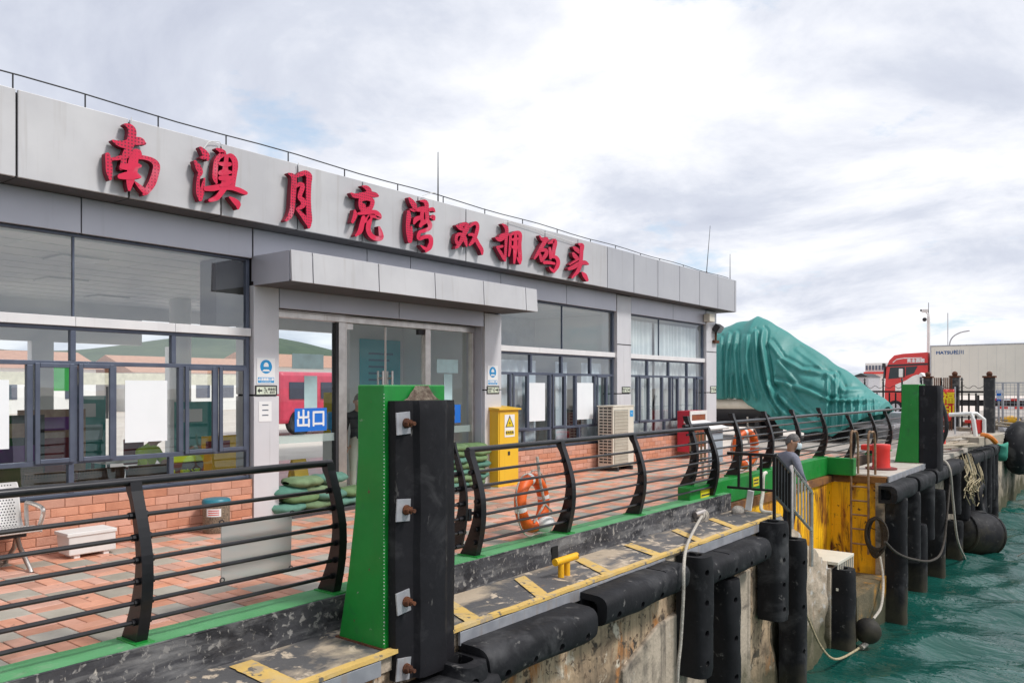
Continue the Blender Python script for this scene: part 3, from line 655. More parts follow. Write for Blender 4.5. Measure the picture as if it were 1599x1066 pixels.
# back glazing with columns, high lintel
bw = MB().box(-17.05, -16.9, -1.2, 8.6, 2.75, 3.57).box(-17.05, -16.9, 8.6, 15.2, 3.3, 3.57).box(-17.05, -16.9, 15.2, 21.5, 2.75, 3.57)
for y in (.6, 3.6, 6.6, 9.4, 15.4, 18.4): bw.box(-17.05, -16.85, y - .2, y + .2, 0, 2.749)
bw.build('back_wall', M_WALLIN, BL)
MB().box(-12.19, -9.85, 11.57, 11.69, 0, 3.57).build('partition_wall', M_WALLIN, BL)
MB().box(-12.04, -9.85, 16.3, 16.42, 0, 3.57).build('partition_wall', M_WALLIN, BL)
MB().box(-12.05, -11.93, 10.15, 11.56, 0, 3.57).build('lobby_wall', M_WALLIN, BL)
MB().box(-12.19, -12.05, 11.7, 21.4, 0, 3.57).build('room_wall', mat('room_wall_paint', (.55, .58, .60), rough=.8), BL)
MB().box(-10.1, -9.7, 5.95, 6.36, 2.7, 3.57).build('duct_box', M_DARK, BL)

# sign lettering: brush strokes, traced in zoom frames (origin, scale)
SG = thing('sign_lettering', (FXP, 9.5, ZS), 'red brush-style Chinese characters mounted along the fascia', 'sign')
GL = [
 ((150, 175), 7.614, [[(345,145,28),(395,165,62),(430,220,95),(425,300,100),(400,400,95),(360,470,70),(335,540,70),(325,620,72),(300,660,60)],
  [(200,335,22),(260,365,60),(350,380,95),(450,345,100),(530,345,88),(580,372,34)], [(135,505,58),(150,600,78),(157,700,76),(170,790,38)],
  [(190,557,36),(260,545,48),(330,530,52),(400,505,55),(455,460,46),(500,470,60),(518,500,56)], [(500,530,55),(600,545,48),(680,580,62),(718,640,82),(700,740,88),(660,850,92),(595,945,72),(568,972,36)],
  [(462,828,16),(530,895,52),(590,955,56)], [(470,500,90),(440,580,118),(432,680,125),(415,760,110),(400,840,84),(392,920,36)],
  [(300,650,52),(380,648,80),(500,640,60),(520,640,40)], [(282,762,62),(360,755,92),(450,750,100),(520,770,34)]]),
 ((290, 215), 8.2, [[(190,125,32),(230,170,62),(265,225,82),(285,268,48)], [(195,250,30),(240,250,50)], [(118,300,32),(158,370,72),(188,440,64),(166,500,42),(156,600,44),(166,700,62),(186,790,46)],
  [(186,790,46),(208,680,62),(238,520,22)], [(395,140,26),(440,160,52),(482,200,74),(430,240,62),(392,300,64),(377,400,66),(372,500,66),(390,575,34)],
  [(520,245,40),(570,225,54),(620,280,72),(632,360,72),(622,460,64),(607,560,62),(600,640,56)], [(520,240,52),(507,350,62),(502,450,84),(500,550,88),(480,630,72)],
  [(435,330,42),(500,340,62),(562,338,52)], [(440,450,62),(500,440,82),(572,442,38)], [(440,515,58),(520,520,72),(580,508,46)], [(250,650,60),(340,645,76),(430,630,74),(520,630,72),(600,645,56),(680,670,62),(765,708,48)],
  [(500,630,72),(450,700,70),(390,770,66),(305,800,44)], [(555,760,20),(610,800,62),(660,850,76),(664,900,34)], [(440,610,40),(520,590,70),(580,560,40)]]),
 ((430, 255), 9.69, [[(203,150,26),(260,180,62),(285,240,80),(276,400,82),(266,560,78),(252,700,76),(216,800,70),(158,862,38)],
  [(325,190,42),(390,160,70),(455,138,72),(510,190,92),(506,300,82),(500,500,76),(505,700,80),(516,850,82),(508,962,44)], [(320,690,26),(400,770,58),(470,860,80),(512,930,62)],
  [(300,345,56),(380,310,62),(412,350,72),(386,430,70),(368,510,66),(420,570,82),(412,640,70),(332,690,40)]]),
 ((535, 280), 9.69, [[(298,100,22),(360,120,62),(400,170,82),(388,235,82)], [(133,210,30),(190,245,72),(300,235,84),(400,222,92),(490,230,78),(532,246,38)],
  [(268,300,52),(272,380,66),(290,450,66)], [(290,300,54),(380,290,56),(448,320,64),(438,400,64),(400,445,64),(300,452,56)], [(315,380,40),(320,400,60)], [(180,470,32),(187,540,66),(148,640,46)],
  [(238,515,40),(350,500,62),(480,490,62),(540,540,82),(556,585,46),(480,560,44),(400,552,46)], [(312,575,64),(287,680,76),(260,780,76),(198,845,34)],
  [(330,640,40),(400,560,56),(412,580,66),(396,650,76),(382,750,72),(420,840,72),(500,890,72),(575,880,76),(570,800,62),(548,720,32)]]),
 ((620, 300), 10.66, [[(208,100,44),(250,160,82),(290,230,84),(288,295,60),(222,280,30)], [(192,320,52),(195,420,82),(180,550,66),(195,680,82),(215,810,70)], [(222,800,60),(240,700,52),(236,570,28)],
  [(390,140,28),(460,150,62),(490,200,72),(492,300,64),(500,400,62),(500,480,62)], [(340,290,62),(430,280,96),(520,292,66)], [(420,300,62),(412,400,62),(418,480,62)],
  [(280,515,38),(312,450,82),(372,420,66),(415,400,40)], [(540,290,52),(590,280,62),(626,322,18)], [(545,415,20),(592,412,82),(614,452,36)],
  [(382,560,52),(420,510,76),(500,480,66),(540,530,76),(530,600,64),(440,640,62),(372,662,54),(350,735,62),(372,770,62),(460,740,62),(540,742,74),(560,830,72),(530,920,80),(478,982,36)], [(390,885,20),(450,930,52),(500,950,54)]]),
 ((700, 335), 14.2, [[(200,245,60),(270,285,100),(330,330,70)], [(270,250,90),(340,205,80),(400,215,100),(412,290,112),(372,380,104),(322,480,94),(282,580,84),(212,690,80),(168,735,38)],
  [(190,620,70),(170,540,62),(202,450,72),(280,430,74),(350,500,94),(382,590,82),(408,692,36)], [(478,262,52),(550,200,72),(620,190,84),(652,260,74),(632,370,82),(600,470,82),(542,590,82),(468,672,44)],
  [(460,440,52),(540,440,72),(600,520,74),(660,640,82),(736,770,84),(750,870,44)]]),
 ((765, 340), 12.54, [[(248,120,30),(310,170,72),(332,240,72),(322,340,66),(315,500,52),(308,650,52),(300,832,36)], [(140,580,30),(200,660,60),(268,780,60),(298,832,38)], [(150,572,58),(240,552,52)],
  [(118,390,40),(190,410,104),(270,350,114),(360,320,40)], [(400,330,52),(396,450,52),(390,600,52),(370,740,38)], [(410,330,42),(480,290,62),(560,292,82),(592,350,72),(580,500,70),(580,650,80),(592,800,70),(585,890,38)], [(525,770,20),(560,830,52),(588,880,48)],
  [(500,300,52),(495,450,72),(490,600,82),(480,750,62),(470,880,38)], [(420,420,42),(480,420,62),(550,402,42)], [(430,560,52),(490,580,84),(560,562,42)]]),
 ((825, 360), 12.54, [[(225,100,26),(270,170,54),(340,170,104),(380,180,60)], [(350,160,82),(300,250,82),(250,330,74),(200,420,72),(122,540,38)], [(250,380,62),(340,380,72),(352,450,74),(300,530,72),(255,590,46)], [(232,470,52),(245,560,50)],
  [(390,242,30),(450,222,62),(510,192,82),(520,260,82),(500,360,72),(490,460,62),(470,500,52)], [(415,340,52),(430,440,62),(430,540,50)], [(430,510,52),(520,510,64),(570,560,74),(580,640,74),(550,720,72),(498,802,46)], [(410,712,20),(450,760,50),(500,800,50)], [(310,620,64),(400,620,64),(500,640,50)]]),
 ((825, 360), 12.54, [[(890,320,42),(940,360,84),(1000,420,60)], [(880,440,52),(920,500,84),(970,550,60)], [(800,742,62),(880,710,84),(1000,640,84),(1100,620,84),(1170,650,38)], [(810,662,26),(900,600,42),(975,560,34)],
  [(1000,260,52),(1050,290,84),(1040,400,74),(1030,550,74),(1010,680,74),(960,800,72),(858,912,38)], [(1050,812,30),(1100,870,84),(1150,962,58)]]),
]
for g, ((ox, oy), sc, strokes) in enumerate(GL):
    ch = MB(); XS = FXP + .03; TK = .085
    for k, stk in enumerate(strokes):
        P = crv([(x, y, w) for x, y, w in stk], 5)
        L, Rr = [], []
        for i, p in enumerate(P):
            a, b = P[max(i - 1, 0)], P[min(i + 1, len(P) - 1)]; d = Vector((b.x - a.x, b.y - a.y)); d = d.normalized() if d.length > 1e-6 else Vector((1, 0)); nn = Vector((-d.y, d.x)); h = max(p.z, 12) / 2
            L.append((p.x + nn.x * h, p.y + nn.y * h)); Rr.append((p.x - nn.x * h, p.y - nn.y * h))
        # rounded caps
        def cap(c, d, h): return [(c.x + h * (math.cos(t) * d.x - math.sin(t) * d.y), c.y + h * (math.cos(t) * d.y + math.sin(t) * d.x)) for t in (-.9, -.3, .3, .9)]
        d1 = Vector((P[-1].x - P[-2].x, P[-1].y - P[-2].y)).normalized(); d0 = Vector((P[0].x - P[1].x, P[0].y - P[1].y)).normalized()
        n_ = len(P); e = .0011 * k
        def w3(q, x): r_ = onx(ox + q[0] / sc, oy + q[1] / sc, FXP + .03 + TK); return Vector((x, r_.y, r_.z))
        xf = FXP + .03 + TK + e
        vs = [w3(q, xf) for q in L] + [w3(q, xf) for q in Rr] + [w3(q, XS) for q in L] + [w3(q, XS) for q in Rr]
        fs = []; ms = []
        for i in range(n_ - 1):
            fs += [(i, i + 1, n_ + i + 1, n_ + i)]; ms.append(0)
            fs += [(2 * n_ + i, 2 * n_ + i + 1, i + 1, i), (n_ + i, n_ + i + 1, 3 * n_ + i + 1, 3 * n_ + i)]; ms += [1, 1]
        fs += [(0, n_, 3 * n_, 2 * n_), (n_ - 1, 2 * n_ + n_ - 1, 3 * n_ + n_ - 1, n_ + n_ - 1)]; ms += [1, 1]
        k0 = len(ch.v); ch.v += vs; ch.f += [tuple(k0 + q for q in f) for f in fs]; ch.m += ms
        for c, d in ((P[0], d0), (P[-1], d1)):
            h = max(c.z, 12) / 2
            pts = [w3(q, xf) for q in [(c.x - d.y * h * -1, c.y + d.x * h * -1)] + cap(c, d, h) + [(c.x - d.y * h, c.y + d.x * h)]]
            a0 = len(ch.f); ch.prism(pts, (-TK - e, 0, 0), 1)
            ar = sum((pts[i] - pts[0]).cross(pts[i + 1] - pts[0]).x for i in range(1, len(pts) - 1))
            ch.m[a0] = 0; ch.m[a0 + 1] = 1
    o = ch.build('sign_character', [M_RED, M_REDSIDE], SG)
    bm = bmesh.new(); bm.from_mesh(o.data); bmesh.ops.recalc_face_normals(bm, faces=bm.faces); bm.to_mesh(o.data); bm.free()
wires = MB()
for pts in ([(325 / 1, 222), (331, 220), (343, 221), (347, 230)], [(318, 232), (326, 221)], [(660, 305), (672, 301), (681, 300)], [(786, 347), (797, 345), (840, 359), (853, 364), (898, 379)], [(205, 183), (206, 192)], [(466, 254), (467, 268)], [(568, 284), (569, 290)]):
    wires.tube([onx(u, v, FXP + .04) for u, v in pts], .006, 5)
wires.build('sign_cable', M_WPAINT, SG)

# roof rail (lightning wire on stanchions)
rr = thing('roof_wire', (-9.3, 10, ZF), 'thin dark lightning wire on short posts along the roof edge', 'wire')
rz = zx(400, 224, -9.3)
zw = lambda y: zx(0, 110, -9.3) + (zx(1130, 432, -9.3) - zx(0, 110, -9.3)) * (y - 3.2) / (22 - 3.2)
wy = [-1.2 + 23.2 * i / 40 for i in range(41)]
MB().tube([(-9.3, y, zw(y) + .012 * math.sin(y * 2.1)) for y in wy], .009, 6).build('wire', M_DARK, rr)
for u in (-120, 20, 133, 247, 353, 450, 538, 621, 692, 757, 816, 870, 922, 961, 1000, 1030, 1067, 1095, 1121):
    y = yx(u, -9.3); MB().cyl((-9.3, y, ZF - .06), (-9.3, y, zw(y)), .009, 6).build('stanchion', M_DARK, rr)
def antenna(u, v0, v1, X, lab, tilt=0):
    p = onx(u, v1, X); q = onx(u + tilt, v0, X); b = thing('antenna', (X, p.y, min(p.z, ZF - .02)), lab, 'antenna')
    MB().tube([(X, p.y, ZF - .03), (X, p.y, p.z), (X, q.y, q.z)], [.014, .012, .006], 6).build('mast', M_DARK, b)
    MB().box(X - .03, X + .03, p.y - .03, p.y + .03, 4.41, ZF - .03).build('bracket', M_DARK, b); return b
antenna(684, 237, 300, -9.7, 'tall thin whip antenna above the middle of the roof')
a2 = antenna(1103, 352, 428, -9.4, 'leaning whip antenna with a rusty base near the roof end', 6)
MB().cyl((-9.4, a2.location.y, ZF - .01), (-9.4, a2.location.y, ZF + .12), .03, 10).build('base_insulator', M_RUST, a2)
antenna(1140, 396, 432, -9.35, 'short upright antenna at the far corner of the roof')
# ---------------------------------------------------------------- railings
def crescent(y, z0, th=.075, X=-5.60, free=False):
    """curved flat post in the X-Z plane, bulging to the water; returns plate builders"""
    hgt = 1.14; out, inn = [], []
    n_ = 18
    for i in range(n_ + 1):
        t = i / n_; z = z0 + hgt * t
        o = X - .03 + .13 * math.sin(math.pi * min(1, t * .93 + .10)) + (-.085 * max(0, t - .55))
        wd = .062 + .16 * (1 - t) ** 2.2 + (.02 if t > .9 else 0)
        out.append((o, z)); inn.append((o - wd, z))
    pts = [(x, y - th / 2, z) for x, z in out] + [(x, y - th / 2, z) for x, z in reversed(inn)]
    return pts, out
RZ = [.155, .30, .45, .60, .755, .905]
def rail_x(z0, h, X=-5.60):
    t = h / 1.14; return X - .03 + .13 * math.sin(math.pi * min(1, t * .93 + .10)) - .085 * max(0, t - .55) - .05
def railing(name, label, posts, y0, y1, z0, X=-5.60, group=None, ends=True, r=.017, ztop=1.14, lower=RZ):
    t = thing(name, (X, (y0 + y1) / 2, z0), label, 'railing', group)
    for y in posts:
        pts, out = crescent(y, z0, X=X)
        pm = MB(); th = .022
        pm.prism([(x, y - .0375, z) for x, _, z in pts], (0, th, 0))
        pm.prism([(x - .006, y + .0155, z) for x, _, z in pts], (0, th, 0))
        for (a, b) in zip(out, out[1:]):       # outer edge strip
            pm.add([(a[0] + .004, y - .042, a[1]), (a[0] + .004, y + .042, a[1]), (b[0] + .004, y + .042, b[1]), (b[0] + .004, y - .042, b[1]),
                    (a[0] - .012, y - .042, a[1]), (a[0] - .012, y + .042, a[1]), (b[0] - .012, y + .042, b[1]), (b[0] - .012, y - .042, b[1])],
                   [(0, 1, 2, 3), (7, 6, 5, 4), (1, 5, 6, 2), (4, 0, 3, 7), (3, 2, 6, 7), (0, 4, 5, 1)])
        po = pm.build('post', M_BLACK, t)
        for h in lower:
            MB().cyl((rail_x(z0, h, X) , y - .07, z0 + h), (rail_x(z0, h, X), y + .07, z0 + h), r * 1.55, 8).build('rail_socket', M_BLACK, po, smooth=True)
        foot = MB().box(X - .22, X + .075, y - .07, y + .07, z0 - .03, z0 + .012); foot.build('base_plate', M_GREEN, po, bevel=.006)
    MB().tube([(rail_x(z0, ztop, X) + .01, y0, z0 + ztop), (rail_x(z0, ztop, X) + .01, y1, z0 + ztop)], .032, 12).build('handrail', M_BLACKRAIL, t, smooth=True)
    for h in lower:
        x = rail_x(z0, h, X); MB().tube([(x, y0 + (.02 if ends else 0), z0 + h), (x, y1 - .02, z0 + h)], r, 8).build('rail', M_BLACKRAIL, t, smooth=True)
    return t
railing('terrace_railing', 'nearest black railing left of the big green post, six bars and curved posts', (-.7, 1.05, 2.84, 4.60), -1.5, 4.64, KT)
railing('terrace_railing', 'long black railing behind the life ring, between the gate and the stairs', (6.52, 8.26, 10.08, 12.60), 6.50, 12.64, KT)
# swing gate between the green post and the long railing
gt = thing('railing_gate', (-5.6, 5.8, KT), 'short black barred gate just right of the big green post, its end plate hanging free', 'gate')
pts, out = crescent(6.27, KT + .10)
MB().prism([(x, 6.24, max(z, KT + .16)) for x, _, z in pts], (0, .03, 0)).build('end_plate', M_BLACK, gt)
MB().tube([(rail_x(0, 1.14), 5.2, KT + 1.14), (rail_x(0, 1.14), 6.30, KT + 1.14)], .032, 12).build('handrail', M_BLACKRAIL, gt, smooth=True)
for h in RZ: MB().tube([(rail_x(0, h), 5.2, KT + h), (rail_x(0, h), 6.27, KT + h)], .017, 8).build('rail', M_BLACKRAIL, gt, smooth=True)
for h in RZ: MB().cyl((rail_x(0, h), 6.17, KT + h), (rail_x(0, h), 6.29, KT + h), .028, 8).build('rail_socket', M_BLACK, gt, smooth=True)
lk_ = MB().box(-5.62, -5.58, 6.29, 6.47, KT + .46, KT + .49).box(-5.64, -5.57, 6.36, 6.41, KT + .40, KT + .53); lk_.build('latch', M_BLACK, gt, bevel=.004)
# second railing on the green upstand and on towards the far post
railing('terrace_railing', 'black railing on the green upstand behind the stairs, second life ring tied to it', [yx(u, -5.78) for u in (1078, 1148, 1198, 1241, 1283)], yx(1070, -5.78), Y2 - .3, .235, X=-5.75, ztop=.98, lower=[.14, .28, .42, .56, .70, .84])
railing('terrace_railing', 'black railing in front of the tarpaulin boat, ending behind the far green post', [yx(u, -5.78) for u in (1328, 1362, 1386)] + [28.0], Y2 - .25, 28.1, .0, X=-5.75, ztop=1.18)

# ---------------------------------------------------------------- green fender posts
def green_post(y0, y1, xi, xo, xt, zb, zt, label, near):
    t = thing('fender_post', (xo, (y0 + y1) / 2, zb), label, 'fender post', 'green posts carrying upright rubber fenders')
    prof = [(xo, zb), (xo, zt)] + [(xt, zt)]
    for z, k in ((zb + (zt - zb) * .72, .0), (zb + (zt - zb) * .50, .16), (zb + (zt - zb) * .25, .52), (zb, 1.0)): prof.append((xt + (xi - xt) * k, z))
    b = MB().prism([(x, y0, z) for x, z in prof], (0, y1 - y0, 0)); b.build('post_body', M_GREEN, t, bevel=.012)
    wl = MB()
    rr_ = random.Random(2)
    for i in range(70): z = zb + .05 + (zt - zb - .1) * i / 70; wl.box(xo - .004, xo + .003, y0 - .0025, y0 + .003, z, z + rr_.uniform(.003, .007))
    wl.build('edge_weld', M_WPAINT if near else M_GREEN, t)
    sk = MB().box(xi - .02, xo + .015, y0 - .02, y1 + .02, zb - .01, zb + .012); sk.build('base_weld', M_RUST, t)
    return t
gy0, gy1 = 4.42, 5.14
gp = green_post(gy0, gy1, -5.34, -4.78, -5.10, LZ, 1.87, 'big green steel post in the foreground with a rubber fender bolted to its front', True)
def d_section(w, d, n_=10, flange=.0):
    """D profile (a, b): a across, b outwards"""
    p = [(-w / 2, 0), (-w / 2, d * .45)]
    for i in range(n_ + 1):
        a = math.pi - math.pi * i / n_; ca, sa = math.cos(a), math.sin(a); p.append((w / 2 * math.copysign(abs(ca) ** .72, ca), d * .45 + d * .55 * sa ** .62))
    p.append((w / 2, d * .45)) ; p.append((w / 2, 0)); return p
# the post's fender: flange plate plus wide block with rounded corners
fz0, fz1 = -.52, 1.74; xo = -4.775
fm = MB(); gyc = (gy0 + gy1) / 2 + .035; hw = .35
prof = [(xo, gyc - hw), (xo + .085, gyc - hw), (xo + .10, gyc - hw + .02), (xo + .115, gyc - hw + .10), (xo + .125, gyc - hw + .155)]
prof += [(xo + .14, gyc - hw + .165), (xo + .18, gyc - hw + .18), (xo + .20, gyc - hw + .23), (xo + .20, gyc + hw - .25), (xo + .18, gyc + hw - .20), (xo + .14, gyc + hw - .18)]
prof += [(xo + .125, gyc + hw - .155), (xo + .115, gyc + hw - .10), (xo + .10, gyc + hw - .02), (xo + .085, gyc + hw), (xo, gyc + hw)]
def skin(prof, z0, z1, nz_, seed):
    b = MB(); m_ = len(prof); vs = []
    for i in range(nz_ + 1):
        z = z0 + (z1 - z0) * i / nz_
        for (x, y) in prof:
            p = Vector((x * 2 + seed, y * 2, z * 1.6)); k = .010 * noise.noise(p) + .004 * noise.noise(p * 4)
            ch = (1 - .05 * (1 if i in (0, nz_) else 0))
            vs.append((xo + (x - xo) * ch + (k if x > xo + .01 else 0), y + k * .6, z))
    fs = [(i * m_ + j, i * m_ + (j + 1) % m_, (i + 1) * m_ + (j + 1) % m_, (i + 1) * m_ + j) for i in range(nz_) for j in range(m_)]
    fs += [tuple(range(m_ - 1, -1, -1)), tuple(nz_ * m_ + j for j in range(m_))]
    return b.add(vs, fs)
gf = skin(prof, fz0, fz1, 40, 3).build('rubber_fender', M_RUBBERPOST, gp, smooth=True)
for i, z in enumerate((1.56, .86, .12, -.42)):
    p = MB().obox((xo + .125, gyc - hw + .045, z), (.012, .15, .175), Matrix.Rotation(.10 * (1 if i % 2 else -.6), 3, 'X')); 
    MB().obox((xo + .118, gyc - hw + .05, z), (.014, .15, .18), Matrix.Rotation(R((3, -4, 6, -7)[i]), 3, 'X')).build('bolt_plate', M_PLATE, gp, bevel=.002)
    bt = MB().cyl((xo + .125, gyc - hw + .075, z), (xo + .14, gyc - hw + .075, z), .042, 14).cyl((xo + .14, gyc - hw + .075, z), (xo + .175, gyc - hw + .075, z), .034, 6).cyl((xo + .17, gyc - hw + .075, z), (xo + .225, gyc - hw + .075, z), .017, 8)
    bt.build('bolt', M_RUST, gp)
rp_ = MB().add([(xo + .001, gyc - .10, 1.745), (xo + .001, gyc + .22, 1.745), (xo + .001, gyc + .10, 1.868), (xo + .001, gyc - .05, 1.868)], [(0, 1, 2, 3)])
rub = MB().grid(lambda u, v: (xo + .014, gyc + .02 + (u - .5) * (.44 - .28 * v ** .6) + .012 * noise.noise(Vector((u * 9, v * 9, 0))), 1.742 + .122 * v), 14, 6); rub.build('worn_patch', mat('worn_rust_patch', (.12, .08, .06), (.30, .25, .19), 14, .9, bump=.8, bscale=40), gp)
# far green post
gq = green_post(23.1, 23.95, -5.10, -4.52, -4.93, -.15, 1.93, 'far green steel post beyond the recess, black rubber strip on its water side', False)
o2 = xo; xo = -4.518
prof2 = [(xo + .0, 23.15), (xo + .10, 23.15), (xo + .16, 23.2), (xo + .42, 23.22), (xo + .47, 23.3), (xo + .47, 23.75), (xo + .42, 23.83), (xo + .16, 23.85), (xo + .10, 23.9), (xo, 23.9)]
skin(prof2, -.45, 1.90, 20, 9).build('rubber_fender', M_RUBBERPOST, gq, smooth=True); 
for z in (1.7, 1.0, .3, -.25): MB().box(xo + .10, xo + .13, 23.13, 23.22, z - .05, z + .05).build('bolt_plate', M_DARK, gq)
xo = o2

# ---------------------------------------------------------------- rubber fenders on the quay face
def fender_mesh(L, w, d, holes, seed, horiz):
    """along local Z; back at x=0, nose at +x, across = y; hollow D with bolt holes cut through the nose"""
    P = d_section(w, d, 12); m_ = len(P); n_ = max(8, int(L / .09)); b = MB(); vs = []
    bore = [(y * .52, x * .50 + d * .16) for y, x in [(a, c) for a, c in P]]
    for i in range(n_ + 1):
        z = L * i / n_; ch = .965 if i in (0, n_) else 1
        for (a, c) in P:
            q = Vector((a * 3 + seed, c * 3, z * 1.7)); k = .020 * noise.noise(q) + .006 * noise.noise(q * 4)
            vs.append((c * ch + (k if c > .03 else 0), a * ch + k * .5, z))
    fs = [(i * m_ + j, (i + 1) * m_ + j, (i + 1) * m_ + (j + 1) % m_, i * m_ + (j + 1) % m_) for i in range(n_) for j in range(m_)]
    # end rims with bore
    k0 = len(vs); dep = .22
    for zz, base in ((0, 0), (L, n_ * m_)):
        s0 = len(vs)
        for (a, c) in P: vs.append((c * .52 + d * .13, a * .56, zz))
        s1 = len(vs); dz = dep if zz == 0 else -dep
        for (a, c) in P: vs.append((c * .50 + d * .14, a * .54, zz + dz))
        for j in range(m_):
            j2 = (j + 1) % m_
            q1 = (base + j, base + j2, s0 + j2, s0 + j); q2 = (s0 + j, s0 + j2, s1 + j2, s1 + j)
            fs += [q1, q2] if zz == 0 else [q1[::-1], q2[::-1]]
        f = tuple(s1 + j for j in range(m_)); fs.append(f[::-1] if zz else f)
    b.add(vs, fs); return b
def fender(name, label, y, z, L, w, d, horiz, wallx, group, holes=4, seed=0, slot=0):
    t = thing(name, (wallx, y, z), label, 'fender', group)
    M = Matrix(((1, 0, 0), (0, 0, 1), (0, -1, 0))) if horiz else Matrix.Identity(3)     # horizontal: local z -> +Y
    b = fender_mesh(L, w, d, holes, seed, horiz); off = Vector((wallx, y, z))
    if horiz: b.v = [off + Vector((p.x, p.z, -p.y)) for p in b.v]
    else: b.v = [off + p for p in b.v]
    if horiz: b.f = [q for q in b.f]
    o = b.build('fender_body', M_RUBBER, t, smooth=True)
    bm = bmesh.new(); bm.from_mesh(o.data); bmesh.ops.recalc_face_normals(bm, faces=bm.faces); bm.to_mesh(o.data); bm.free()
    if holes:
        cut = MB()
        for i in range(holes):
            q = L * (i + .5) / holes
            a = (d * .60, q) 
            c0 = off + (Vector((d * .55, q, -w * .16)) if horiz else Vector((d * .55, -w * .16, q))); c1 = off + (Vector((d * 1.2, q, -w * .24)) if horiz else Vector((d * 1.2, -w * .24, q)))
            cut.cyl(c0, c1, .040, 12)
        if slot: s0 = off + Vector((d * .05, L * slot, 0)); cut.box(s0.x, s0.x + d * .75, s0.y, s0.y + .035, s0.z + w * .36, s0.z + w)
        co = cut.build('cutter', M_HOLE, at=(0, 0, 0)); md = o.modifiers.new('holes', 'BOOLEAN'); md.operation = 'DIFFERENCE'; md.object = co; md.solver = 'EXACT'
        bake(o); bpy.data.objects.remove(co); o.data.polygons.foreach_set('use_smooth', [True] * len(o.data.polygons)); o.data.set_sharp_from_angle(angle=R(40))
    return t
VG = 'upright rubber fenders on the near quay wall'; HG = 'lying rubber fenders along the near quay edge'
FXN = -4.33
def hf(u0, u1, z, label, seed, w=.34, slot=0): a, b = yx(u0, FXN), yx(u1, FXN); fender('quay_fender', label, a, z, b - a, w, .38, True, WALLX + .03, HG, 4, seed, slot)
def vf(u, z0, z1, label, seed, w=.37): y = yx(u + 19, FXN); fender('quay_fender', label, y, z0, z1 - z0, w, .40, False, WALLX + .03, VG, 4 if z1 - z0 > 1 else 1, seed)
fender('quay_fender', 'lying rubber fender in the bottom foreground, below the big green post', 3.7, -.78, 1.62, .42, .46, True, WALLX + .03, HG, 4, 1)
hf(768, 936, -.575, 'lying rubber fender nearest the foreground, beside the short upright one', 2, .35)
hf(950, 1080, -.50, 'lying rubber fender hollow at its near end, second from the foreground', 3, slot=.72)
hf(1112, 1206, -.595, 'lying rubber fender between the white rope and the stairs', 4, slot=.33)
vf(731, -1.5, -.475, 'short upright rubber fender tucked beside the big green post', 5, .36)
vf(1089, -1.88, -.33, 'upright rubber fender beside the white mooring rope', 6)
vf(1133, -2.9, -.80, 'low upright rubber fender in the water right of the rope', 7, .36)
vf(1208, -1.80, -.27, 'upright rubber fender at the top of the stairs, highest of the near row', 8, .40)
vf(1238, -3.6, -.68, 'long upright rubber fender reaching the water under the stairs', 9, .34)
fender('quay_fender', 'upright rubber fender below the stair landing next to the floating ball', 16.1, -3.6, 1.95, .42, .38, False, -4.64, VG, 0, 10)
G2 = 'rubber fenders on the far quay wall'
def vf2(u, z0, z1, label, seed, w=.42, X=-4.05): y = yx(u, X); fender('quay_fender', label, y, z0, z1 - z0, w, .40, False, KB + .02, G2, 0, seed)
def hf2(u0, u1, label, seed, z=-.48): a, b = yx(u0, -4.05), yx(u1, -4.05); fender('quay_fender', label, a, z, b - a, .40, .40, True, KB + .02, G2, 0, seed)
for i, (u, z0, z1, lb) in enumerate([(1415, -3.9, -.62, 'far upright fender nearest the recess, reaching into the water'), (1436, -2.3, -.62, 'far upright fender second from the recess'), (1446, -3.9, -1.5, 'low far fender between two taller ones'),
        (1458, -2.0, -.36, 'far upright fender under the far green post'), (1475, -3.6, -.9, 'far upright fender just beyond the far green post'), (1500, -1.85, -.33, 'far upright fender behind the hanging rope tangle'),
        (1503, -3.7, -2.1, 'low far fender above the big barrel fender'), (1530, -1.9, -.40, 'far upright fender beside the hanging tyres'), (1548, -2.6, -.36, 'far upright fender beyond the hanging tyres'), (1514, -2.2, -.45, 'far upright fender half hidden by the rope tangle'), (1521, -3.5, -.5, 'far upright fender between the rope tangle and the tyres'), (1540, -3.3, -.5, 'far upright fender just right of the hanging tyres'), (1553, -2.2, -.5, 'far upright fender second from the big hanging tyre'), (1558, -3.4, -.4, 'last far upright fender before the big hanging tyre')]):
    vf2(u, z0, z1, lb, 20 + i, .36)
for i, (a, b, lb) in enumerate([(1401, 1434, 'far lying fender nearest the recess'), (1437, 1461, 'far lying fender beneath the far green post'), (1464, 1483, 'far lying fender right of the far green post'), (1485, 1506, 'far lying fender by the rope tangle'), (1521, 1537, 'far lying fender below the white frame'), (1538, 1552, 'far lying fender near the end of the row'), (1554, 1563, 'farthest lying fender of the row')]):
    hf2(a, b, lb, 40 + i)
def tyre(name, c, R_, r, M, label, cat='tyre', group=None):
    b = MB().torus(c, R_, r, M, 30, 12); return tag(b.build(name, M_RUBBER, smooth=True), label, cat, group)
MX = Matrix.Rotation(R(90), 3, 'Y')
ty_ = yx(1532, -4.0)
tyre('hanging_tyre', (-4.0, ty_ - .25, -1.75), .42, .13, MX, 'upper black tyre hanging on the far quay wall', group='tyres hung on the quay wall')
tyre('hanging_tyre', (-3.98, ty_ - .25, -2.55), .42, .13, MX, 'lower black tyre hanging on the far quay wall', group='tyres hung on the quay wall')
tb = thing('big_tyre_fender', (-4.1, 41, -.4), 'huge black tyre fender hung at the far end of the quay', 'fender')
MB().torus((-3.95, 40.2, -.75), 0.72, .42, MX @ Matrix.Rotation(R(10), 3, 'X'), 32, 14).build('tyre', M_RUBBER, tb, smooth=True)
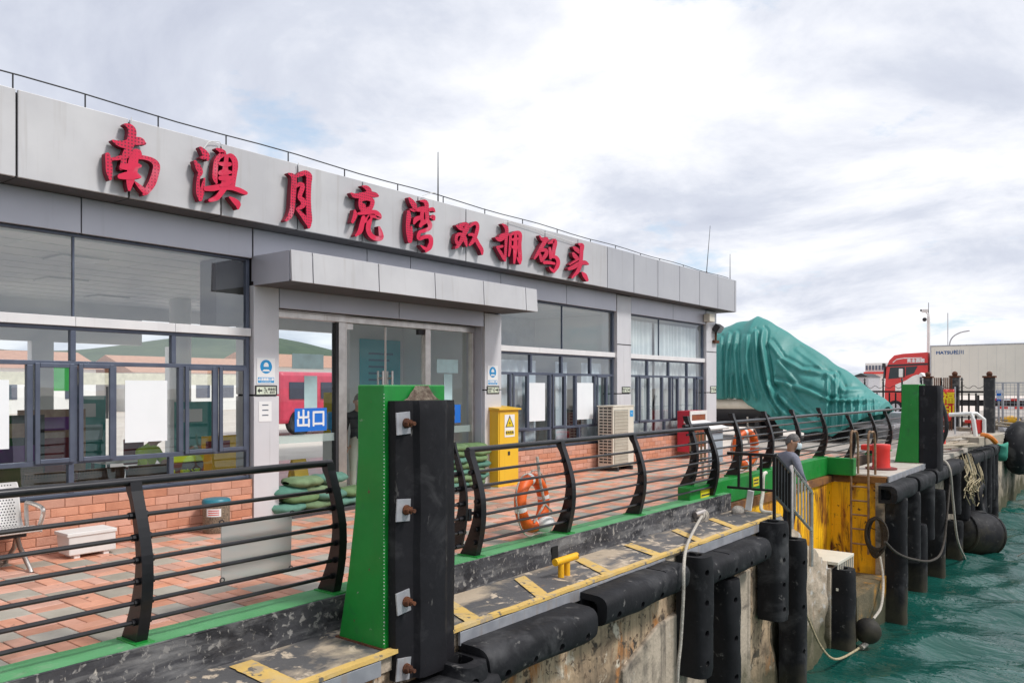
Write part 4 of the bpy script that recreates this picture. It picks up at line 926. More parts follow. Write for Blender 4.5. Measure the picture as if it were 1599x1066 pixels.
MB().torus((-3.6, 42.6, -1.0), .8, .5, MX, 32, 14).build('tyre', M_RUBBER, tb, smooth=True)
# big floating barrel fender
bf = thing('barrel_fender', (-3.75, 29.3, -2.75), 'big black barrel-shaped floating fender with tyres strapped round it', 'fender')
ax = Vector((.55, .8, -.12)).normalized(); c = Vector((-3.98, 28.6, -2.72)); pr_ = []
for i in range(21):
    t_ = i / 20; s_ = -0.88 + 1.76 * t_; r_ = .66 * (1 - abs(2 * t_ - 1) ** 3.2) ** .5 + .02; pr_.append((c + ax * s_, r_))
MB().tube([p for p, _ in pr_], [r_ for _, r_ in pr_], 26).build('barrel', M_RUBBER, bf, smooth=True)
MB().cyl(c + ax * -1.1, c + ax * -.8, .16, 14).build('end_cap', M_RUBBER, bf, smooth=True); MB().cyl(c + ax * .8, c + ax * 1.08, .16, 14).build('end_cap', M_RUBBER, bf, smooth=True)
q_ = ax.to_track_quat('Z', 'Y').to_matrix()
for s_ in (-.55, .52): MB().torus(c + ax * s_, (.60 if s_ < 0 else .61), .05, q_, 26, 8).build('strap', M_RUBBER, bf, smooth=True)
for a_ in (.3, 1.3): MB().torus(c + q_ @ Vector((.62 * math.cos(a_), .62 * math.sin(a_), .1)), .26, .07, q_ @ Matrix.Rotation(a_, 3, 'Z') @ Matrix.Rotation(R(90), 3, 'Y'), 20, 8).build('tyre', M_RUBBER, bf, smooth=True)
MB().tube(crv([c + q_ @ Vector((.72 * math.cos(t_), .72 * math.sin(t_), .5 - .35 * t_)) for t_ in (-2.6, -2, -1.4, -.8, -.2)], 5), .02, 6).build('rope', M_ROPE, bf)
# floating ball
bl = thing('float_ball', (-4.15, 17.0, WZ), 'black rubber ball float in the water below the stairs', 'float')
bc = onx(1355, 984, -4.15); MB().ball(bc, (.25, .25, .25), 24, 16).build('ball', M_RUBBER, bl, smooth='all')
MB().tube([bc + Vector((0, -.1, -.22)), bc + Vector((-.05, -.25, -.27))], .05, 8).build('rope_collar', M_ROPE, bl)

# ---------------------------------------------------------------- ropes
def rope(name, pts, r, m, label, k=8, cat='rope'): return tag(MB().tube(crv(pts, k), r, 8).build(name, m, smooth=True), label, cat)
fy = FXN + .03
kn = onz(1096, 815, LZ + .05)
rope('mooring_rope', [kn + Vector((0, 0, .10)), onx(1086, 822, -4.95), onx(1073, 850, E + .03), onx(1068, 880, -4.30), onx(1067, 930, -4.27), onx(1063, 1000, -4.30), onx(1059, 1040, -4.30), onx(1057, 1085, -4.32)], .020, M_ROPE, 'white mooring rope hanging from the ledge cleat down the quay wall')
cl = thing('mooring_cleat', kn, 'steel cleat with a knot of white rope on the ledge', 'cleat')
ct = onz(1085, 803, LZ + .12); MB().tube([ct, ct + Vector((.05, .22, .03))], .05, 14).tube([ct + Vector((.025, .11, -.01)), ct + Vector((.03, .11, -.16))], .035, 10).build('bar', M_STEEL, cl, smooth=True)
kb = MB()
for i in range(5): kb.torus(ct + Vector((.0 + .01 * i, .14 + .03 * i, -.02 - .012 * i)), .085 + .008 * (i % 3), .024, Matrix.Rotation(R(60 + 17 * i), 3, 'X') @ Matrix.Rotation(R(20 * i), 3, 'Y'), 18, 7)
kb.build('rope_knot', M_ROPE, cl, smooth=True)
rope('float_rope', [onx(1247, 925, -4.5), onx(1262, 965, -4.5), onx(1283, 1010, -4.4), onx(1305, 1028, -4.3), onx(1335, 1015, -4.25), onx(1348, 1003, -4.25)], .022, M_ROPE2, 'slack yellowed rope from the wall to the black ball float')
rope('float_rope', [ony(1374, 868, 18.9), ony(1379, 905, 18.7), ony(1376, 945, 18.0), ony(1364, 965, 17.4)], .028, M_ROPE, 'white rope from the hose coil down to the ball float')
rope('quay_rope', [onx(1382, 845, -4.1), onx(1400, 862, -4.0), onx(1425, 872, -3.95), onx(1455, 874, -3.95), onx(1472, 855, -4.0), onx(1480, 790, -4.0), onx(1485, 730, -4.05)], .028, M_HOSE, 'sagging dark rope across the far fenders')
rope('quay_rope', [onz(1463, 712, -.12), onx(1482, 728, -4.02), onx(1488, 780, -4.0), onx(1495, 840, -3.98), onx(1508, 873, -3.98)], .030, M_ROPE, 'pale rope slanting from the far quay edge to the barrel fender')
rope('quay_rope', [onx(1509, 705, -4.05), onx(1520, 745, -4.0), onx(1535, 790, -3.98), onx(1546, 815, -3.9)], .026, M_ROPE, 'thin rope hanging beside the two tyres')
cw = thing('rope_coil', (-4.75, 18.9, -1.2), 'dark rope coil hanging beside the rusty ladder', 'rope coil'); cc = MB()
pc_ = ony(1369, 838, Y2 - .22)
for i in range(6): 
    o_ = Vector((.03 * (i % 3 - 1), -.02 * i, .02 * i)); cc.tube(crv([pc_ + o_ + Vector((.0 + .15 * math.sin(t_) * (1 + .1 * i), 0, .45 * math.cos(t_) * (1 - .05 * i))) for t_ in [2 * math.pi * j / 10 for j in range(11)]], 3), .026, 6)
cc.build('loops', M_HOSE, cw, smooth=True)
tg = thing('rope_tangle', (-4.0, 27, -1.2), 'tangle of pale ropes hanging over the far fenders', 'rope tangle'); tgm = MB(); rr3 = random.Random(8)
for i in range(22):
    u = 1515 + rr3.uniform(-7, 20); p0 = onx(u - 8, 712 + rr3.uniform(-6, 6), -4.15); p1 = onx(u, 735, -3.98); pts = [p0, p1] + [onx(u + rr3.uniform(-7, 7), v, -3.96 + rr3.uniform(-.05, .05)) for v in (745, 755, 765, 775 + rr3.uniform(-12, 15))]
    tgm.tube(crv(pts, 4), .013, 5)
tgm.build('strands', M_ROPE2, tg)
# bollards
yb = thing('small_bollard', onz(880, 898, LZ), 'small yellow T-shaped bollard on the quay ledge', 'bollard')
p = onz(880, 899, LZ)
b_ = MB()
for dy in (-.05, .07): b_.cyl((p.x, p.y + dy, LZ - .02), (p.x, p.y + dy, LZ + .17), .036, 12, .034)
b_.build('legs', M_YELB, yb, smooth=True); MB().cyl((p.x, p.y - .17, LZ + .185), (p.x + .03, p.y + .22, LZ + .20), .042, 14).build('crossbar', M_YELB, yb, smooth=True)
def red_bollard(p, label, s=1.0):
    t = thing('mooring_bollard', p, label, 'bollard', 'red mooring bollards'); z = p.z
    MB().tube([p + Vector((0, 0, q * s)) for q in (0, .03, .04)], [.36 * s, .36 * s, .30 * s], 24).build('base', mat('dark_red_base', (.22, .03, .03), rough=.6), t, smooth=True)
    MB().tube([p + Vector((0, 0, q * s)) for q in (.03, .10, .45, .56, .60, .61)], [x * s for x in (.215, .20, .20, .22, .20, .08)], 24).build('shaft', M_REDP, t, smooth=True)
    MB().box(p.x - .45 * s, p.x - .05 * s, p.y - .12 * s, p.y + .12 * s, z + .44 * s, z + .58 * s).build('horn', M_REDP, t, bevel=.03); return t
red_bollard(onz(1376, 731, -.14), 'red mooring bollard left of the far green post')
red_bollard(onz(1466, 700, -.14), 'red mooring bollard half hidden behind the far green post')
red_bollard(onz(1525, 676, -.14), 'red mooring bollard farthest away, near the iron fence')
# ladder in the recess
la = thing('quay_ladder', (-5.0, Y2 - .3, -1.5), 'rusty steel ladder with grab loops in the yellow recess', 'ladder')
yl = Y2 - .20; xl0, xl1 = xy(1329, yl), xy(1356, yl)
M_LAD = mat('ladder_steel', (.36, .24, .15), (.22, .12, .07), 8, .6, .4)
zt_ = ony(1335, 674, yl).z; zb_ = ony(1335, 862, yl).z
for x in (xl0, xl1): MB().tube(crv([(x, yl, zb_), (x, yl, -.4), (x, yl, zt_ - .1), (x + .03, yl + .12, zt_), (x + .05, yl + .34, zt_ - .1), (x + .05, yl + .40, -.15)], 5), .026, 8).build('stile', M_LAD, la, smooth=True)
for v in (759, 781, 803, 825, 848): z = ony(1340, v, yl).z; MB().cyl((xl0, yl, z), (xl1, yl, z), .020, 8).build('rung', M_LAD, la, smooth=True)
# stair railings
sr = thing('stair_railing', (-5.0, 12.8, LZ), 'black barred railing at the top of the quay stairs', 'railing')
yA = 12.78; z1, z0 = .72, .155
MB().box(-5.42, -4.62, yA - .025, yA + .025, z1, z1 + .05).build('top_rail', M_BLACK, sr, bevel=.008); MB().box(-5.42, -4.62, yA - .02, yA + .02, z0, z0 + .04).build('bottom_rail', M_BLACK, sr, bevel=.006)
for x in (-5.22, -5.02, -4.84): MB().box(x - .018, x + .018, yA - .018, yA + .018, z0 + .041, z1 - .001).build('baluster', M_BLACK, sr)
MB().box(-4.645, -4.60, yA - .022, yA + .022, LZ - .3, z1 - .001).build('post', M_BLACK, sr)
pA, pB = Vector((-4.62, yA + .03, .745)), Vector((-4.62, 13.52, .40))
MB().bar(pA, pB, .045).build('sloping_rail', M_BLACK, sr); MB().bar(pA + Vector((0, 0, -.66)), pB + Vector((0, 0, -.66)), .04).build('sloping_rail', M_BLACK, sr)
for i in range(5): q = pA.lerp(pB, .16 + .2 * i); MB().box(q.x - .017, q.x + .017, q.y - .017, q.y + .017, q.z - .66, q.z - .01).build('baluster', M_BLACK, sr)
MB().box(-4.645, -4.60, 13.49, 13.54, -.75, .41).build('post', M_BLACK, sr)
s2 = thing('stair_railing', (-4.65, 14.1, -.6), 'grey pipe handrail down the quay stairs under the hand of the man', 'railing')
pA, pB = Vector((-4.62, 13.60, onx(1232, 729, -4.62).z)), Vector((-4.62, 14.62, onx(1261, 768, -4.62).z))
dn = Vector((0, 0, -.70))
MB().tube([pA + Vector((0, 0, -1.05)), pA + Vector((0, 0, -.05)), pA, pB, pB + Vector((0, .02, -.06)), pB + Vector((0, .02, -1.35))], .036, 10).build('handrail', M_STEEL, s2, smooth=True)
MB().tube([pA + dn, pB + dn], .028, 8).build('lower_rail', M_STEEL, s2, smooth=True)
for i in range(5): q = pA.lerp(pB, (i + 1) / 6); MB().tube([q, q + dn], .019, 8).build('baluster', M_STEEL, s2, smooth=True)
# landing grating
lg = thing('landing_grate', (-4.7, 16.3, -1.6), 'pale grating platform beside the foot of the stairs', 'grating')
MB().box(-5.3, -4.50, 15.85, 16.95, -1.56, -1.50).build('deck', M_CREAM, lg, bevel=.006)
for i in range(8): y = 15.9 + i * .143; MB().box(-4.53, -4.505, y, y + .03, -2.0, -1.561).build('bar', M_CREAM, lg)
MB().box(-4.54, -4.50, 15.86, 16.94, -2.05, -2.001).build('bottom_bar', M_CREAM, lg)
pipe = rope('white_pipe', [onx(1206, 800, -4.80), onx(1189, 795, -5.0), onx(1191, 770, -5.1), onx(1192, 742, -5.1), onx(1196, 737, -5.1)], .032, M_CREAM, 'bent white pipe standing at the quay edge near the stair top', 6, 'pipe')
wl_ = MB().obox((-5.12, 13.0, -.05), (.10, .05, .34), Matrix.Rotation(R(8), 3, 'Y')); tag(wl_.build('white_board', M_WPAINT, bevel=.005), 'small white board leaning beside the bent pipe', 'board')
tag(wob(MB().ball((-5.28, 12.95, LZ + .05), (.12, .16, .09), 12, 8), 0, .05, 2).build('rope_heap', M_ROPE, smooth='all'), 'small heap of white rope at the end of the kerb', 'rope')
# yellow stickers on the upstand
for i, (u0, v0, u1, v1) in enumerate([(1094, 764, 1111, 780), (1176, 745, 1185, 757)]):
    a = onx(u0, v0, XR - .015); b = onx(u1, v1, XR - .015)
    s_ = thing('warning_sticker', (XR - .016, a.y, b.z), ['yellow sticker on the near end of the green upstand', 'yellow sticker on the green upstand behind the stair railing'][i], 'sticker')
    MB().box(XR - .018, XR - .012, a.y, b.y, b.z, a.z).build('sheet', mat('sticker_yellow', (.75, .62, .02), rough=.5), s_)
    for k in range(2): MB().box(XR - .0119, XR - .0105, a.y + .03, b.y - .03, b.z + .045 + .06 * k, b.z + .07 + .06 * k).build('print_line', M_DARK, s_)
# ---------------------------------------------------------------- terrace furniture
# steel bench
be = thing('steel_bench', (-9.05, 2.6, 0), 'perforated white metal waiting bench against the brick wall', 'bench')
M_PERF = mat('perforated_steel', (.80, .78, .76), (.74, .72, .70), 4, .35, .3)
y1 = 3.42
for s_ in range(3):
    a, b = y1 - .58 * (s_ + 1) + .02, y1 - .58 * s_ - .02
    sp = [(-8.72, .395), (-8.76, .425), (-8.90, .42), (-9.15, .39), (-9.20, .40), (-9.25, .48), (-9.33, .80), (-9.36, .84)]
    sm = MB(); n_ = len(sp)
    sm.add([(x, a, z) for x, z in sp] + [(x, b, z) for x, z in sp], [(i, i + 1, n_ + i + 1, n_ + i) for i in range(n_ - 1)])
    so = sm.build('seat_shell', M_PERF, be, smooth='all'); sol = so.modifiers.new('thick', 'SOLIDIFY'); sol.thickness = .018
    pf = MB()
    for (xa, za), (xb, zb2) in zip(sp[1:], sp[2:]):
        L_ = math.hypot(xb - xa, zb2 - za); nx_, nz2 = (zb2 - za) / L_, -(xb - xa) / L_
        for r2 in range(int(L_ / .03)):
            f = (r2 + .5) * .03 / L_; px, pz = xa + (xb - xa) * f, za + (zb2 - za) * f
            for c2 in range(int((b - a - .06) / .028)):
                yy = a + .03 + .028 * (c2 + .5 * (r2 % 2)); e = .006; dx, dz = (xb - xa) / L_ * e, (zb2 - za) / L_ * e; o1 = Vector((nx_, 0, nz2)) * .0205
                c3 = Vector((px, yy, pz)) + (o1 if o1.x + o1.z > 0 else -o1)
                pf.add([c3 + Vector((-dx, -e, -dz)), c3 + Vector((dx, -e, dz)), c3 + Vector((dx, e, dz)), c3 + Vector((-dx, e, -dz))], [(0, 1, 2, 3)])
    tag(pf.build('perforations', M_DARK, so), kind='stuff')
    for yy in (a, b): MB().tube([(x, yy, z) for x, z in sp], .014, 8).build('shell_edge', M_WPAINT, be, smooth=True)
MB().box(-9.10, -9.02, y1 - 1.75, y1 - .04, .31, .37).build('beam', M_DARK, be, bevel=.006)
for y in (y1 - .12, y1 - 1.62):
    MB().tube([(-9.06, y, .33), (-8.98, y, .22), (-8.72, y, .03), (-8.70, y, .0)], .024, 10).build('leg', M_STEEL, be, smooth=True)
    MB().tube([(-9.06, y, .33), (-9.12, y, .2), (-9.34, y, .03), (-9.35, y, .0)], .024, 10).build('leg', M_STEEL, be, smooth=True)
MB().tube(crv([(-9.2, y1 + .03, .36), (-9.22, y1 + .03, .60), (-9.16, y1 + .03, .64), (-8.85, y1 + .03, .62), (-8.80, y1 + .03, .56), (-8.92, y1 + .03, .38)], 5), .022, 8).build('armrest', M_STEEL, be, smooth=True)
# white planter
pl = thing('planter_box', (-9.12, 4.08, 0), 'empty white rectangular plastic planter on the paving', 'planter')
p0 = onz(115, 872, .03); ya, yb_ = p0.y, p0.y + .50; xf = -9.0
MB().prism([(xf - .27, ya + .01, .04), (xf, ya + .01, .04), (xf + .02, ya - .005, .27), (xf - .29, ya - .005, .27)], (0, yb_ - ya, 0)).build('trough', M_WPAINT, pl, bevel=.01)
MB().box(xf - .30, xf + .03, ya - .02, yb_ + .005, .245, .285).build('rim', M_WPAINT, pl, bevel=.006)
for y in (ya + .07, yb_ - .12): MB().box(xf - .24, xf - .02, y, y + .06, .0, .039).build('foot', M_WPAINT, pl)
# litter bin
bn = thing('litter_bin', (-9.25, 5.70, 0), 'round pebble-finish litter bin with teal lid and a paper notice', 'bin')
M_PEB = mat('pebble_finish', (.36, .28, .20), (.14, .11, .08), 60, .8, bump=1, bscale=80)
bz = .43; bx, by = -9.26, 5.68
MB().tube([(bx, by, 0), (bx, by, .02), (bx, by, bz - .062)], [.15, .165, .165], 24).build('drum', M_PEB, bn, smooth=True)
MB().tube([(bx, by, bz - .06), (bx, by, bz - .02), (bx, by, bz), (bx, by, bz + .01)], [.175, .175, .16, .10], 24).build('lid', mat('teal_lid', (.02, .20, .27), rough=.4), bn, smooth=True)
no = MB().grid(lambda u, v: (bx + .168 * math.cos(-1.3 + 1.1 * u), by + .168 * math.sin(-1.3 + 1.1 * u), .22 + .10 * v), 8, 1).build('notice', M_SIGNW, bn); no.modifiers.new('t', 'SOLIDIFY').thickness = .003
for k in range(3): MB().grid(lambda u, v: (bx + .1695 * math.cos(-1.15 + .8 * u), by + .1695 * math.sin(-1.15 + .8 * u), .24 + .026 * k + .010 * v), 6, 1).build('print_line', M_REDP, bn)
# translucent board tied to the railing
bx_ = -5.72; a = onx(346, 806, bx_); b = onx(456, 905, bx_)
br = thing('plastic_board', (bx_, (a.y + b.y) / 2, b.z), 'translucent plastic board tied inside the near railing', 'board')
MB().prism([onx(346, 818, bx_), onx(456, 798, bx_), onx(454, 888, bx_), onx(346, 909, bx_)], (-.012, 0, 0)).build('sheet', glass('polycarbonate', (.8, .8, .8), 1.45, .25, .62, (.60, .585, .565)), br)
for u, v in ((346, 815), (456, 800), (454, 886), (347, 905)): q = onx(u, v, bx_ + .02); MB().torus(q, .02, .005, MX, 10, 5).build('tie', M_DARK, br)
# sandbags
def sandbag(p, ang, m, label, group, s=(.42, .26, .12), seed=0):
    b = MB(); 
    def fn(u, v):
        a = 2 * math.pi * u; t = -1 + 2 * v; w = (1 - abs(t) ** 3.5) ** .5 if abs(t) < 1 else 0
        x = t * s[0] / 2; y = math.cos(a) * s[1] / 2 * (.35 + .65 * w) ; z = math.sin(a) * s[2] / 2 * (.22 + .78 * w)
        z = z if z > -s[2] * .36 else -s[2] * .36
        y = math.copysign(abs(y) ** .85 * (s[1] / 2) ** .15, y)
        k = noise.noise(Vector((x * 9 + seed, y * 9, z * 9))) * .018
        return Vector((x, y + k, z + s[2] * .36 + k + .03 * t * t * math.sin(seed)))
    b.grid(fn, 14, 12); M = Matrix.Rotation(ang, 3, 'Z'); b.v = [M @ q + Vector(p) for q in b.v]
    return tag(b.build('sandbag', m, smooth='all', at=p), label, 'sandbag', group)
rs = random.Random(4)
for r_ in range(4):
    for k in range(3 if r_ < 2 else 2):
        y = 6.98 + .47 * k + (.22 if r_ % 2 else 0) + rs.uniform(-.03, .03); x = -9.55 + rs.uniform(-.03, .03)
        sandbag((x, y, .065 + .118 * r_), R(90) + rs.uniform(-.12, .12), M_BAG[(r_ + k) % 2], '%s sandbag, %s in the %s row of the pile left of the door' % (('teal', 'olive')[(r_ + k) % 2], ('nearest', 'middle', 'farthest')[k], ('bottom', 'second', 'third', 'top')[r_]), 'sandbags piled left of the door', seed=rs.uniform(0, 9), s=(.60, .42, .165))
for r_ in range(7):
    for k in range(2):
        y = 10.52 + .46 * k + (.1 if r_ % 2 else 0) + rs.uniform(-.02, .02); x = -9.55 + rs.uniform(-.03, .03)
        sandbag((x, y, .065 + .108 * r_), R(90) + rs.uniform(-.1, .1), M_BAG[(r_ + k) % 2] if r_ < 5 else M_BAG[1], '%s sandbag, %s in the %s row of the stack beside the yellow cabinet' % (('teal', 'olive')[(r_ + k) % 2] if r_ < 5 else 'olive', ('left one', 'right one')[k], ('bottom', 'second', 'third', 'middle', 'fifth', 'sixth', 'top')[r_]), 'sandbags stacked by the yellow cabinet', seed=rs.uniform(0, 9), s=(.58, .40, .15))
# yellow electric cabinet
ec = thing('electric_cabinet', (-9.5, 11.75, 0), 'yellow steel electrical cabinet with a lightning-bolt warning sign', 'cabinet')
cx0, cx1, cy0, cy1 = -9.76, -9.28, 11.42, 12.03; zt = zx(778, 640, cx1)
MB().box(cx0, cx1, cy0, cy1, .0, zt).build('body', M_YEL, ec, bevel=.006)
MB().prism([(cx0 - .02, cy0 - .03, zt + .001), (cx1 + .05, cy0 - .03, zt + .001), (cx1 + .05, cy0 - .03, zt + .03), (cx0 - .02, cy0 - .03, zt + .085)], (0, cy1 - cy0 + .06, 0)).build('lid', M_YEL, ec, bevel=.003)
MB().box(cx1 + .001, cx1 + .012, cy0 + .03, cy1 - .03, .74, zt - .03).build('upper_door', M_YEL, ec, bevel=.004)
MB().box(cx1 + .001, cx1 + .012, cy0 + .03, cy1 - .03, .06, .72).build('lower_door', M_YEL, ec, bevel=.004)
MB().box(cx1 + .013, cx1 + .02, cy0 + .27, cy0 + .33, .58, .65).build('lock', M_DARK, ec)
es_ = MB().box(cx1 + .013, cx1 + .017, cy0 + .17, cy0 + .47, .92, 1.34).build('warning_plate', M_SIGNW, ec)
yc = cy0 + .32
def tri(x, yc, zc, s): return [(x, yc - s, zc - s * .58), (x, yc + s, zc - s * .58), (x, yc, zc + s * 1.15)]
MB().prism(tri(cx1 + .0175, yc, 1.18, .13), (.001, 0, 0)).build('triangle', M_DARK, es_)
MB().prism(tri(cx1 + .019, yc, 1.175, .10), (.001, 0, 0)).build('triangle', mat('sign_yellow', (.85, .62, .01), rough=.4), es_); M_SY = bpy.data.materials['sign_yellow']
MB().prism([(cx1 + .0205, yc + .02, 1.24), (cx1 + .0205, yc - .03, 1.17), (cx1 + .0205, yc, 1.175), (cx1 + .0205, yc - .01, 1.125), (cx1 + .0205, yc + .03, 1.19), (cx1 + .0205, yc, 1.187)], (.001, 0, 0)).build('bolt_mark', M_DARK, es_)
MB().box(cx1 + .0172, cx1 + .0182, cy0 + .20, cy0 + .44, .955, 1.04).build('caption_strip', M_SY, es_)
text('caption', '有电危险', .062, M_DARK, (cx1 + .0185, yc, .998), FX_, es_, .0004, .002)
# air conditioner
ac = thing('air_conditioner', (-9.2, 15.6, 0), 'tall cream outdoor air conditioning unit by the brick wall', 'air conditioner')
ax0, ax1, ay0, ay1, az0, az1 = -9.42, -9.03, 15.1, 16.02, .09, 1.42
MB().box(ax0, ax1, ay0, ay1, az0, az1).build('casing', M_CREAM, ac, bevel=.012)
MB().box(ax0 - .02, ax1 + .01, ay0 - .012, ay1 + .012, az1 + .001, az1 + .025).build('top_cover', M_CREAM, ac, bevel=.006)
gv = MB()
for k in range(46): y = ay0 + .06 + .0125 * k; gv.box(ax1 + .001, ax1 + .016, y, y + .005, az0 + .07, az1 - .08)
for k in range(16): z = az0 + .1 + .075 * k; gv.box(ax1 + .0165, ax1 + .022, ay0 + .05, ay0 + .66, z, z + .008)
gv.build('fan_grille', M_CREAM, ac)
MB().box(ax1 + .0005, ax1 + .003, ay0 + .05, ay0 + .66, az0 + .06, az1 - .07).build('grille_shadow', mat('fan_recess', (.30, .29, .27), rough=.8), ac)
lv = MB()
for k in range(19):
    z = az0 + .09 + .066 * k
    for x in (ax0 + .045, ax0 + .155, ax0 + .265): lv.box(x, x + .085, ay0 - .006, ay0 - .001, z, z + .034)
lv.build('side_louvre', M_DARK, ac)
MB().box(ax1 + .004, ax1 + .006, ay0 + .74, ay0 + .88, az1 - .23, az1 - .09).build('badge', M_CYAN, ac)
text('badge_mark', 'TCL', .05, M_SIGNW, (ax1 + .0066, ay0 + .81, az1 - .16), FX_, ac, .0004)
for y in (ay0 + .1, ay1 - .2): MB().box(ax0 - .02, ax1 + .06, y, y + .06, 0, .088).build('foot', M_DARK, ac)
# fire hose cabinet
fc = thing('fire_cabinet', (-9.3, 20.3, 0), 'red fire cabinet with white framed glass front at the building end', 'fire cabinet')
fy0, fy1 = yx(1077, -9.05), yx(1103, -9.05); fz0_, fz1_ = .18, zx(1077, 641, -9.05)
MB().box(-9.40, -9.06, fy0, fy1, fz0_, fz1_).build('body', mat('fire_red', (.55, .03, .06), rough=.45), fc, bevel=.006)
fr_ = MB(); fr_.box(-9.055, -9.03, fy0, fy0 + .09, fz0_, fz1_); fr_.box(-9.055, -9.03, fy1 - .09, fy1, fz0_, fz1_); fr_.box(-9.055, -9.03, fy0 + .091, fy1 - .091, fz0_, fz0_ + .1); fr_.box(-9.055, -9.03, fy0 + .091, fy1 - .091, fz1_ - .10, fz1_); fr_.build('door_frame', M_WPAINT, fc, bevel=.004)
MB().box(-9.058, -9.045, fy0 + .10, fy1 - .10, fz0_ + .11, fz1_ - .11).build('door_panel', mat('fire_interior', (.22, .03, .02), (.30, .10, .03), 6, .3), fc)
text('caption', '消火栓', .16, mat('caption_gold', (.85, .55, .15), rough=.5), (-9.043, (fy0 + fy1) / 2, (fz0_ + fz1_) / 2 + .15), FX_, fc, .0006, .003, .8)
# life rings
def life_ring(c, R_, r, tilt, label, yaw=0):
    t = thing('life_ring', (c[0], c[1], c[2] - R_ - r), label, 'life ring', 'orange life rings tied to the railings'); c = Vector(c)
    M = Matrix.Rotation(yaw, 3, 'Z') @ Matrix.Rotation(tilt, 3, 'Y') @ MX
    MB().torus(c, R_, r, M, 40, 14).build('ring', M_ORANGE, t, smooth='all')
    for a in (.15, 1.72, 3.29, 4.86): MB().torus(c, R_, r * 1.02, M, 4, 14, a0=a - .09, a1=a + .09).build('reflective_band', M_WPAINT, t, smooth='all')
    gl = MB()
    for k in range(4):
        a = .15 + 1.571 * k; gl.tube(crv([c + M @ Vector(((R_ + r * (1.0 + .7 * math.sin(math.pi * j / 6))) * math.cos(a + 1.571 * j / 6), (R_ + r * (1.0 + .7 * math.sin(math.pi * j / 6))) * math.sin(a + 1.571 * j / 6), .01)) for j in range(7)], 3), .010, 6)
    gl.build('grab_line', M_ROPE, t, smooth=True); return t, M, c
rc = onx(831, 784, -5.78)
lr, Mr, c_ = life_ring(rc, .285, .075, R(-4), 'orange life ring on the long railing, nearest the gate', .12)
MB().tube([c_ + Vector((.06, .02, .56)), c_ + Vector((.085, .05, .25)), c_ + Vector((.10, .12, -.02))], .018, 6).build('strap', M_ROPE, lr)
MB().tube([c_ + Vector((.10, .12, -.02)), c_ + Vector((.10, -.10, -.22))], .014, 6).tube([c_ + Vector((.10, .12, -.02)), c_ + Vector((.10, .27, -.13))], .014, 6).build('strap', M_ROPE, lr)
tag(wob(MB().ball(c_ + Vector((.06, .16, -.27)), (.10, .16, .09), 14, 10), 0, .05, 5).build('line_bag', M_WPAINT, smooth='all'), 'white throw-line bag lying against the nearest life ring', 'bag')
rc2 = onx(1163, 700, -5.95); lr2, M2, c2 = life_ring(rc2, .31, .085, R(3), 'orange life ring on the railing behind the stairs', -.25)
MB().tube([c2 + Vector((.05, .0, .62)), c2 + Vector((.07, .02, .1))], .018, 6).build('strap', M_ROPE, lr2)
# notice stand
ns_ = thing('notice_stand', (-6.4, 14.6, 0), 'blue-white information stand with a slanted lid and slatted brown end', 'stand')
q0 = onz(1107, 752, 0.0); sx_, sy_ = q0.x, q0.y
dv = 1.0
MB().box(sx_ - .02, sx_ + .02, sy_, sy_ + .62, .36, 1.02).build('front_panel', mat('pale_blue_panel', (.46, .53, .60), (.42, .49, .56), 2, .4), ns_, bevel=.004)
MB().obox((sx_ - .16, sy_ + .25, 1.10), (.55, .95, .035), Matrix.Rotation(R(14), 3, 'Y')).build('lid', M_WPAINT, ns_, bevel=.004)
for k in range(5): MB().box(sx_ - .40 + .075 * k, sx_ - .36 + .075 * k, sy_ - .02, sy_ + .0, .38, .98).build('slat', mat('brown_slat', (.30, .22, .13), rough=.6) if k == 0 else bpy.data.materials['brown_slat'], ns_)
for x in (sx_ - .36, sx_ - .02):
    for y in (sy_ + .04, sy_ + .5): MB().box(x - .02, x + .02, y - .02, y + .02, 0, .359).build('leg', M_STEEL, ns_)
# drain pit, small things on paving
# ---------------------------------------------------------------- signs and posters
def mask_sign(u0, v0, u1, v1, lab):
    X = W + .0135; a = onx(u0, v0, X); b = onx(u1, v1, X); t = thing('mask_sign', (X, (a.y + b.y) / 2, b.z), lab, 'sign'); yc = (a.y + b.y) / 2; w = b.y - a.y; h = a.z - b.z
    MB().box(X, X + .006, a.y, b.y, b.z, a.z).build('board', M_SIGNW, t)
    r = w * .33; zc = a.z - h * .33; MB().cyl((X + .0062, yc, zc), (X + .008, yc, zc), r, 28).build('disc', M_CYAN, t)
    MB().ball((X + .0085, yc, zc + r * .12), (.0012, r * .42, r * .5), 16, 10).build('face', M_SIGNW, t)
    MB().prism([(X + .0098, yc - r * .40, zc - r * .02), (X + .0098, yc + r * .40, zc - r * .02), (X + .0098, yc + r * .26, zc - r * .36), (X + .0098, yc - r * .26, zc - r * .36)], (.001, 0, 0)).build('mask_mark', M_CYAN, t)
    MB().prism([(X + .0085, yc - r * .7, zc - r * .68), (X + .0085, yc + r * .7, zc - r * .68), (X + .0085, yc + r * .4, zc - r * .40), (X + .0085, yc - r * .4, zc - r * .40)], (.001, 0, 0)).build('shoulders', M_SIGNW, t)
    MB().box(X + .0062, X + .0075, a.y + w * .05, b.y - w * .05, b.z + h * .05, b.z + h * .26).build('strip', M_CYAN, t)
    text('caption', '必须佩戴口罩', w * .145, M_SIGNW, (X + .0078, yc, b.z + h * .175), FX_, t, .0004, .002)
    text('caption', 'MUST WEAR MASK', w * .07, M_SIGNW, (X + .0078, yc, b.z + h * .085), FX_, t, .0004)
mask_sign(401, 558, 429, 599, 'white board with a blue mask symbol left of the door')
mask_sign(761, 570, 777, 601, 'white board with a blue mask symbol above the yellow cabinet')
M_GLOW = mat('pale_green_sign', (.70, .76, .62), rough=.4)
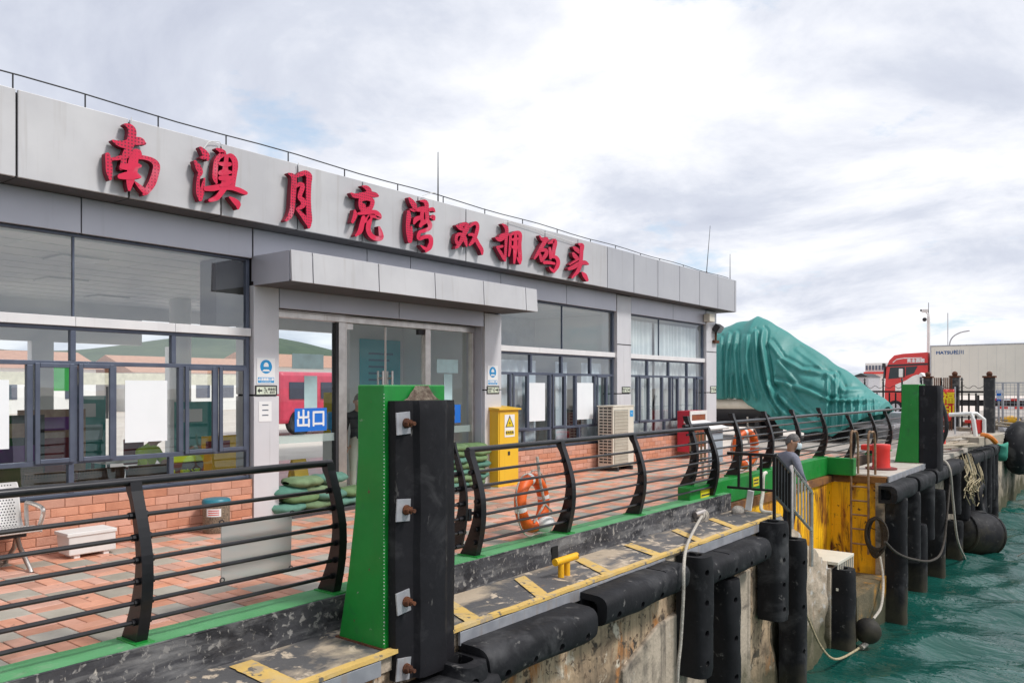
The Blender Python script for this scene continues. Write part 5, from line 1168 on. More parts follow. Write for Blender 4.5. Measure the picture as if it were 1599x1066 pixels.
def exit_sign(u0, v0, u1, v1, left, lab):
    X = W + .0135; a = onx(u0, v0, X); b = onx(u1, v1, X); w = b.y - a.y; h = a.z - b.z; t = thing('exit_sign', (X, (a.y + b.y) / 2, b.z), lab, 'exit sign', 'small exit signs on the columns')
    MB().box(X, X + .010, a.y, b.y, b.z, a.z).build('frame', M_DARK, t); MB().box(X + .0105, X + .012, a.y + .02, b.y - .02, b.z + .02, a.z - .02).build('face', M_GLOW, t)
    s = -1 if left else 1; yc = (a.y + b.y) / 2; zc = (a.z + b.z) / 2; xx = X + .0125
    MB().box(X + .0122, X + .0126, yc + s * w * .20 - w * .12, yc + s * w * .20 + w * .24 * (1 if not left else .5), zc - h * .34, zc + h * .34).build('arrow_ground', M_DARK, t) if False else None
    ya_ = yc + s * w * .30; MB().prism([(xx, ya_ + s * w * .11, zc), (xx, ya_ + s * w * .01, zc + h * .26), (xx, ya_ + s * w * .01, zc + h * .08), (xx, ya_ - s * w * .11, zc + h * .08), (xx, ya_ - s * w * .11, zc - h * .08), (xx, ya_ + s * w * .01, zc - h * .08), (xx, ya_ + s * w * .01, zc - h * .26)], (.001, 0, 0)).build('arrow', M_DARK, t)
    rm = MB(); y0 = yc + s * w * .04
    rm.cyl((xx, y0 + s * w * .03, zc + h * .24), (xx + .001, y0 + s * w * .03, zc + h * .24), h * .075, 10)
    for p, q in (((0, .16), (-.03, -.04)), ((-.03, -.04), (.05, -.14)), ((.05, -.14), (.02, -.30)), ((-.03, -.04), (-.09, -.22)), ((0, .12), (.08, .02)), ((0, .12), (-.08, .06))):
        rm.bar((xx + .0005, y0 + s * p[0] * w, zc + p[1] * h), (xx + .0005, y0 + s * q[0] * w, zc + q[1] * h), h * .09, .001)
    rm.build('running_figure', M_DARK, t)
    yt = yc - s * w * .28; text('caption', '安全出口', w * .105, M_DARK, (xx, yt, zc + h * .12), FX_, t, .0004, .002); text('caption', 'EXIT', w * .12, M_DARK, (xx, yt, zc - h * .18), FX_, t, .0004, .002)
exit_sign(398, 601, 432, 617, True, 'exit sign with arrow pointing left on the column left of the door')
exit_sign(760, 602, 779, 614, False, 'exit sign with right arrow above the yellow cabinet')
exit_sign(971, 603, 984, 613, False, 'exit sign with right arrow above the air conditioner')
exit_sign(1109, 602, 1118, 613, False, 'exit sign with right arrow on the last column')
def sheet(name, u0, v0, u1, v1, X, m, lab, cat, group=None, v0b=None, v1b=None):
    a = onx(u0, v0, X); b = onx(u1, v1, X); t = MB().box(X, X + .003, a.y, b.y, b.z, a.z)
    return tag(t.build(name, m), lab, cat, group)
nt_ = sheet('paper_notice', 404, 626, 424, 657, W + .0135, M_SIGNW, 'small white paper notice under the left exit sign', 'notice')
for k in range(3): 
    o = nt_; MB().box(W + .0166, W + .0172, nt_.location.y - .05, nt_.location.y + .05, nt_.location.z + .08 + .07 * k, nt_.location.z + .095 + .07 * k).build('print_line', M_FRAME, nt_)
GX = W - .098
sheet('blank_poster', 195, 593, 261, 687, GX, M_PAPER, 'big blank white poster in the window left of the door', 'poster')
sheet('blank_poster', -40, 592, 14, 700, GX, M_PAPER, 'blank white poster cut by the left edge of the photo', 'poster')
sheet('blank_poster', 824, 597, 851, 656, GX, M_PAPER, 'blank white poster in the window above the brick wall, nearer the yellow cabinet', 'poster')
sheet('blank_poster', 901, 597, 926, 653, GX, M_PAPER, 'blank white poster in the window left of the air conditioner', 'poster')
M_PALE = mat('pale_cyan_film', (.50, .70, .72), rough=.4)
dxp = DX + .004
sheet('glass_notice', 456, 551, 505, 576, dxp, M_PALE, 'wide pale film stuck high on the left door glass', 'notice'); sheet('glass_notice', 475, 586, 495, 636, dxp, M_PALE, 'narrow pale film above the left blue exit sticker', 'notice')
sheet('glass_notice', 682, 560, 715, 582, dxp, M_PALE, 'wide pale film stuck high on the right door glass', 'notice'); sheet('glass_notice', 693, 583, 706, 640, dxp, M_PALE, 'narrow pale film on the right door glass', 'notice')
def way_out(u0, u1, vt, vb, lab):
    a = onx(u0, vt, dxp + .001); b = onx(u1, vb, dxp + .001); t = thing('way_out_sticker', (dxp, (a.y + b.y) / 2, b.z), lab, 'sticker', 'blue stickers on the door glass')
    MB().box(dxp + .001, dxp + .004, a.y, b.y, b.z, a.z).build('sheet', M_BLUE, t); h = a.z - b.z
    text('lettering', '出口', h * .80, M_SIGNW, (dxp + .0045, (a.y + b.y) / 2, (a.z + b.z) / 2), FX_, t, .0012, .006)
way_out(460, 510, 637, 671, 'blue sticker with two white characters on the left door glass')
way_out(672, 719, 632, 659, 'blue sticker on the right door glass, half hidden by the rubber fender')

# flood light and junction box at the building end
fl = thing('flood_light', (-9.45, 21.65, 3.0), 'small dark flood light at the far corner of the terminal', 'flood light'); p = onx(1118, 512, -9.42)
MB().obox(p + Vector((.03, .05, .0)), (.16, .30, .22), Matrix.Rotation(R(35), 3, 'Y')).build('lamp_head', M_DARK, fl, bevel=.01); MB().obox(p + Vector((.12, .05, -.05)), (.012, .26, .18), Matrix.Rotation(R(35), 3, 'Y')).build('lens', mat('lamp_lens', (.4, .42, .45), rough=.1), fl)
MB().bar(p + Vector((-.02, .02, -.35)), p, .05).build('bracket', M_RUST, fl); MB().box(W + .013, p.x + .03, p.y - .1, p.y + .16, p.z - .42, p.z - .34).build('bracket_foot', M_RUST, fl)
jb = MB().box(W + .015, W + .20, yx(1103, W + .1), yx(1111, W + .1), zx(1107, 503, W), zx(1107, 491, W)); tag(jb.build('junction_box', M_CREAM, bevel=.01), 'cream junction box under the fascia at the building end', 'box')

# ---------------------------------------------------------------- interior furniture
def chair_row(x, y0, n_, lab, face=1):
    t = thing('waiting_chairs', (x, y0 + .3 * n_, 0), lab, 'bench', 'brown waiting benches inside')
    for k in range(n_):
        a = y0 + .6 * k + .02; b = a + .56; pr2 = [(x + face * .25, .42), (x, .40), (x - face * .22, .42), (x - face * .34, .86)]
        o = MB().add([(px, a, pz) for px, pz in pr2] + [(px, b, pz) for px, pz in pr2], [(0, 1, 5, 4), (1, 2, 6, 5), (2, 3, 7, 6)]).build('seat_shell', mat('brown_perforated', (.13, .085, .06), rough=.35, dots=((.015, .012, .01), 30, .25)) if 'brown_perforated' not in bpy.data.materials else bpy.data.materials['brown_perforated'], t, smooth=False)
        o.modifiers.new('s', 'SOLIDIFY').thickness = .02
    for k in (0, n_ - 1): MB().bar((x, y0 + .3 + .6 * k, 0), (x, y0 + .3 + .6 * k, .39), .05).build('leg', M_STEEL, t)
    MB().box(x - .04, x + .04, y0, y0 + .6 * n_, .33, .385).build('beam', M_DARK, t)
chair_row(-10.35, .8, 4, 'brown waiting bench behind the left window, nearest the edge of the photo', -1)
chair_row(-10.35, 3.7, 3, 'brown waiting bench behind the window under the white poster', -1)
chair_row(-12.0, 2.2, 4, 'brown waiting bench in the second row inside', -1)
tbl = thing('folding_table', (-12.2, 6.0, 0), 'pale folding table seen through the left window', 'table'); MB().box(-12.6, -11.9, 5.5, 6.9, .72, .75).build('table_top', M_WALLIN, tbl, bevel=.004)
for x in (-12.5, -12.0):
    for y in (5.6, 6.8): MB().bar((x, y, 0), (x, y, .72), .035).build('leg', M_DARK, tbl)
ch_ = thing('red_chair', (-12.4, 5.0, 0), 'dark red chair beside the folding table inside', 'chair'); mr = mat('maroon', (.22, .02, .03), rough=.6)
MB().box(-12.62, -12.2, 4.85, 5.25, .42, .47).build('seat', mr, ch_, bevel=.02); MB().box(-12.66, -12.62, 4.87, 5.23, .5, .95).build('backrest', mr, ch_, bevel=.02)
for x in (-12.58, -12.24):
    for y in (4.9, 5.2): MB().bar((x, y, 0), (x, y, .42), .03).build('leg', M_DARK, ch_)
pb_ = thing('teal_poster', (-11.9, 10.9, 1.4), 'teal wall chart in the lobby behind the door', 'poster'); a = onx(562, 528, -11.91); b = onx(625, 600, -11.91)
MB().box(-11.925, -11.91, a.y, b.y, 1.3, a.z).build('sheet', mat('teal_chart', (.03, .42, .48), (.05, .50, .56), 1.5, .4), pb_)
for k in range(7): MB().box(-11.909, -11.9085, a.y + .22, b.y - .2 - .1 * (k % 3), a.z - .30 - .13 * k, a.z - .26 - .13 * k).build('print_line', mat('chart_ink', (.02, .2, .3)) if k == 0 else bpy.data.materials['chart_ink'], pb_)
text('title', '乘船须知', .2, M_SIGNW, (-13.018, (a.y + b.y) / 2, a.z - .14), FX_, pb_, .001) if False else None
rolls = thing('yellow_sign_board', (-12.0, 8.7, 0), 'folding yellow warning board standing inside the lobby', 'sign'); q = onx(466, 700, -11.2)
for s_ in (-1, 1): MB().obox((-11.2 + .10 * s_, q.y, .32), (.02, .28, .64), Matrix.Rotation(R(-16 * s_), 3, 'Y')).build('panel', M_YEL, rolls)
yb2 = thing('yellow_banner', (-12.5, 9.5, 0), 'tall yellow banner stand inside the lobby', 'banner'); q = onx(528, 600, -12.4); MB().box(-12.41, -12.39, q.y - .35, q.y + .5, .05, 1.75).build('sheet', mat('banner_yellow', (.62, .47, .03), rough=.6), yb2); MB().box(-12.5, -12.3, q.y - .35, q.y + .5, 0, .049).build('base', M_DARK, yb2)
rb_ = thing('red_wall_box', (-13, 15, 0), 'dark red counter inside behind the right window', 'counter'); q0_ = yx(893, -10.6); MB().box(-11.0, -10.5, q0_, q0_ + 1.0, 0, 1.25).build('front', mr, rb_); MB().box(-11.05, -10.45, q0_ - .03, q0_ + 1.03, 1.251, 1.29).build('counter_top', M_DARK, rb_)
def roll_banner(u, v, X, w, h, cols, lab, tilt=0):
    q = onx(u, v, X); t = thing('standing_banner', (X, q.y, 0), lab, 'banner')
    MB().box(X - .01, X + .01, q.y - w / 2, q.y + w / 2, .06, h).build('sheet', cols[0], t); MB().box(X - .12, X + .12, q.y - w / 2, q.y + w / 2, 0, .059).build('base', M_DARK, t)
    for k, c in enumerate(cols[1:]): MB().box(X + .011, X + .014, q.y - w * .40 + .1 * (k % 2), q.y + w * .40 - .12 * ((k + 1) % 2), h * (.78 - .24 * k), h * (.92 - .22 * k)).build('print_block', c, t)
M_PUR = mat('print_purple', (.20, .05, .28), rough=.5); M_TAN = mat('print_tan', (.50, .36, .24), (.35, .2, .15), 7, .6); M_TEALP = mat('print_teal', (.06, .32, .30), (.1, .42, .4), 4, .5)
roll_banner(82, 640, -13.5, 1.0, 1.5, [M_TAN, M_PUR, mr, M_SIGNW], 'printed board with a purple mark behind the left window')
roll_banner(22, 640, -12.6, .8, 1.45, [M_DARK, M_TAN, M_PUR], 'dark printed board at the left edge behind the window')
roll_banner(140, 625, -14.6, .55, 1.7, [M_TEALP, M_SIGNW, M_PALE], 'teal standing banner behind the folding table')
roll_banner(302, 620, -13.0, .7, 1.6, [M_TEALP, M_SIGNW, M_TEALP, M_PALE], 'teal standing banner right of the white window poster')
roll_banner(345, 655, -12.0, .7, 1.05, [M_YEL, mr, M_YEL], 'low yellow board behind the window next to the column')
for (u, X, lab) in ((100, -13.2, 'dark red chair behind the left window, nearest the printed board'), (215, -13.6, 'dark red chair behind the poster window'), (330, -13.8, 'dark red chair far back behind the right casement')):
    c = copy_tree(ch_); q = onx(u, 690, X); c.location = (X, q.y, 0); c['label'] = lab; c['group'] = 'dark red chairs inside'
ch_['group'] = 'dark red chairs inside'
for k, (y, lab) in enumerate(((2.4, 'round white column inside nearest the left edge'), (4.9, 'round white column inside in the middle of the left window'), (8.3, 'round white column inside behind the left door glass'))):
    t = thing('interior_column', (-14.8, y, 0), lab, 'column'); MB().cyl((-14.8, y, .12), (-14.8, y, 3.57), .2, 20).build('shaft', M_WALLIN, t, smooth=True); MB().cyl((-14.8, y, 0), (-14.8, y, .119), .24, 20).build('base', M_STEEL, t)
wd_ = thing('water_dispenser', (-11.3, 9.0, 0), 'white and blue water dispenser in the lobby behind the door', 'water dispenser'); q = onx(548, 640, -11.6)
MB().box(-11.75, -11.45, q.y - .55, q.y - .25, 0, 1.0).build('cabinet', M_WALLIN, wd_, bevel=.02); MB().tube([(-11.6, q.y - .4, 1.0), (-11.6, q.y - .4, 1.06), (-11.6, q.y - .4, 1.1), (-11.6, q.y - .4, 1.38), (-11.6, q.y - .4, 1.4)], [.05, .06, .13, .13, .10], 16).build('bottle', M_CYAN, wd_, smooth=True)
# curtains
def curtain(y0, y1, z0, z1, x, lab, m, amp=.045, fq=30, seed=0):
    b = MB(); n_ = int((y1 - y0) * 60); 
    def fn(u, v): y = y0 + (y1 - y0) * u; return (x + amp * math.sin(y * fq + 1.3 * math.sin(y * 5 + seed)) * (1 - .3 * v) + .02 * math.sin(y * 7), y, z0 + (z1 - z0) * v)
    b.grid(fn, n_, 6); o = b.build('curtain', m, smooth='all'); return tag(o, lab, 'curtain')
M_CURT = mat('white_curtain', (.82, .85, .87), (.76, .80, .83), 4, .8); M_CURB = mat('bluish_curtain', (.68, .74, .82), (.62, .69, .78), 4, .8)
curtain(16.75, 18.25, .65, 3.5, -9.80, 'left white curtain in the last window bay', M_CURT); curtain(18.42, 20.85, .65, 3.5, -9.80, 'right white curtain in the last window bay', M_CURT, seed=3)
curtain(11.85, 13.35, .65, 2.4, -9.82, 'pale blue curtain in the middle window, nearer the yellow cabinet', M_CURB, .03, 22); curtain(14.05, 14.5, .65, 2.4, -9.84, 'narrow pale blue curtain in the middle window', M_CURB, .03, 22, 2); curtain(15.1, 15.95, .65, 2.4, -9.82, 'pale blue curtain in the middle window behind the air conditioner', M_CURB, .03, 22, 5)
vs_ = thing('safety_vest', (-9.86, 5.6, .6), 'black and lime vest with green lettering hung on a chair back inside', 'vest'); q = onx(290, 735, -9.86)
MB().box(-9.88, -9.84, q.y - .25, q.y + .25, .42, q.z + .12).build('back_cloth', M_DARK, vs_, bevel=.015); MB().box(-9.885, -9.835, q.y - .25, q.y + .25, q.z + .121, q.z + .22).build('shoulder_cloth', M_VEST, vs_, bevel=.015)
text('lettering', '大鹏通', .15, M_VEST, (-9.838, q.y - .02, q.z - .05), FX_, vs_, .0006, .004); text('lettering', 'DAPENGTONG', .055, M_VEST, (-9.838, q.y - .02, q.z - .20), FX_, vs_, .0006, .002)

# ---------------------------------------------------------------- people
def body(name, J, edges, radii, mats_fn, parent, mats, root):
    keys = list(J); me = bpy.data.meshes.new(name); me.from_pydata([tuple(J[k]) for k in keys], [(keys.index(a), keys.index(b)) for a, b in edges], [])
    o = link(bpy.data.objects.new(name, me)); sk = o.modifiers.new('skin', 'SKIN'); sk.use_smooth_shade = True; sk.branch_smoothing = .4
    for i, k in enumerate(keys):
        r = radii[k]; me.skin_vertices[0].data[i].radius = (r, r) if isinstance(r, (int, float)) else r
        me.skin_vertices[0].data[i].use_root = (k == root)
    ss = o.modifiers.new('sub', 'SUBSURF'); ss.levels = 2; ss.render_levels = 2
    bake(o)
    for m in mats: o.data.materials.append(m)
    o.data.materials.clear()
    for m in mats: o.data.materials.append(m)
    for p in o.data.polygons: p.material_index = mats_fn(p.center); p.use_smooth = True
    org = ORG[parent.name]
    for v in o.data.vertices: v.co = v.co - org
    o.parent = parent; return o
def figure(root_pos, facing, s, label, J, top, legs, sleeves_short=False, grip=None, mask=True, hair=M_HAIR, extra=None):
    """J in body frame: x = right of person, y = forward, z = up from feet (metres, 1.70 tall)"""
    t = thing('person', root_pos, label, 'person'); M = Matrix.Rotation(facing, 3, 'Z') ; B = Vector(root_pos)
    W_ = lambda p: B + M @ (Vector(p) * s)
    Jw = {k: W_(p) for k, p in J.items()}
    rad = dict(pelvis=(.135, .115), belly=(.135, .11), chest=(.15, .115), upchest=(.125, .10), neck=.052, skull0=(.068, .074), skull=(.088, .094), crown=(.066, .070))
    ed = [('pelvis', 'belly'), ('belly', 'chest'), ('chest', 'upchest'), ('upchest', 'neck'), ('neck', 'skull0'), ('skull0', 'skull'), ('skull', 'crown')]
    for S_ in 'LR':
        rad.update({S_ + 'sh': .068, S_ + 'el': .046, S_ + 'wr': .030, S_ + 'palm': (.036, .020), S_ + 'hip': .092, S_ + 'kn': .058, S_ + 'an': .042, S_ + 'ball': .038, S_ + 'toe': .026})
        ed += [('upchest', S_ + 'sh'), (S_ + 'sh', S_ + 'el'), (S_ + 'el', S_ + 'wr'), (S_ + 'wr', S_ + 'palm'), ('pelvis', S_ + 'hip'), (S_ + 'hip', S_ + 'kn'), (S_ + 'kn', S_ + 'an'), (S_ + 'an', S_ + 'ball'), (S_ + 'ball', S_ + 'toe')]
    s_r = s * 1.17
    rad = {k: (v * s_r if isinstance(v, (int, float)) else (v[0] * s_r, v[1] * s_r)) for k, v in rad.items()}
    inv = M.transposed()
    nk = J['neck']; hp = J['pelvis']; wr = {S_: Vector(J[S_ + 'wr']) for S_ in 'LR'}; el = {S_: Vector(J[S_ + 'el']) for S_ in 'LR'}; sh = {S_: Vector(J[S_ + 'sh']) for S_ in 'LR'}
    def seg(p, a, b): d = b - a; q = max(0, min(1, (p - a).dot(d) / d.length_squared)); return (p - a - d * q).length, q
    def mfn(c):
        p = inv @ (c - B) / s
        if (p - Vector(J['skull'])).length < .17 or (p - Vector(J['skull0'])).length < .10: return 0
        for S_ in 'LR':
            d, q = seg(p, el[S_], wr[S_]); d0 = (p - wr[S_]).length
            if d < .09 and (q > .93 or (sleeves_short and q > .0)) and (p - Vector(J['pelvis'])).length > .17: return 0
            if d0 < .11 and seg(p, el[S_], wr[S_])[1] >= .99: return 0
            if (p - Vector(J[S_ + 'an'])).length < .10 and p.z < Vector(J[S_ + 'an']).z + .03 or (p - Vector(J[S_ + 'toe'])).length < .12: return 3
        if p.z < Vector(hp).z + .05 and min(seg(p, Vector(J[S_ + 'hip']), Vector(J[S_ + 'kn']))[0] for S_ in 'LR') < .16 or p.z < Vector(hp).z - .1: return 2
        return 1
    o = body('body', Jw, ed, rad, mfn, t, [M_SKIN, top, legs, M_DARK], 'pelvis')
    # fingers
    for S_ in 'LR':
        pw, ww = Vector(J[S_ + 'palm']), Vector(J[S_ + 'wr']); d = (pw - ww).normalized(); side = d.cross(Vector((0, 1, 0))); side = side.normalized() if side.length > .1 else Vector((1, 0, 0)); pn = side.cross(d).normalized()
        cu = pn * (-1 if S_ == 'R' else 1)
        hm = MB()
        for i, (off, ln) in enumerate(((-.028, .066), (-.009, .074), (.010, .070), (.027, .056))):
            a = pw + side * off + d * .008; hm.tube([W_(q) for q in (a, a + d * ln * .45 + cu * .008, a + d * ln * .72 + cu * .026, a + d * ln * .74 + cu * .046)], [.0098 * s, .0092 * s, .0085 * s, .006 * s], 7)
        a = ww.lerp(pw, .55) - side * .030; hm.tube([W_(q) for q in (a, a - side * .022 + d * .022 + cu * .012, a - side * .020 + d * .050 + cu * .026)], [.012 * s, .011 * s, .008 * s], 7)
        hm.build('fingers', M_SKIN, t, smooth='all')
    # head details in head frame
    hs = s * 1.10
    sk, s0 = Vector(J['skull']), Vector(J['skull0']); up = (Vector(J['crown']) - s0).normalized(); hf_ = Vector(extra.get('look', (0, 1, 0))) if extra else Vector((0, 1, 0)); hf_ = (hf_ - up * hf_.dot(up)).normalized(); hr = hf_.cross(up)
    Hd = lambda x, y, z: B + M @ ((sk + (hr * x + hf_ * y + up * z) * 1.10) * s)
    def hd(u, v):
        a = 2 * math.pi * u; th = math.pi * v; z = math.cos(th); q = math.sin(th)
        wx = .077 * (1 if z > 0 else 1 - .34 * (-z) ** 1.4); wy = .097 * (1 if z > -.2 else 1 - .16 * (-z - .2)); y = wy * q * math.sin(a) + (.012 * max(0, -z)); x = wx * q * math.cos(a)
        if y > .05: y += .006 * math.cos(x * 30) * (1 - abs(z))
        return Hd(x, y, .118 * z - .002)
    hm2 = MB(); hm2.grid(hd, 28, 20); k0 = len(o.data.vertices); bmh = bmesh.new(); bmh.from_mesh(o.data); org_ = ORG[t.name]
    vv = [bmh.verts.new(p - org_) for p in hm2.v]
    for f in hm2.f:
        try: fa_ = bmh.faces.new([vv[i] for i in f]); fa_.material_index = 0; fa_.smooth = True
        except ValueError: pass
    bmh.to_mesh(o.data); bmh.free()
    hb = MB()
    def hfn(u, v):
        a = 2 * math.pi * u; bk_ = .5 - .5 * math.sin(a); th = v * math.pi * (.40 + .26 * bk_); x = .083 * math.sin(th) * math.cos(a); y = .103 * math.sin(th) * math.sin(a) - .006; z = .124 * math.cos(th) + .002
        k = .005 * noise.noise(Vector((x * 70, y * 70, z * 70))); return Hd(x + k, y + k, z + k)
    hb.grid(hfn, 28, 12); hb.build('hair', hair, t, smooth='all')
    fc_ = MB().tube([Hd(0, .086, .02), Hd(0, .108, -.018), Hd(0, .100, -.028)], [.010 * s, .017 * s, .012 * s], 8)
    for x in (-.083, .083): fc_.ball(Hd(x, -.005, -.005), (.013 * s, .020 * s, .032 * s), 8, 6)
    fc_.build('nose_and_ears', M_SKIN, t, smooth='all')
    ey = MB()
    for x in (-.032, .032): ey.ball(Hd(x, .080, .016), .0125 * s, 8, 6)
    ey.build('eyes', M_SIGNW, t, smooth='all'); ir = MB()
    for x in (-.032, .032): ir.ball(Hd(x, .0905, .015), .0062 * s, 8, 6); ir.bar(Hd(x - .018, .090, .038), Hd(x + .018, .090, .040), .006 * s)
    ir.build('irises_and_brows', M_DARK, t)
    if mask:
        mk = MB(); mk.grid(lambda u, v: Hd(.068 * math.sin((u - .5) * 2.4), .03 + .086 * math.cos((u - .5) * 2.2) + .012 * math.sin(v * 3.1), -.092 + .092 * v), 12, 8); q = mk.build('face_mask', M_MASK, t, smooth='all'); q.modifiers.new('t', 'SOLIDIFY').thickness = .004
        gs = MB()
        for x in (-.034, .034): gs.torus(Hd(x, .101, .014), .024 * s, .003 * s, M @ Matrix((hr, up, hf_)).transposed(), 16, 5)
        gs.tube([Hd(-.012, .102, .018), Hd(.012, .102, .018)], .003 * s, 5)
        for x in (-1, 1): gs.tube([Hd(.058 * x, .098, .018), Hd(.086 * x, .0, .016)], .003 * s, 5)
        gs.build('glasses', M_DARK, t)
    else:
        MB().tube([Hd(-.022, .088, -.052), Hd(0, .094, -.05), Hd(.022, .088, -.052)], .005 * s, 6).build('lips', M_SKIN, t)
    return t
# man on the stairs: grey sweater, leaning a little forward, right hand on the pipe rail
fpos = Vector((-5.0, 14.40, -.94)); sM = 1.12
fa = math.atan2(-(.62), .78)      # forward = (.62,.78) in world
fwd_ = Vector((.62, .78, 0)).normalized(); fa = math.atan2(-fwd_.x, fwd_.y)
Mi = Matrix.Rotation(fa, 3, 'Z').transposed(); hand = Vector((-4.625, 14.56, onx(1261, 768, -4.62).z + .05 + .02)); hl = Mi @ (hand - fpos) / sM
J = dict(pelvis=(0, -.02, .93), belly=(0, .0, 1.06), chest=(0, .03, 1.22), upchest=(0, .05, 1.36), neck=(0, .085, 1.455), skull0=(0, .115, 1.53), skull=(0, .135, 1.605), crown=(0, .14, 1.66),
         Lsh=(-.19, .04, 1.37), Lel=(-.25, .07, 1.10), Lwr=(-.22, .22, .90), Lpalm=(-.21, .27, .83),
         Rsh=(.19, .05, 1.37), Rel=(.30, .08, 1.11), Rwr=tuple(hl + Vector((-.03, -.06, .09))), Rpalm=tuple(hl + Vector((-.005, -.02, .02))),
         Lhip=(-.095, -.02, .90), Lkn=(-.10, .10, .50), Lan=(-.10, .02, .10), Lball=(-.10, .12, .04), Ltoe=(-.10, .20, .035),
         Rhip=(.095, -.02, .90), Rkn=(.10, .05, .47), Ran=(.10, -.02, .09), Rball=(.10, .09, .04), Rtoe=(.10, .17, .035))
figure(fpos, fa, sM, 'grey-haired man in a grey sweater, mask and glasses walking down the quay stairs', J, M_SHIRT, M_NAVY, extra={'look': (.62, .62, -.28)})
# man standing behind the glass door, dark tee and pale trousers
Jd = dict(pelvis=(0, 0, .93), belly=(0, .01, 1.06), chest=(0, .02, 1.22), upchest=(0, .02, 1.36), neck=(0, .03, 1.46), skull0=(0, .05, 1.54), skull=(0, .06, 1.61), crown=(0, .06, 1.67),
          Lsh=(-.19, .0, 1.37), Lel=(-.24, .0, 1.10), Lwr=(-.22, .14, .90), Lpalm=(-.20, .20, .84), Rsh=(.19, .0, 1.37), Rel=(.24, -.02, 1.10), Rwr=(.24, .08, .87), Rpalm=(.24, .11, .80),
          Lhip=(-.095, 0, .90), Lkn=(-.10, .02, .49), Lan=(-.10, -.02, .09), Lball=(-.11, .08, .04), Ltoe=(-.11, .16, .035), Rhip=(.095, 0, .90), Rkn=(.10, .03, .49), Ran=(.10, .0, .09), Rball=(.11, .10, .04), Rtoe=(.11, .18, .035))
q = onx(560, 640, -10.6)
figure((-10.6, q.y, 0), R(-120), 1.0, 'person in a dark tee and pale trousers standing behind the glass door', Jd, M_TEE, M_KHAKI, sleeves_short=True, mask=False)
Js = dict(pelvis=(0, 0, .50), belly=(0, .03, .62), chest=(0, .08, .78), upchest=(0, .12, .92), neck=(0, .17, 1.02), skull0=(0, .22, 1.09), skull=(0, .24, 1.16), crown=(0, .24, 1.22),
          Lsh=(-.19, .1, .93), Lel=(-.25, .22, .70), Lwr=(-.12, .40, .62), Lpalm=(-.08, .46, .60), Rsh=(.19, .1, .93), Rel=(.25, .22, .70), Rwr=(.12, .40, .62), Rpalm=(.08, .46, .60),
          Lhip=(-.10, .02, .48), Lkn=(-.13, .44, .50), Lan=(-.13, .42, .09), Lball=(-.13, .52, .04), Ltoe=(-.13, .60, .035), Rhip=(.10, .02, .48), Rkn=(.13, .44, .50), Ran=(.13, .42, .09), Rball=(.13, .52, .04), Rtoe=(.13, .60, .035))
q = onx(232, 700, -11.3)
figure((-11.5, q.y, 0), R(-60), 1.0, 'seated person in a lime vest behind the white window poster', Js, M_VEST, M_DARK, sleeves_short=True, mask=False)
tag(MB().box(-11.75, -11.25, q.y - .22, q.y + .22, .0, .40).build('stool', mr, bevel=.02), 'dark red stool under the person in the lime vest', 'stool')
# ---------------------------------------------------------------- boat under the tarpaulin
BY = 29.2
bt = thing('covered_boat', (-10, BY, 0), 'boat on land wrapped in a big teal tarpaulin behind the terminal', 'boat')
sil = [(1060, 545, 622), (1100, 530, 622), (1120, 512, 622), (1140, 503, 622), (1160, 500, 622), (1174, 494, 623), (1183, 499, 632), (1195, 503, 638), (1210, 511, 645), (1222, 519, 652), (1234, 527, 670), (1255, 541, 673), (1280, 556, 674), (1298, 568, 676), (1312, 577, 682), (1330, 589, 670), (1345, 603, 662), (1355, 612, 656), (1368, 619, 648), (1377, 626, 644), (1379, 634, 644)]
NT = len(sil)
def silat(u):
    f = u * (NT - 1); i = min(int(f), NT - 2); k = f - i; a, b = sil[i], sil[i + 1]; return [a[j] + (b[j] - a[j]) * k for j in range(3)]
CR = [([(610,230),(600,300),(625,450),(640,540),(690,680),(760,750)],.24,3.0),([(560,240),(570,380),(590,540),(640,650),(700,740)],.17,2.4),([(510,260),(505,400),(520,520),(560,640)],.15,2.4),([(440,230),(430,350),(440,480),(455,640)],.16,2.2),
 ([(395,240),(380,400),(375,640)],.15,2.0),([(345,270),(348,480),(352,640)],.14,2.0),([(650,300),(720,400),(850,470),(1050,500)],.17,3.2),([(1062,500),(1065,640),(1070,820)],.14,2.2),([(1010,500),(1012,650),(1000,820)],.14,2.2),
 ([(1010,652),(1200,655),(1345,650)],.16,2.6),([(1115,660),(1105,840)],.13,2.2),([(1160,660),(1165,830)],.12,2.0),([(1210,660),(1205,820)],.13,2.2),([(1260,660),(1262,780)],.12,2.0),([(1305,655),(1310,760)],.12,2.0),([(680,540),(900,600),(1010,650)],.15,3.0),([(640,560),(800,720),(950,800)],.16,3.0),
 ([(760,560),(860,700),(960,790)],.12,2.4),([(700,420),(820,560),(960,640)],.10,3.0),([(480,500),(500,640)],.12,1.8),([(410,500),(405,640)],.12,1.8),([(820,330),(1000,480),(1100,590)],.12,3.0),([(1065,505),(1110,590),(1240,600)],.12,2.6)]
CR = [([(1040 + x / 4, 460 + y / 4) for x, y in p], a, w) for p, a, w in CR]
def crease(px, py):
    s = 0
    for p, a, w in CR:
        best = 1e9
        for (x0, y0), (x1, y1) in zip(p, p[1:]):
            dx, dy = x1 - x0, y1 - y0; q = max(0, min(1, ((px - x0) * dx + (py - y0) * dy) / (dx * dx + dy * dy))); ex, ey = px - x0 - dx * q, py - y0 - dy * q; dd = ex * ex + ey * ey
            if dd < best: best = dd; sg = ex
        if best < 90: s += a * math.exp(-best / (w * w)) - a * .55 * math.exp(-((math.sqrt(best) - w * 2.0) / w) ** 2) * (1 if sg > 0 else .3)
    return s
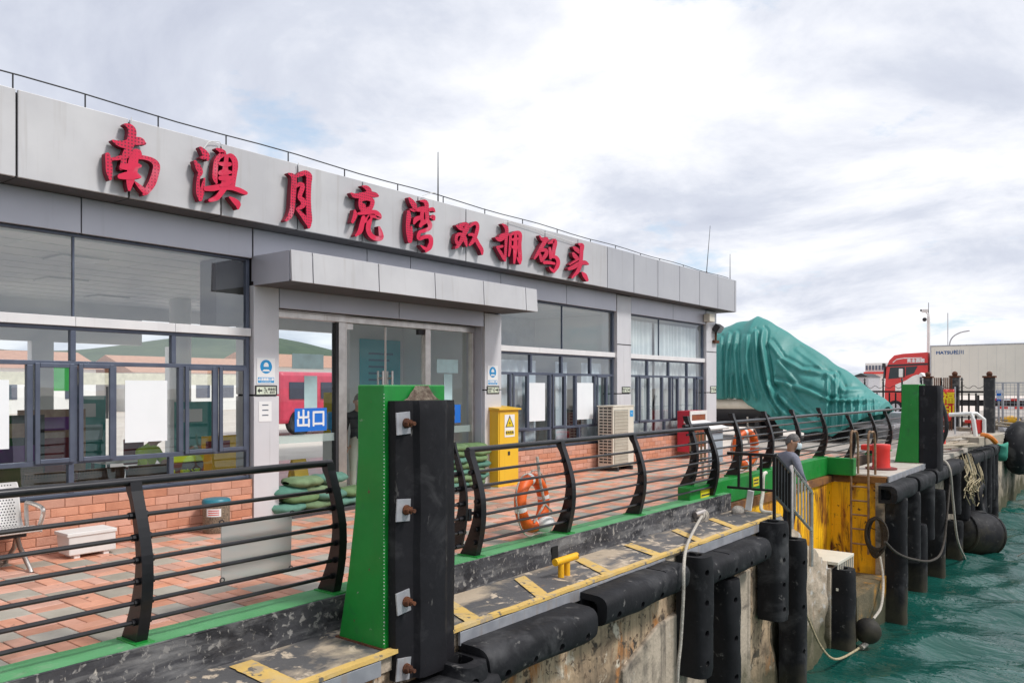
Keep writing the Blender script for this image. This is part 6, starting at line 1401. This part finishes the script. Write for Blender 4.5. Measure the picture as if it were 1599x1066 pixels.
def tarp(u, v):
    px, vt, vb = silat(u); x = xy(px, BY - .6); zt = ony(px, vt, BY).z; yf = BY - 1.55 + .9 * max(0, (u - .8) / .2) ** 2
    zb = ony(px, vb, yf).z
    s = -1 + 2 * v                      # -1 camera side .. 1 far side
    a = abs(s)
    if a < .45: q = a / .45; yy = 1.15 * q * (1 - .0 * u); z = zt - (zt - zb) * .30 * q ** 1.5 * (1 + .5 * (u > .3) * (u - .3))
    else:
        q = (a - .45) / .55; yy = 1.15 + .40 * math.sin(q * 1.57); z0 = zt - (zt - zb) * .30 * (1 + .5 * (u > .3) * (u - .3)); z = z0 + (zb - z0) * q
    yy *= (BY - yf) / 1.55
    k = max(0, (a - .25) / .75)
    wv = math.sin(x * 3.4 + 1.9 * math.sin(x * 1.9) + 1.6 * u * k + 1.0 * noise.noise(Vector((x, z * .5, 3)))); am = max(.15, .55 + 1.1 * noise.noise(Vector((x * .55, 7, s)))); fold = k ** .8 * am * (.20 * (1 - abs(wv)) ** 2.2 + .05 * math.sin(x * 15 + 2 * k + 2 * math.sin(x * 3))) + .14 * noise.noise(Vector((x * .9, a * 1.2, z * .6))) * (.3 + k) + .03 * noise.noise(Vector((x * 3.6, a * 2, z * 2)))
    sag = .06 * noise.noise(Vector((x * 1.6, s * 3, 2))) * (1 - k) * 1.6
    hem = .10 * noise.noise(Vector((x * 2.3, 5, s))) * max(0, (a - .85) / .15)
    if s < 0:
        P = Vector((x, BY - yy, z)) - C0; zz = P.dot(FW); px, py = CX + F * P.dot(RT) / zz, VH - F * P.z / zz; c = .82 * crease(px, py) * min(1, a * 2.2)
        fold = fold * .45 + c; z += .35 * c * (1 - k)
    return (x + .05 * fold, BY + math.copysign(yy + fold, s) if a > .001 else BY, z + sag + hem)
tm = MB(); tm.grid(tarp, 250, 120)
n0 = 191
to = tm.build('tarpaulin', M_TARP, bt, smooth='all'); to.modifiers.new('t', 'SOLIDIFY').thickness = .012
# nose of the tarpaulin hanging over the bow
hx0, hx1 = xy(1030, BY), xy(1352, BY)
hull = MB()
def hfn(u, v):
    x = hx0 + (hx1 - hx0) * u; b = 1.33 * (1 - max(0, (u - .45) / .55) ** 2.2) + .02; s = -1 + 2 * v; a = abs(s)
    zk = .35 + .55 * max(0, (u - .75) / .25) ** 2; zd = 1.25 + .25 * u
    return (x, BY + math.copysign(b * (1 - (1 - a) ** 2.4), s) if a else BY, zk + (zd - zk) * a ** 1.6)
hull.grid(hfn, 40, 24); hull.build('hull', mat('hull_black', (.018, .02, .026), rough=.35), bt, smooth='all')
wb_ = MB(); wb_.grid(lambda u, v: (hx0 + (hx1 - hx0) * u, BY - 1.34 * (1 - max(0, (u - .45) / .55) ** 2.2) - .03, 1.02 + .10 * u + .42 * v * (1 - .3 * u)), 30, 2); o = wb_.build('white_band', M_CREAM, bt, smooth='all'); o.modifiers.new('t', 'SOLIDIFY').thickness = .03
for x in (hx0 + 1.5, hx0 + 4.5, hx1 - 1.6): MB().box(x - .12, x + .12, BY - 1.2, BY + 1.2, 0, .36).box(x - .08, x + .08, BY - 1.15, BY - 1.0, .361, .9).build('cradle_beam', M_DARK, bt)
tr = thing('boat_trailer', (hx1 + .4, BY - .5, 0), 'grey trailer frame under the bow of the covered boat', 'trailer')
MB().box(hx1 - 2.2, hx1 + 1.1, BY - .9, BY - .75, .5, .62).box(hx1 - 2.2, hx1 + 1.1, BY + .75, BY + .9, .5, .62).box(hx1 + .9, hx1 + 1.05, BY - .74, BY + .74, .5, .62).build('chassis', M_PLATE, tr, bevel=.01)
for y in (BY - 1.02, BY + .95): MB().cyl((hx1 - .6, y, .33), (hx1 - .6, y + .18, .33), .33, 22).build('wheel', M_RUBBER, tr)
# grey skip behind the railing by the far post
gb_ = thing('grey_crate', (-6.6, 31.5, 0), 'low grey metal crate behind the railing near the far green post', 'crate'); q = onz(1385, 690, 0)
MB().box(q.x - 1.6, q.x + .6, 31, 32.2, 0, .95).build('body', M_PLATE, gb_, bevel=.02)
for k in range(4): MB().box(q.x - 1.5 + .52 * k, q.x - 1.42 + .52 * k, 30.95, 30.998, .02, .93).build('rib', M_PLATE, gb_)
# ---------------------------------------------------------------- iron fence, pillars, mesh fence
FY = 40.0
fe = thing('iron_fence', (-8, FY, 0), 'black iron fence with spear-head bars across the yard', 'fence')
def zat(v, Y, u=1500): return ony(u, v, Y).z
fx0, fx1 = xy(1240, FY), xy(1541, FY)
for z in (zat(611, FY), zat(668, FY)): MB().box(fx0, fx1, FY - .03, FY + .03, z - .04, z + .04).build('rail', M_BLACK, fe)
x = fx0 + .1; zt_ = zat(588, FY); i = 0
while x < fx1 - .2:
    tall = (i % 3 == 0); zz = zt_ if tall else zat(613, FY)
    b = MB().box(x - .035, x + .035, FY - .055, FY - .031, 0, zz - (.2 if tall else 0))
    if tall: b.tube([(x, FY - .04, zz - .2), (x, FY - .04, zz - .14), (x, FY - .04, zz - .13), (x, FY - .04, zz)], [.035, .03, .075, .005], 6)
    b.build('bar', M_BLACK, fe)
    if tall and x + .9 < fx1: MB().tube(crv([(x, FY, zt_ - .35), (x + .25, FY, zt_ - .50), (x + .45, FY, zt_ - .38), (x + .65, FY, zt_ - .50), (x + .9, FY, zt_ - .35)], 4), .012, 5).build('scroll', M_BLACK, fe)
    x += .27; i += 1
def pillar(u, v_top, Y, lab, w=.40):
    x = xy(u, Y); zt2 = ony(u, v_top, Y).z; t = thing('fence_pillar', (x, Y, 0), lab, 'pillar', 'dark fence pillars'); MB().box(x - w / 2, x + w / 2, Y - w / 2, Y + w / 2, -.1, zt2 - .22).build('shaft', mat('worn_black', (.03, .03, .033), (.16, .15, .14), 5, .8, lo=.5, hi=.8) if 'worn_black' not in bpy.data.materials else bpy.data.materials['worn_black'], t, bevel=.02)
    MB().box(x - w / 2 - .04, x + w / 2 + .04, Y - w / 2 - .04, Y + w / 2 + .04, zt2 - .219, zt2 - .14).build('cap', M_RUST, t); MB().ball((x, Y, zt2 - .06), .12, 12, 8).build('finial', M_RUST, t, smooth='all'); return t
pillar(1545, 581, FY - .5, 'thick worn pillar at the water end of the iron fence'); pillar(1491, 581, FY + .3, 'pillar with rusty ball finial behind the red banner', .34); pillar(1449, 582, FY + .6, 'dark pillar just behind the far green post', .34)
sf = thing('spike_fence', (-6.8, 38.6, 0), 'short row of thin upright spikes behind the far green post', 'fence')
for u in (1459, 1462, 1465, 1468, 1474, 1477, 1480, 1483, 1486): x = xy(u, 38.6); MB().box(x - .022, x + .022, 38.58, 38.62, 0, ony(u, 589, 38.6).z).build('spike', M_RUST, sf)
MB().box(xy(1457, 38.6), xy(1488, 38.6), 38.55, 38.575, 1.4, 1.5).build('rail', M_BLACK, sf); MB().box(xy(1457, 38.6), xy(1488, 38.6), 38.55, 38.575, .5, .6).build('rail', M_BLACK, sf)
mf = thing('mesh_fence', (-4, 42, 0), 'grey wire mesh fence with pipe posts in front of the trailer', 'fence'); MYf = 42.0
zt3 = zat(598, MYf)
for u in (1566, 1590, 1620): x = xy(u, MYf); MB().cyl((x, MYf, 0), (x, MYf, zt3), .05, 8).build('post', M_PLATE, mf)
MB().box(xy(1550, MYf), xy(1660, MYf), MYf - .03, MYf + .03, zt3, zt3 + .05).build('top_rail', M_PLATE, mf)
wm2 = MB(); x = xy(1552, MYf)
while x < xy(1660, MYf): wm2.box(x - .008, x + .008, MYf - .05, MYf - .04, .15, zt3 - .01); x += .16
z = .2
while z < zt3: wm2.box(xy(1552, MYf), xy(1660, MYf), MYf - .039, MYf - .03, z - .008, z + .008); z += .16
wm2.build('wire_mesh', M_PLATE, mf)
bs = thing('blue_board', (-5, 41, 1.2), 'small blue notice board with white lines at the fence end', 'sign'); a = ony(1556, 608, 41); b = ony(1563.5, 625, 41)
MB().box(a.x, b.x, 40.98, 41, b.z, a.z).build('board', M_BLUE, bs)
for k in range(2):
    for j in range(3): MB().box(a.x + .03 + .075 * j, a.x + .09 + .075 * j, 40.975, 40.979, b.z + .07 + .26 * k, b.z + .22 + .26 * k).build('print_block', M_SIGNW, bs)
MB().box((a.x + b.x) / 2 - .03, (a.x + b.x) / 2 + .03, 41.001, 41.05, -.1, a.z).build('post', M_PLATE, bs)
rb = thing('red_banner', (-6, 36, .4), 'red cloth banner with two yellow characters on the far fence', 'banner'); RYb = 36.0; a = ony(1472, 607, RYb); b = ony(1490, 657, RYb)
bm_ = MB(); bm_.grid(lambda u, v: (a.x + (b.x - a.x) * u * (1 - .35 * max(0, .35 - v) / .35), RYb + .03 * math.sin(u * 9 + v * 3), b.z + (a.z - b.z) * v), 12, 10); o = bm_.build('cloth', M_REDP, rb, smooth='all'); o.modifiers.new('t', 'SOLIDIFY').thickness = .006
for ch, f in (('福', .70), ('利', .30)): text('lettering', ch, .50, M_SY, ((a.x + b.x) / 2, RYb - .045, b.z + (a.z - b.z) * f), FYm, rb, .004, .012)
MB().cyl((a.x - .02, RYb + .06, -.1), (a.x - .02, RYb + .06, a.z + .1), .03, 8).cyl((b.x + .02, RYb + .06, -.1), (b.x + .02, RYb + .06, a.z + .1), .03, 8).build('pole', M_PLATE, rb)
# ---------------------------------------------------------------- quayside clutter
wf = thing('steel_gantry', onz(1526, 695, -.14), 'bent white steel frame standing on the far quay edge', 'frame'); q = onz(1527, 696, -.14); Yq = q.y
tp = [ony(1482, 647, Yq), ony(1517, 645, Yq), ony(1520, 655, Yq), ony(1526, 696, Yq)]
MB().tube(tp, .07, 8).build('arm', M_WPAINT, wf); MB().tube([tp[1] + Vector((.0, .9, 0)), tp[2] + Vector((.2, .9, 0)), tp[3] + Vector((.1, .9, 0))], .06, 8).build('arm', M_WPAINT, wf); MB().tube([tp[1], tp[1] + Vector((0, .9, 0))], .05, 8).build('crosspiece', M_WPAINT, wf)
ru = random.Random(12)
for i, (u, v, L, an) in enumerate([(1478, 694, 2.6, 20), (1486, 690, 2.9, 28), (1495, 697, 2.4, 12), (1503, 693, 2.2, 35), (1510, 688, 2.6, 18), (1500, 684, 2.6, 8), (1516, 686, 2.0, 30), (1490, 700, 2.0, 5)]):
    p = onz(u, v, -.08 + .03 * (i % 4)); tag(MB().obox((p.x, p.y, p.z + .06 * (i // 3)), (.24, L, .045), Matrix.Rotation(R(an - 30), 3, 'Z') @ Matrix.Rotation(R(ru.uniform(-3, 3)), 3, 'Y')).build('plank', M_WOOD, bevel=.006), 'weathered plank in the loose heap beyond the far green post', 'plank', 'planks heaped on the far quay')
tag(MB().obox(onz(1540, 690, -.05) + Vector((0, 0, .1)), (.35, 3.2, .30), Matrix.Rotation(R(-6), 3, 'Z')).build('timber_beam', M_WOOD, bevel=.02), 'thick timber beam lying along the far quay edge', 'beam')
rope('orange_pipe', [onz(1533, 678, .25), onz(1545, 681, .2), onz(1555, 690, .0)], .08, mat('orange_pipe_paint', (.75, .22, .02), rough=.5), 'orange pipe lying on the far quay edge', 6, 'pipe')
gn = wob(MB().ball(onx(1567, 703, -3.95), (.18, .30, .30), 14, 10), 0, .2, 3); tag(gn.build('green_net', mat('net_green', (.05, .30, .21), rough=.8), smooth='all'), 'bunched green net hanging from the far fender', 'net')
mj = mat('junk_mix', (.35, .28, .2), (.12, .1, .09), 3, .9, rnd=.4)
for i in range(16):
    u = ru.uniform(1500, 1598); p = onz(u, ru.uniform(663, 676), -.1); sz = ru.uniform(.2, .6)
    b = wob(MB().obox(p + Vector((0, 0, sz * .3)), (sz, sz * 1.5, sz * .6), Matrix.Rotation(ru.uniform(0, 3), 3, 'Z')), 0, .08, i)
    tag(b.build('scrap_piece', [mj, M_WOOD, M_RUST, M_PLATE][i % 4], bevel=.02), ('dark', 'wooden', 'rusty', 'grey metal')[i % 4] + ' piece of scrap in the clutter along the far fence', 'scrap', 'scrap along the far fence')
p = onz(1578, 668, 0); tag(wob(MB().ball(p + Vector((0, 0, .35)), (.40, .28, .22), 12, 8), 0, .06, 2).build('yellow_float', M_YELB, smooth='all'), 'yellow float lying among the scrap by the mesh fence', 'float')
for i in range(5): p = onz(1575 + 6 * i, 672 - i, 0); tag(MB().tube([p + Vector((-.9, .1, .25 + .05 * i)), p + Vector((1.0, .3, .12 + .1 * (i % 2)))], .035, 6).build('bamboo_pole', M_WOOD, smooth=True), 'thin pole lying in the clutter by the mesh fence', 'pole', 'poles lying by the mesh fence')
hv = MB().torus(onz(1492, 676, 0) + Vector((0, 0, .7)), .0, .0, MX, 3, 3)
cr_ = thing('cargo_net_cage', (-5.4, 27.3, 0), 'dark curved grille standing behind the far green post', 'grille'); cgx, cgY = xy(1466, 27.3), 27.3
for k in range(7): z = .25 + .2 * k; MB().box(cgx - .35, cgx + .18 - .05 * abs(k - 3) * .5, cgY - .015, cgY + .015, z, z + .025).build('bar', M_PLATE, cr_)
MB().tube(crv([(cgx + .02, cgY, .0), (cgx + .20, cgY, .5), (cgx + .18, cgY, 1.0), (cgx + .02, cgY, 1.55)], 5), .06, 8).build('curved_post', M_BLACK, cr_)

# ---------------------------------------------------------------- truck and trailer
TY = 56.0
tk = thing('truck', (-11, TY, 0), 'red truck cab parked beyond the iron fence, pulling the white box trailer', 'truck')
def tz(v, u=1420, Y=TY): return ony(u, v, Y).z
def tx(u, Y=TY): return xy(u, Y)
M_TRUCK = mat('truck_red', (.62, .02, .018), (.56, .018, .016), 2, .3, coat=.5); xc0, xc1 = tx(1379), tx(1449); 
prof = [(1381, 640), (1381, 608), (1384, 572), (1388, 562), (1396, 554), (1410, 551.5), (1449, 549), (1449, 640)]
MB().prism([ony(u, v, TY) for u, v in prof], (0, 2.5, 0)).build('cab', M_TRUCK, tk, bevel=.06)
wn = [(1387, 591), (1390, 573), (1413, 572), (1413, 588), (1400, 590)]; MB().prism([ony(u, v, TY - .012) for u, v in wn], (0, .01, 0)).build('side_window', mat('truck_glass', (.015, .025, .03), rough=.05), tk)
MB().prism([ony(u, v, TY - .012) for u, v in [(1414.5, 572), (1433, 571), (1427, 582), (1414.5, 586)]], (0, .01, 0)).build('side_window', bpy.data.materials['truck_glass'], tk)
MB().prism([ony(u, v, TY - .014) for u, v in [(1386, 569), (1449, 566), (1449, 569), (1386, 572)]], (0, .012, 0)).build('trim_line', M_DARK, tk)
sw = MB(); 
for a_, b_2 in (((1394, 565), (1400, 560)), ((1400, 560), (1412, 558)), ((1412, 558), (1440, 557.5))): sw.prism([ony(a_[0], a_[1] - .2, TY - .014), ony(b_2[0], b_2[1] - .2, TY - .014), ony(b_2[0], b_2[1] + .9, TY - .014), ony(a_[0], a_[1] + 1.2, TY - .014)], (0, .012, 0))
sw.build('white_swoosh', M_SIGNW, tk)
text('lettering', '贵圭圆圆', .26, M_SIGNW, (tx(1430), TY - .016, tz(563)), FYm, tk, .004, .008)
MB().prism([ony(u, v, TY - .014) for u, v in [(1398, 600), (1415, 593), (1424, 587), (1432, 584), (1449, 588), (1449, 612), (1398, 612)]], (0, .012, 0)).build('lower_panel', M_WPAINT, tk)
MB().box(tx(1433), tx(1442), TY - .02, TY - .006, tz(598), tz(586)).build('dark_panel', M_DARK, tk)
MB().prism([(tx(1378), TY + .1, tz(590)), (tx(1381.5), TY + .1, tz(590)), (tx(1381.5), TY + .1, tz(570)), (tx(1380), TY + .1, tz(569))], (0, 2.3, 0)).build('windscreen', bpy.data.materials['truck_glass'], tk)
MB().box(tx(1379.5), tx(1383.5), TY - .35, TY - .06, tz(573), tz(566)).build('mirror', M_DARK, tk, bevel=.03)
MB().box(tx(1405), tx(1411), TY - .3, TY - .05, tz(588), tz(575)).build('mirror', M_WPAINT, tk, bevel=.03)
MB().box(tx(1382), tx(1640), TY + .6, TY + 2.0, .7, 1.05).build('chassis', M_DARK, tk)
def wheel(par, x, y):
    w_ = MB().tube([(x, y, .52), (x, y + .04, .52), (x, y + .30, .52), (x, y + .34, .52)], [.46, .52, .52, .46], 26).build('tyre', M_RUBBER, par, smooth=True); MB().cyl((x, y - .012, .52), (x, y + .02, .52), .29, 18).build('rim', M_PLATE, w_)
for u in (1398, 1440): wheel(tk, tx(u), TY - .02); wheel(tk, tx(u), TY + 2.1)
tl = thing('box_trailer', (-4, TY, 0), 'long white box trailer with blue lettering near its front top', 'trailer')
M_BOX = mat('trailer_white', (.80, .745, .66), (.75, .70, .62), 1.2, .5, streak=((.4, .35, .28), .6, .35))
bx0, bx1 = tx(1452.5), tx(1452.5) + 13.6; bz0, bz1 = tz(616), tz(541.5)
MB().box(bx0, bx1, TY, TY + 2.5, bz0, bz1).build('box', M_BOX, tl, bevel=.02)
rb2 = MB()
for k in range(28): rb2.box(bx0 + .25 + .48 * k, bx0 + .255 + .48 * k, TY - .004, TY - .001, bz0 + .1, bz1 - .12)
rb2.build('panel_seam', M_PLATE, tl)
MB().box(bx0 - .01, bx1 + .01, TY - .02, TY + 2.52, bz1 + .001, bz1 + .07).build('top_rail', M_PLATE, tl); MB().box(bx0 - .015, bx0 + .06, TY - .015, TY - .003, bz0, bz1).build('corner_post', M_PLATE, tl)
text('lettering', 'MATSU', .27, mat('lettering_blue', (.02, .10, .30), rough=.5), (tx(1475), TY - .008, tz(551.5)), FYm, tl, .003, .010, 1.12); text('lettering', '松川', .29, bpy.data.materials['lettering_blue'], (tx(1497), TY - .008, tz(551.5)), FYm, tl, .003, .006)
sd_ = MB().box(bx0 + 3, bx1, TY - .03, TY - .002, .55, .70).box(bx0 + 3, bx1, TY - .03, TY - .002, 1.05, 1.2); sd_.build('side_guard', M_REDP, tl)
for k in range(12): MB().box(bx0 + 3.2 + .8 * k, bx0 + 3.55 + .8 * k, TY - .036, TY - .031, 1.06, 1.19).build('reflector', M_SIGNW, tl); MB().box(bx0 + 3.4 + .8 * k, bx0 + 3.75 + .8 * k, TY - .036, TY - .031, .56, .69).build('reflector', M_SIGNW, tl)
for k in range(3): wheel(tl, bx1 - 3.4 + 1.3 * k, TY - .02)
for x in (bx0 + 2.6, bx0 + 3.2): MB().box(x - .06, x + .06, TY + .3, TY + .42, .02, bz0 - .001).build('landing_leg', M_DARK, tl)
# camera pole and lamps beyond
cp = thing('camera_pole', (tx(1451, 50), 50, 0), 'white pole with two surveillance cameras rising behind the truck', 'pole'); CYp = 60.5
x = tx(1450, CYp); MB().tube([(x, CYp, 0), (x, CYp, tz(494, 1450, CYp)), (x, CYp, tz(489, 1450, CYp))], [.13, .10, .06], 10).build('mast', M_WPAINT, cp); MB().cyl((x, CYp, tz(489, 1450, CYp)), (x, CYp, tz(472, 1450, CYp)), .02, 6).build('rod', M_DARK, cp)
MB().box(x - .42, x - .02, CYp - .1, CYp + .1, tz(487, 1450, CYp), tz(482, 1450, CYp)).build('camera_body', M_WPAINT, cp, bevel=.02); MB().bar((x, CYp, tz(492, 1450, CYp)), (x - .25, CYp, tz(484, 1450, CYp)), .06).build('arm', M_WPAINT, cp); MB().box(x - .5, x - .42, CYp - .12, CYp + .12, tz(485, 1450, CYp), tz(482, 1450, CYp)).build('hood', M_DARK, cp)
MB().ball((x - .25, CYp, tz(498, 1450, CYp)), .14, 12, 8).build('dome', M_DARK, cp, smooth='all')
lm = thing('street_lamp', (tx(1483, 66), 66, 0), 'curved-arm street lamp rising behind the trailer', 'street lamp'); LYp = 66; x = tx(1482.5, LYp)
MB().tube(crv([(x, LYp, 0), (x, LYp, tz(570, 1480, LYp)), (x, LYp, tz(545, 1480, LYp)), (tx(1484, LYp), LYp, tz(532, 1480, LYp)), (tx(1490, LYp), LYp, tz(524, 1480, LYp)), (tx(1501, LYp), LYp, tz(519, 1480, LYp)), (tx(1514, LYp), LYp, tz(517, 1480, LYp))], 6), .05, 7).build('arm', M_PLATE, lm)
mp_ = thing('thin_mast', (tx(1480, 70), 70, 0), 'thin faint mast behind the trailer', 'mast'); MB().cyl((tx(1480, 70), 70, 0), (tx(1480, 70), 70, tz(488, 1480, 70)), .035, 6).build('pole', M_PLATE, mp_)
ob = thing('white_boathouse', (-30, 110, 0), 'far white flat building left of the red truck', 'building'); OY = 90
MB().box(xy(1351, OY), xy(1392, OY), OY, OY + 6, 0, ony(1365, 566, OY).z).build('wall', M_WPAINT, ob); MB().box(xy(1350, OY), xy(1393, OY), OY - .4, OY + 6.2, ony(1365, 583, OY).z, ony(1365, 580, OY).z).build('red_band', M_REDP, ob)
for k in range(7): MB().box(xy(1352 + 5 * k, OY), xy(1355 + 5 * k, OY), OY - .06, OY - .01, ony(1365, 577, OY).z, ony(1365, 570, OY).z).build('window', M_FRAME, ob)
dk = thing('dark_shed', (-20, 75, 0), 'low dark shed beyond the bow of the covered boat', 'shed'); MB().box(xy(1330, 75), xy(1356, 75), 75, 79, 0, ony(1345, 588, 75).z).build('wall', M_PLATE, dk); MB().prism([(xy(1328, 75), 74.8, ony(1345, 588, 75).z), (xy(1358, 75), 74.8, ony(1345, 588, 75).z), (xy(1345, 75), 74.8, ony(1345, 582, 75).z)], (0, 4.4, 0)).build('roof', M_DARK, dk)
wh = thing('white_kiosk', (tx(1438, 48), 48, 0), 'small white gabled kiosk in front of the truck cab', 'kiosk'); WY = 48; x0, x1 = xy(1432.5, WY), xy(1443.5, WY); MB().box(x0, x1, WY, WY + .8, 0, ony(1438, 588, WY).z).build('wall', M_WPAINT, wh); MB().prism([(x0 - .05, WY - .04, ony(1438, 588, WY).z), (x1 + .05, WY - .04, ony(1438, 588, WY).z), ((x0 + x1) / 2, WY - .04, ony(1438, 581, WY).z)], (0, .9, 0)).build('roof', M_WPAINT, wh); MB().box(x0 + .12, x1 - .12, WY - .02, WY - .002, ony(1438, 597, WY).z, ony(1438, 587, WY).z).build('window', M_NAVY, wh)
# ---------------------------------------------------------------- town seen through the glass
M_OR = mat('orange_roof', (.50, .27, .18), (.42, .22, .15), 3, .8); M_BANN = mat('yellow_hoarding', (.62, .60, .48), rough=.7)
def house(x, y, w, d, h, roof, lab):
    t = thing('town_house', (x, y, 0), lab, 'house', 'houses behind the plaza'); MB().box(x - d, x, y, y + w, -.02, h).build('wall', M_WALLIN, t); MB().prism([(x + .5, y - .4, h + .001), (x - d - .5, y - .4, h + .001), (x - d / 2, y - .4, h + 1.4)], (0, w + .8, 0)).build('roof', roof, t)
    for k in range(int(w / 2.2)): MB().box(x + .005, x + .05, y + .6 + 2.2 * k, y + 1.8 + 2.2 * k, 1.0, 2.3).build('window', M_FRAME, t)
house(-62, 12, 16, 8, 3.2, M_OR, 'orange-roofed house seen through the left window'); house(-60, 30, 12, 8, 3.0, M_OR, 'orange-roofed house seen beside the yellow hoarding'); house(-64, 44, 16, 8, 3.8, M_OR, 'orange-roofed house seen through the lobby glass')
hd = thing('hoarding', (-48, 16, 0), 'long yellow-lettered hoarding across the plaza', 'hoarding'); MB().box(-48.1, -48, 13, 32, 2.0, 2.7).build('panel', M_BANN, hd)
for k in range(5): MB().box(-48.1, -48.0, 13.5 + 4.4 * k, 13.6 + 4.4 * k, 0, 1.89).build('post', M_DARK, hd)
hl_ = MB(); 
def hill(u, v): y = -60 + 260 * u; x = -180 - 160 * v; return (x, y, max(-.5, (5 + 22 * math.sin(math.pi * v)) * (.55 + .5 * noise.noise(Vector((u * 4, v * 2, 1)))) * min(1, v * 5 + .02)))
hl_.grid(hill, 60, 14); tag(hl_.build('hill', mat('wooded_hill', (.05, .085, .04), (.03, .06, .03), .2, .9), smooth='all', at=(-250, 0, 0)), kind='structure')
bu = thing('red_bus', (-30, 24, 0), 'red and white bus on the plaza seen through the left door glass', 'bus'); MB().box(-28, -25.5, 18.3, 28, .45, 2.45).build('body', mat('bus_red', (.62, .05, .10), rough=.4), bu, bevel=.15)
for k in range(6): MB().box(-25.49, -25.46, 18.7 + 1.5 * k, 20.0 + 1.5 * k, 1.4, 2.05).build('window', M_NAVY, bu)
for y in (19.2, 25.0): MB().cyl((-25.75, y, .5), (-25.44, y, .5), .5, 20).build('wheel', M_RUBBER, bu)
gs_ = thing('green_board', (-40, 8, 0), 'green board on posts on the plaza behind the left window', 'board'); q = onx(80, 580, -24); MB().box(-24.05, -24, q.y - .62, q.y + .62, 1.75, 2.6).build('panel', mat('board_green', (.03, .32, .06), rough=.5), gs_); MB().box(-24.05, -24, q.y - .6, q.y - .5, 0, 1.74).box(-24.05, -24, q.y + .5, q.y + .6, 0, 1.74).build('post', M_DARK, gs_)
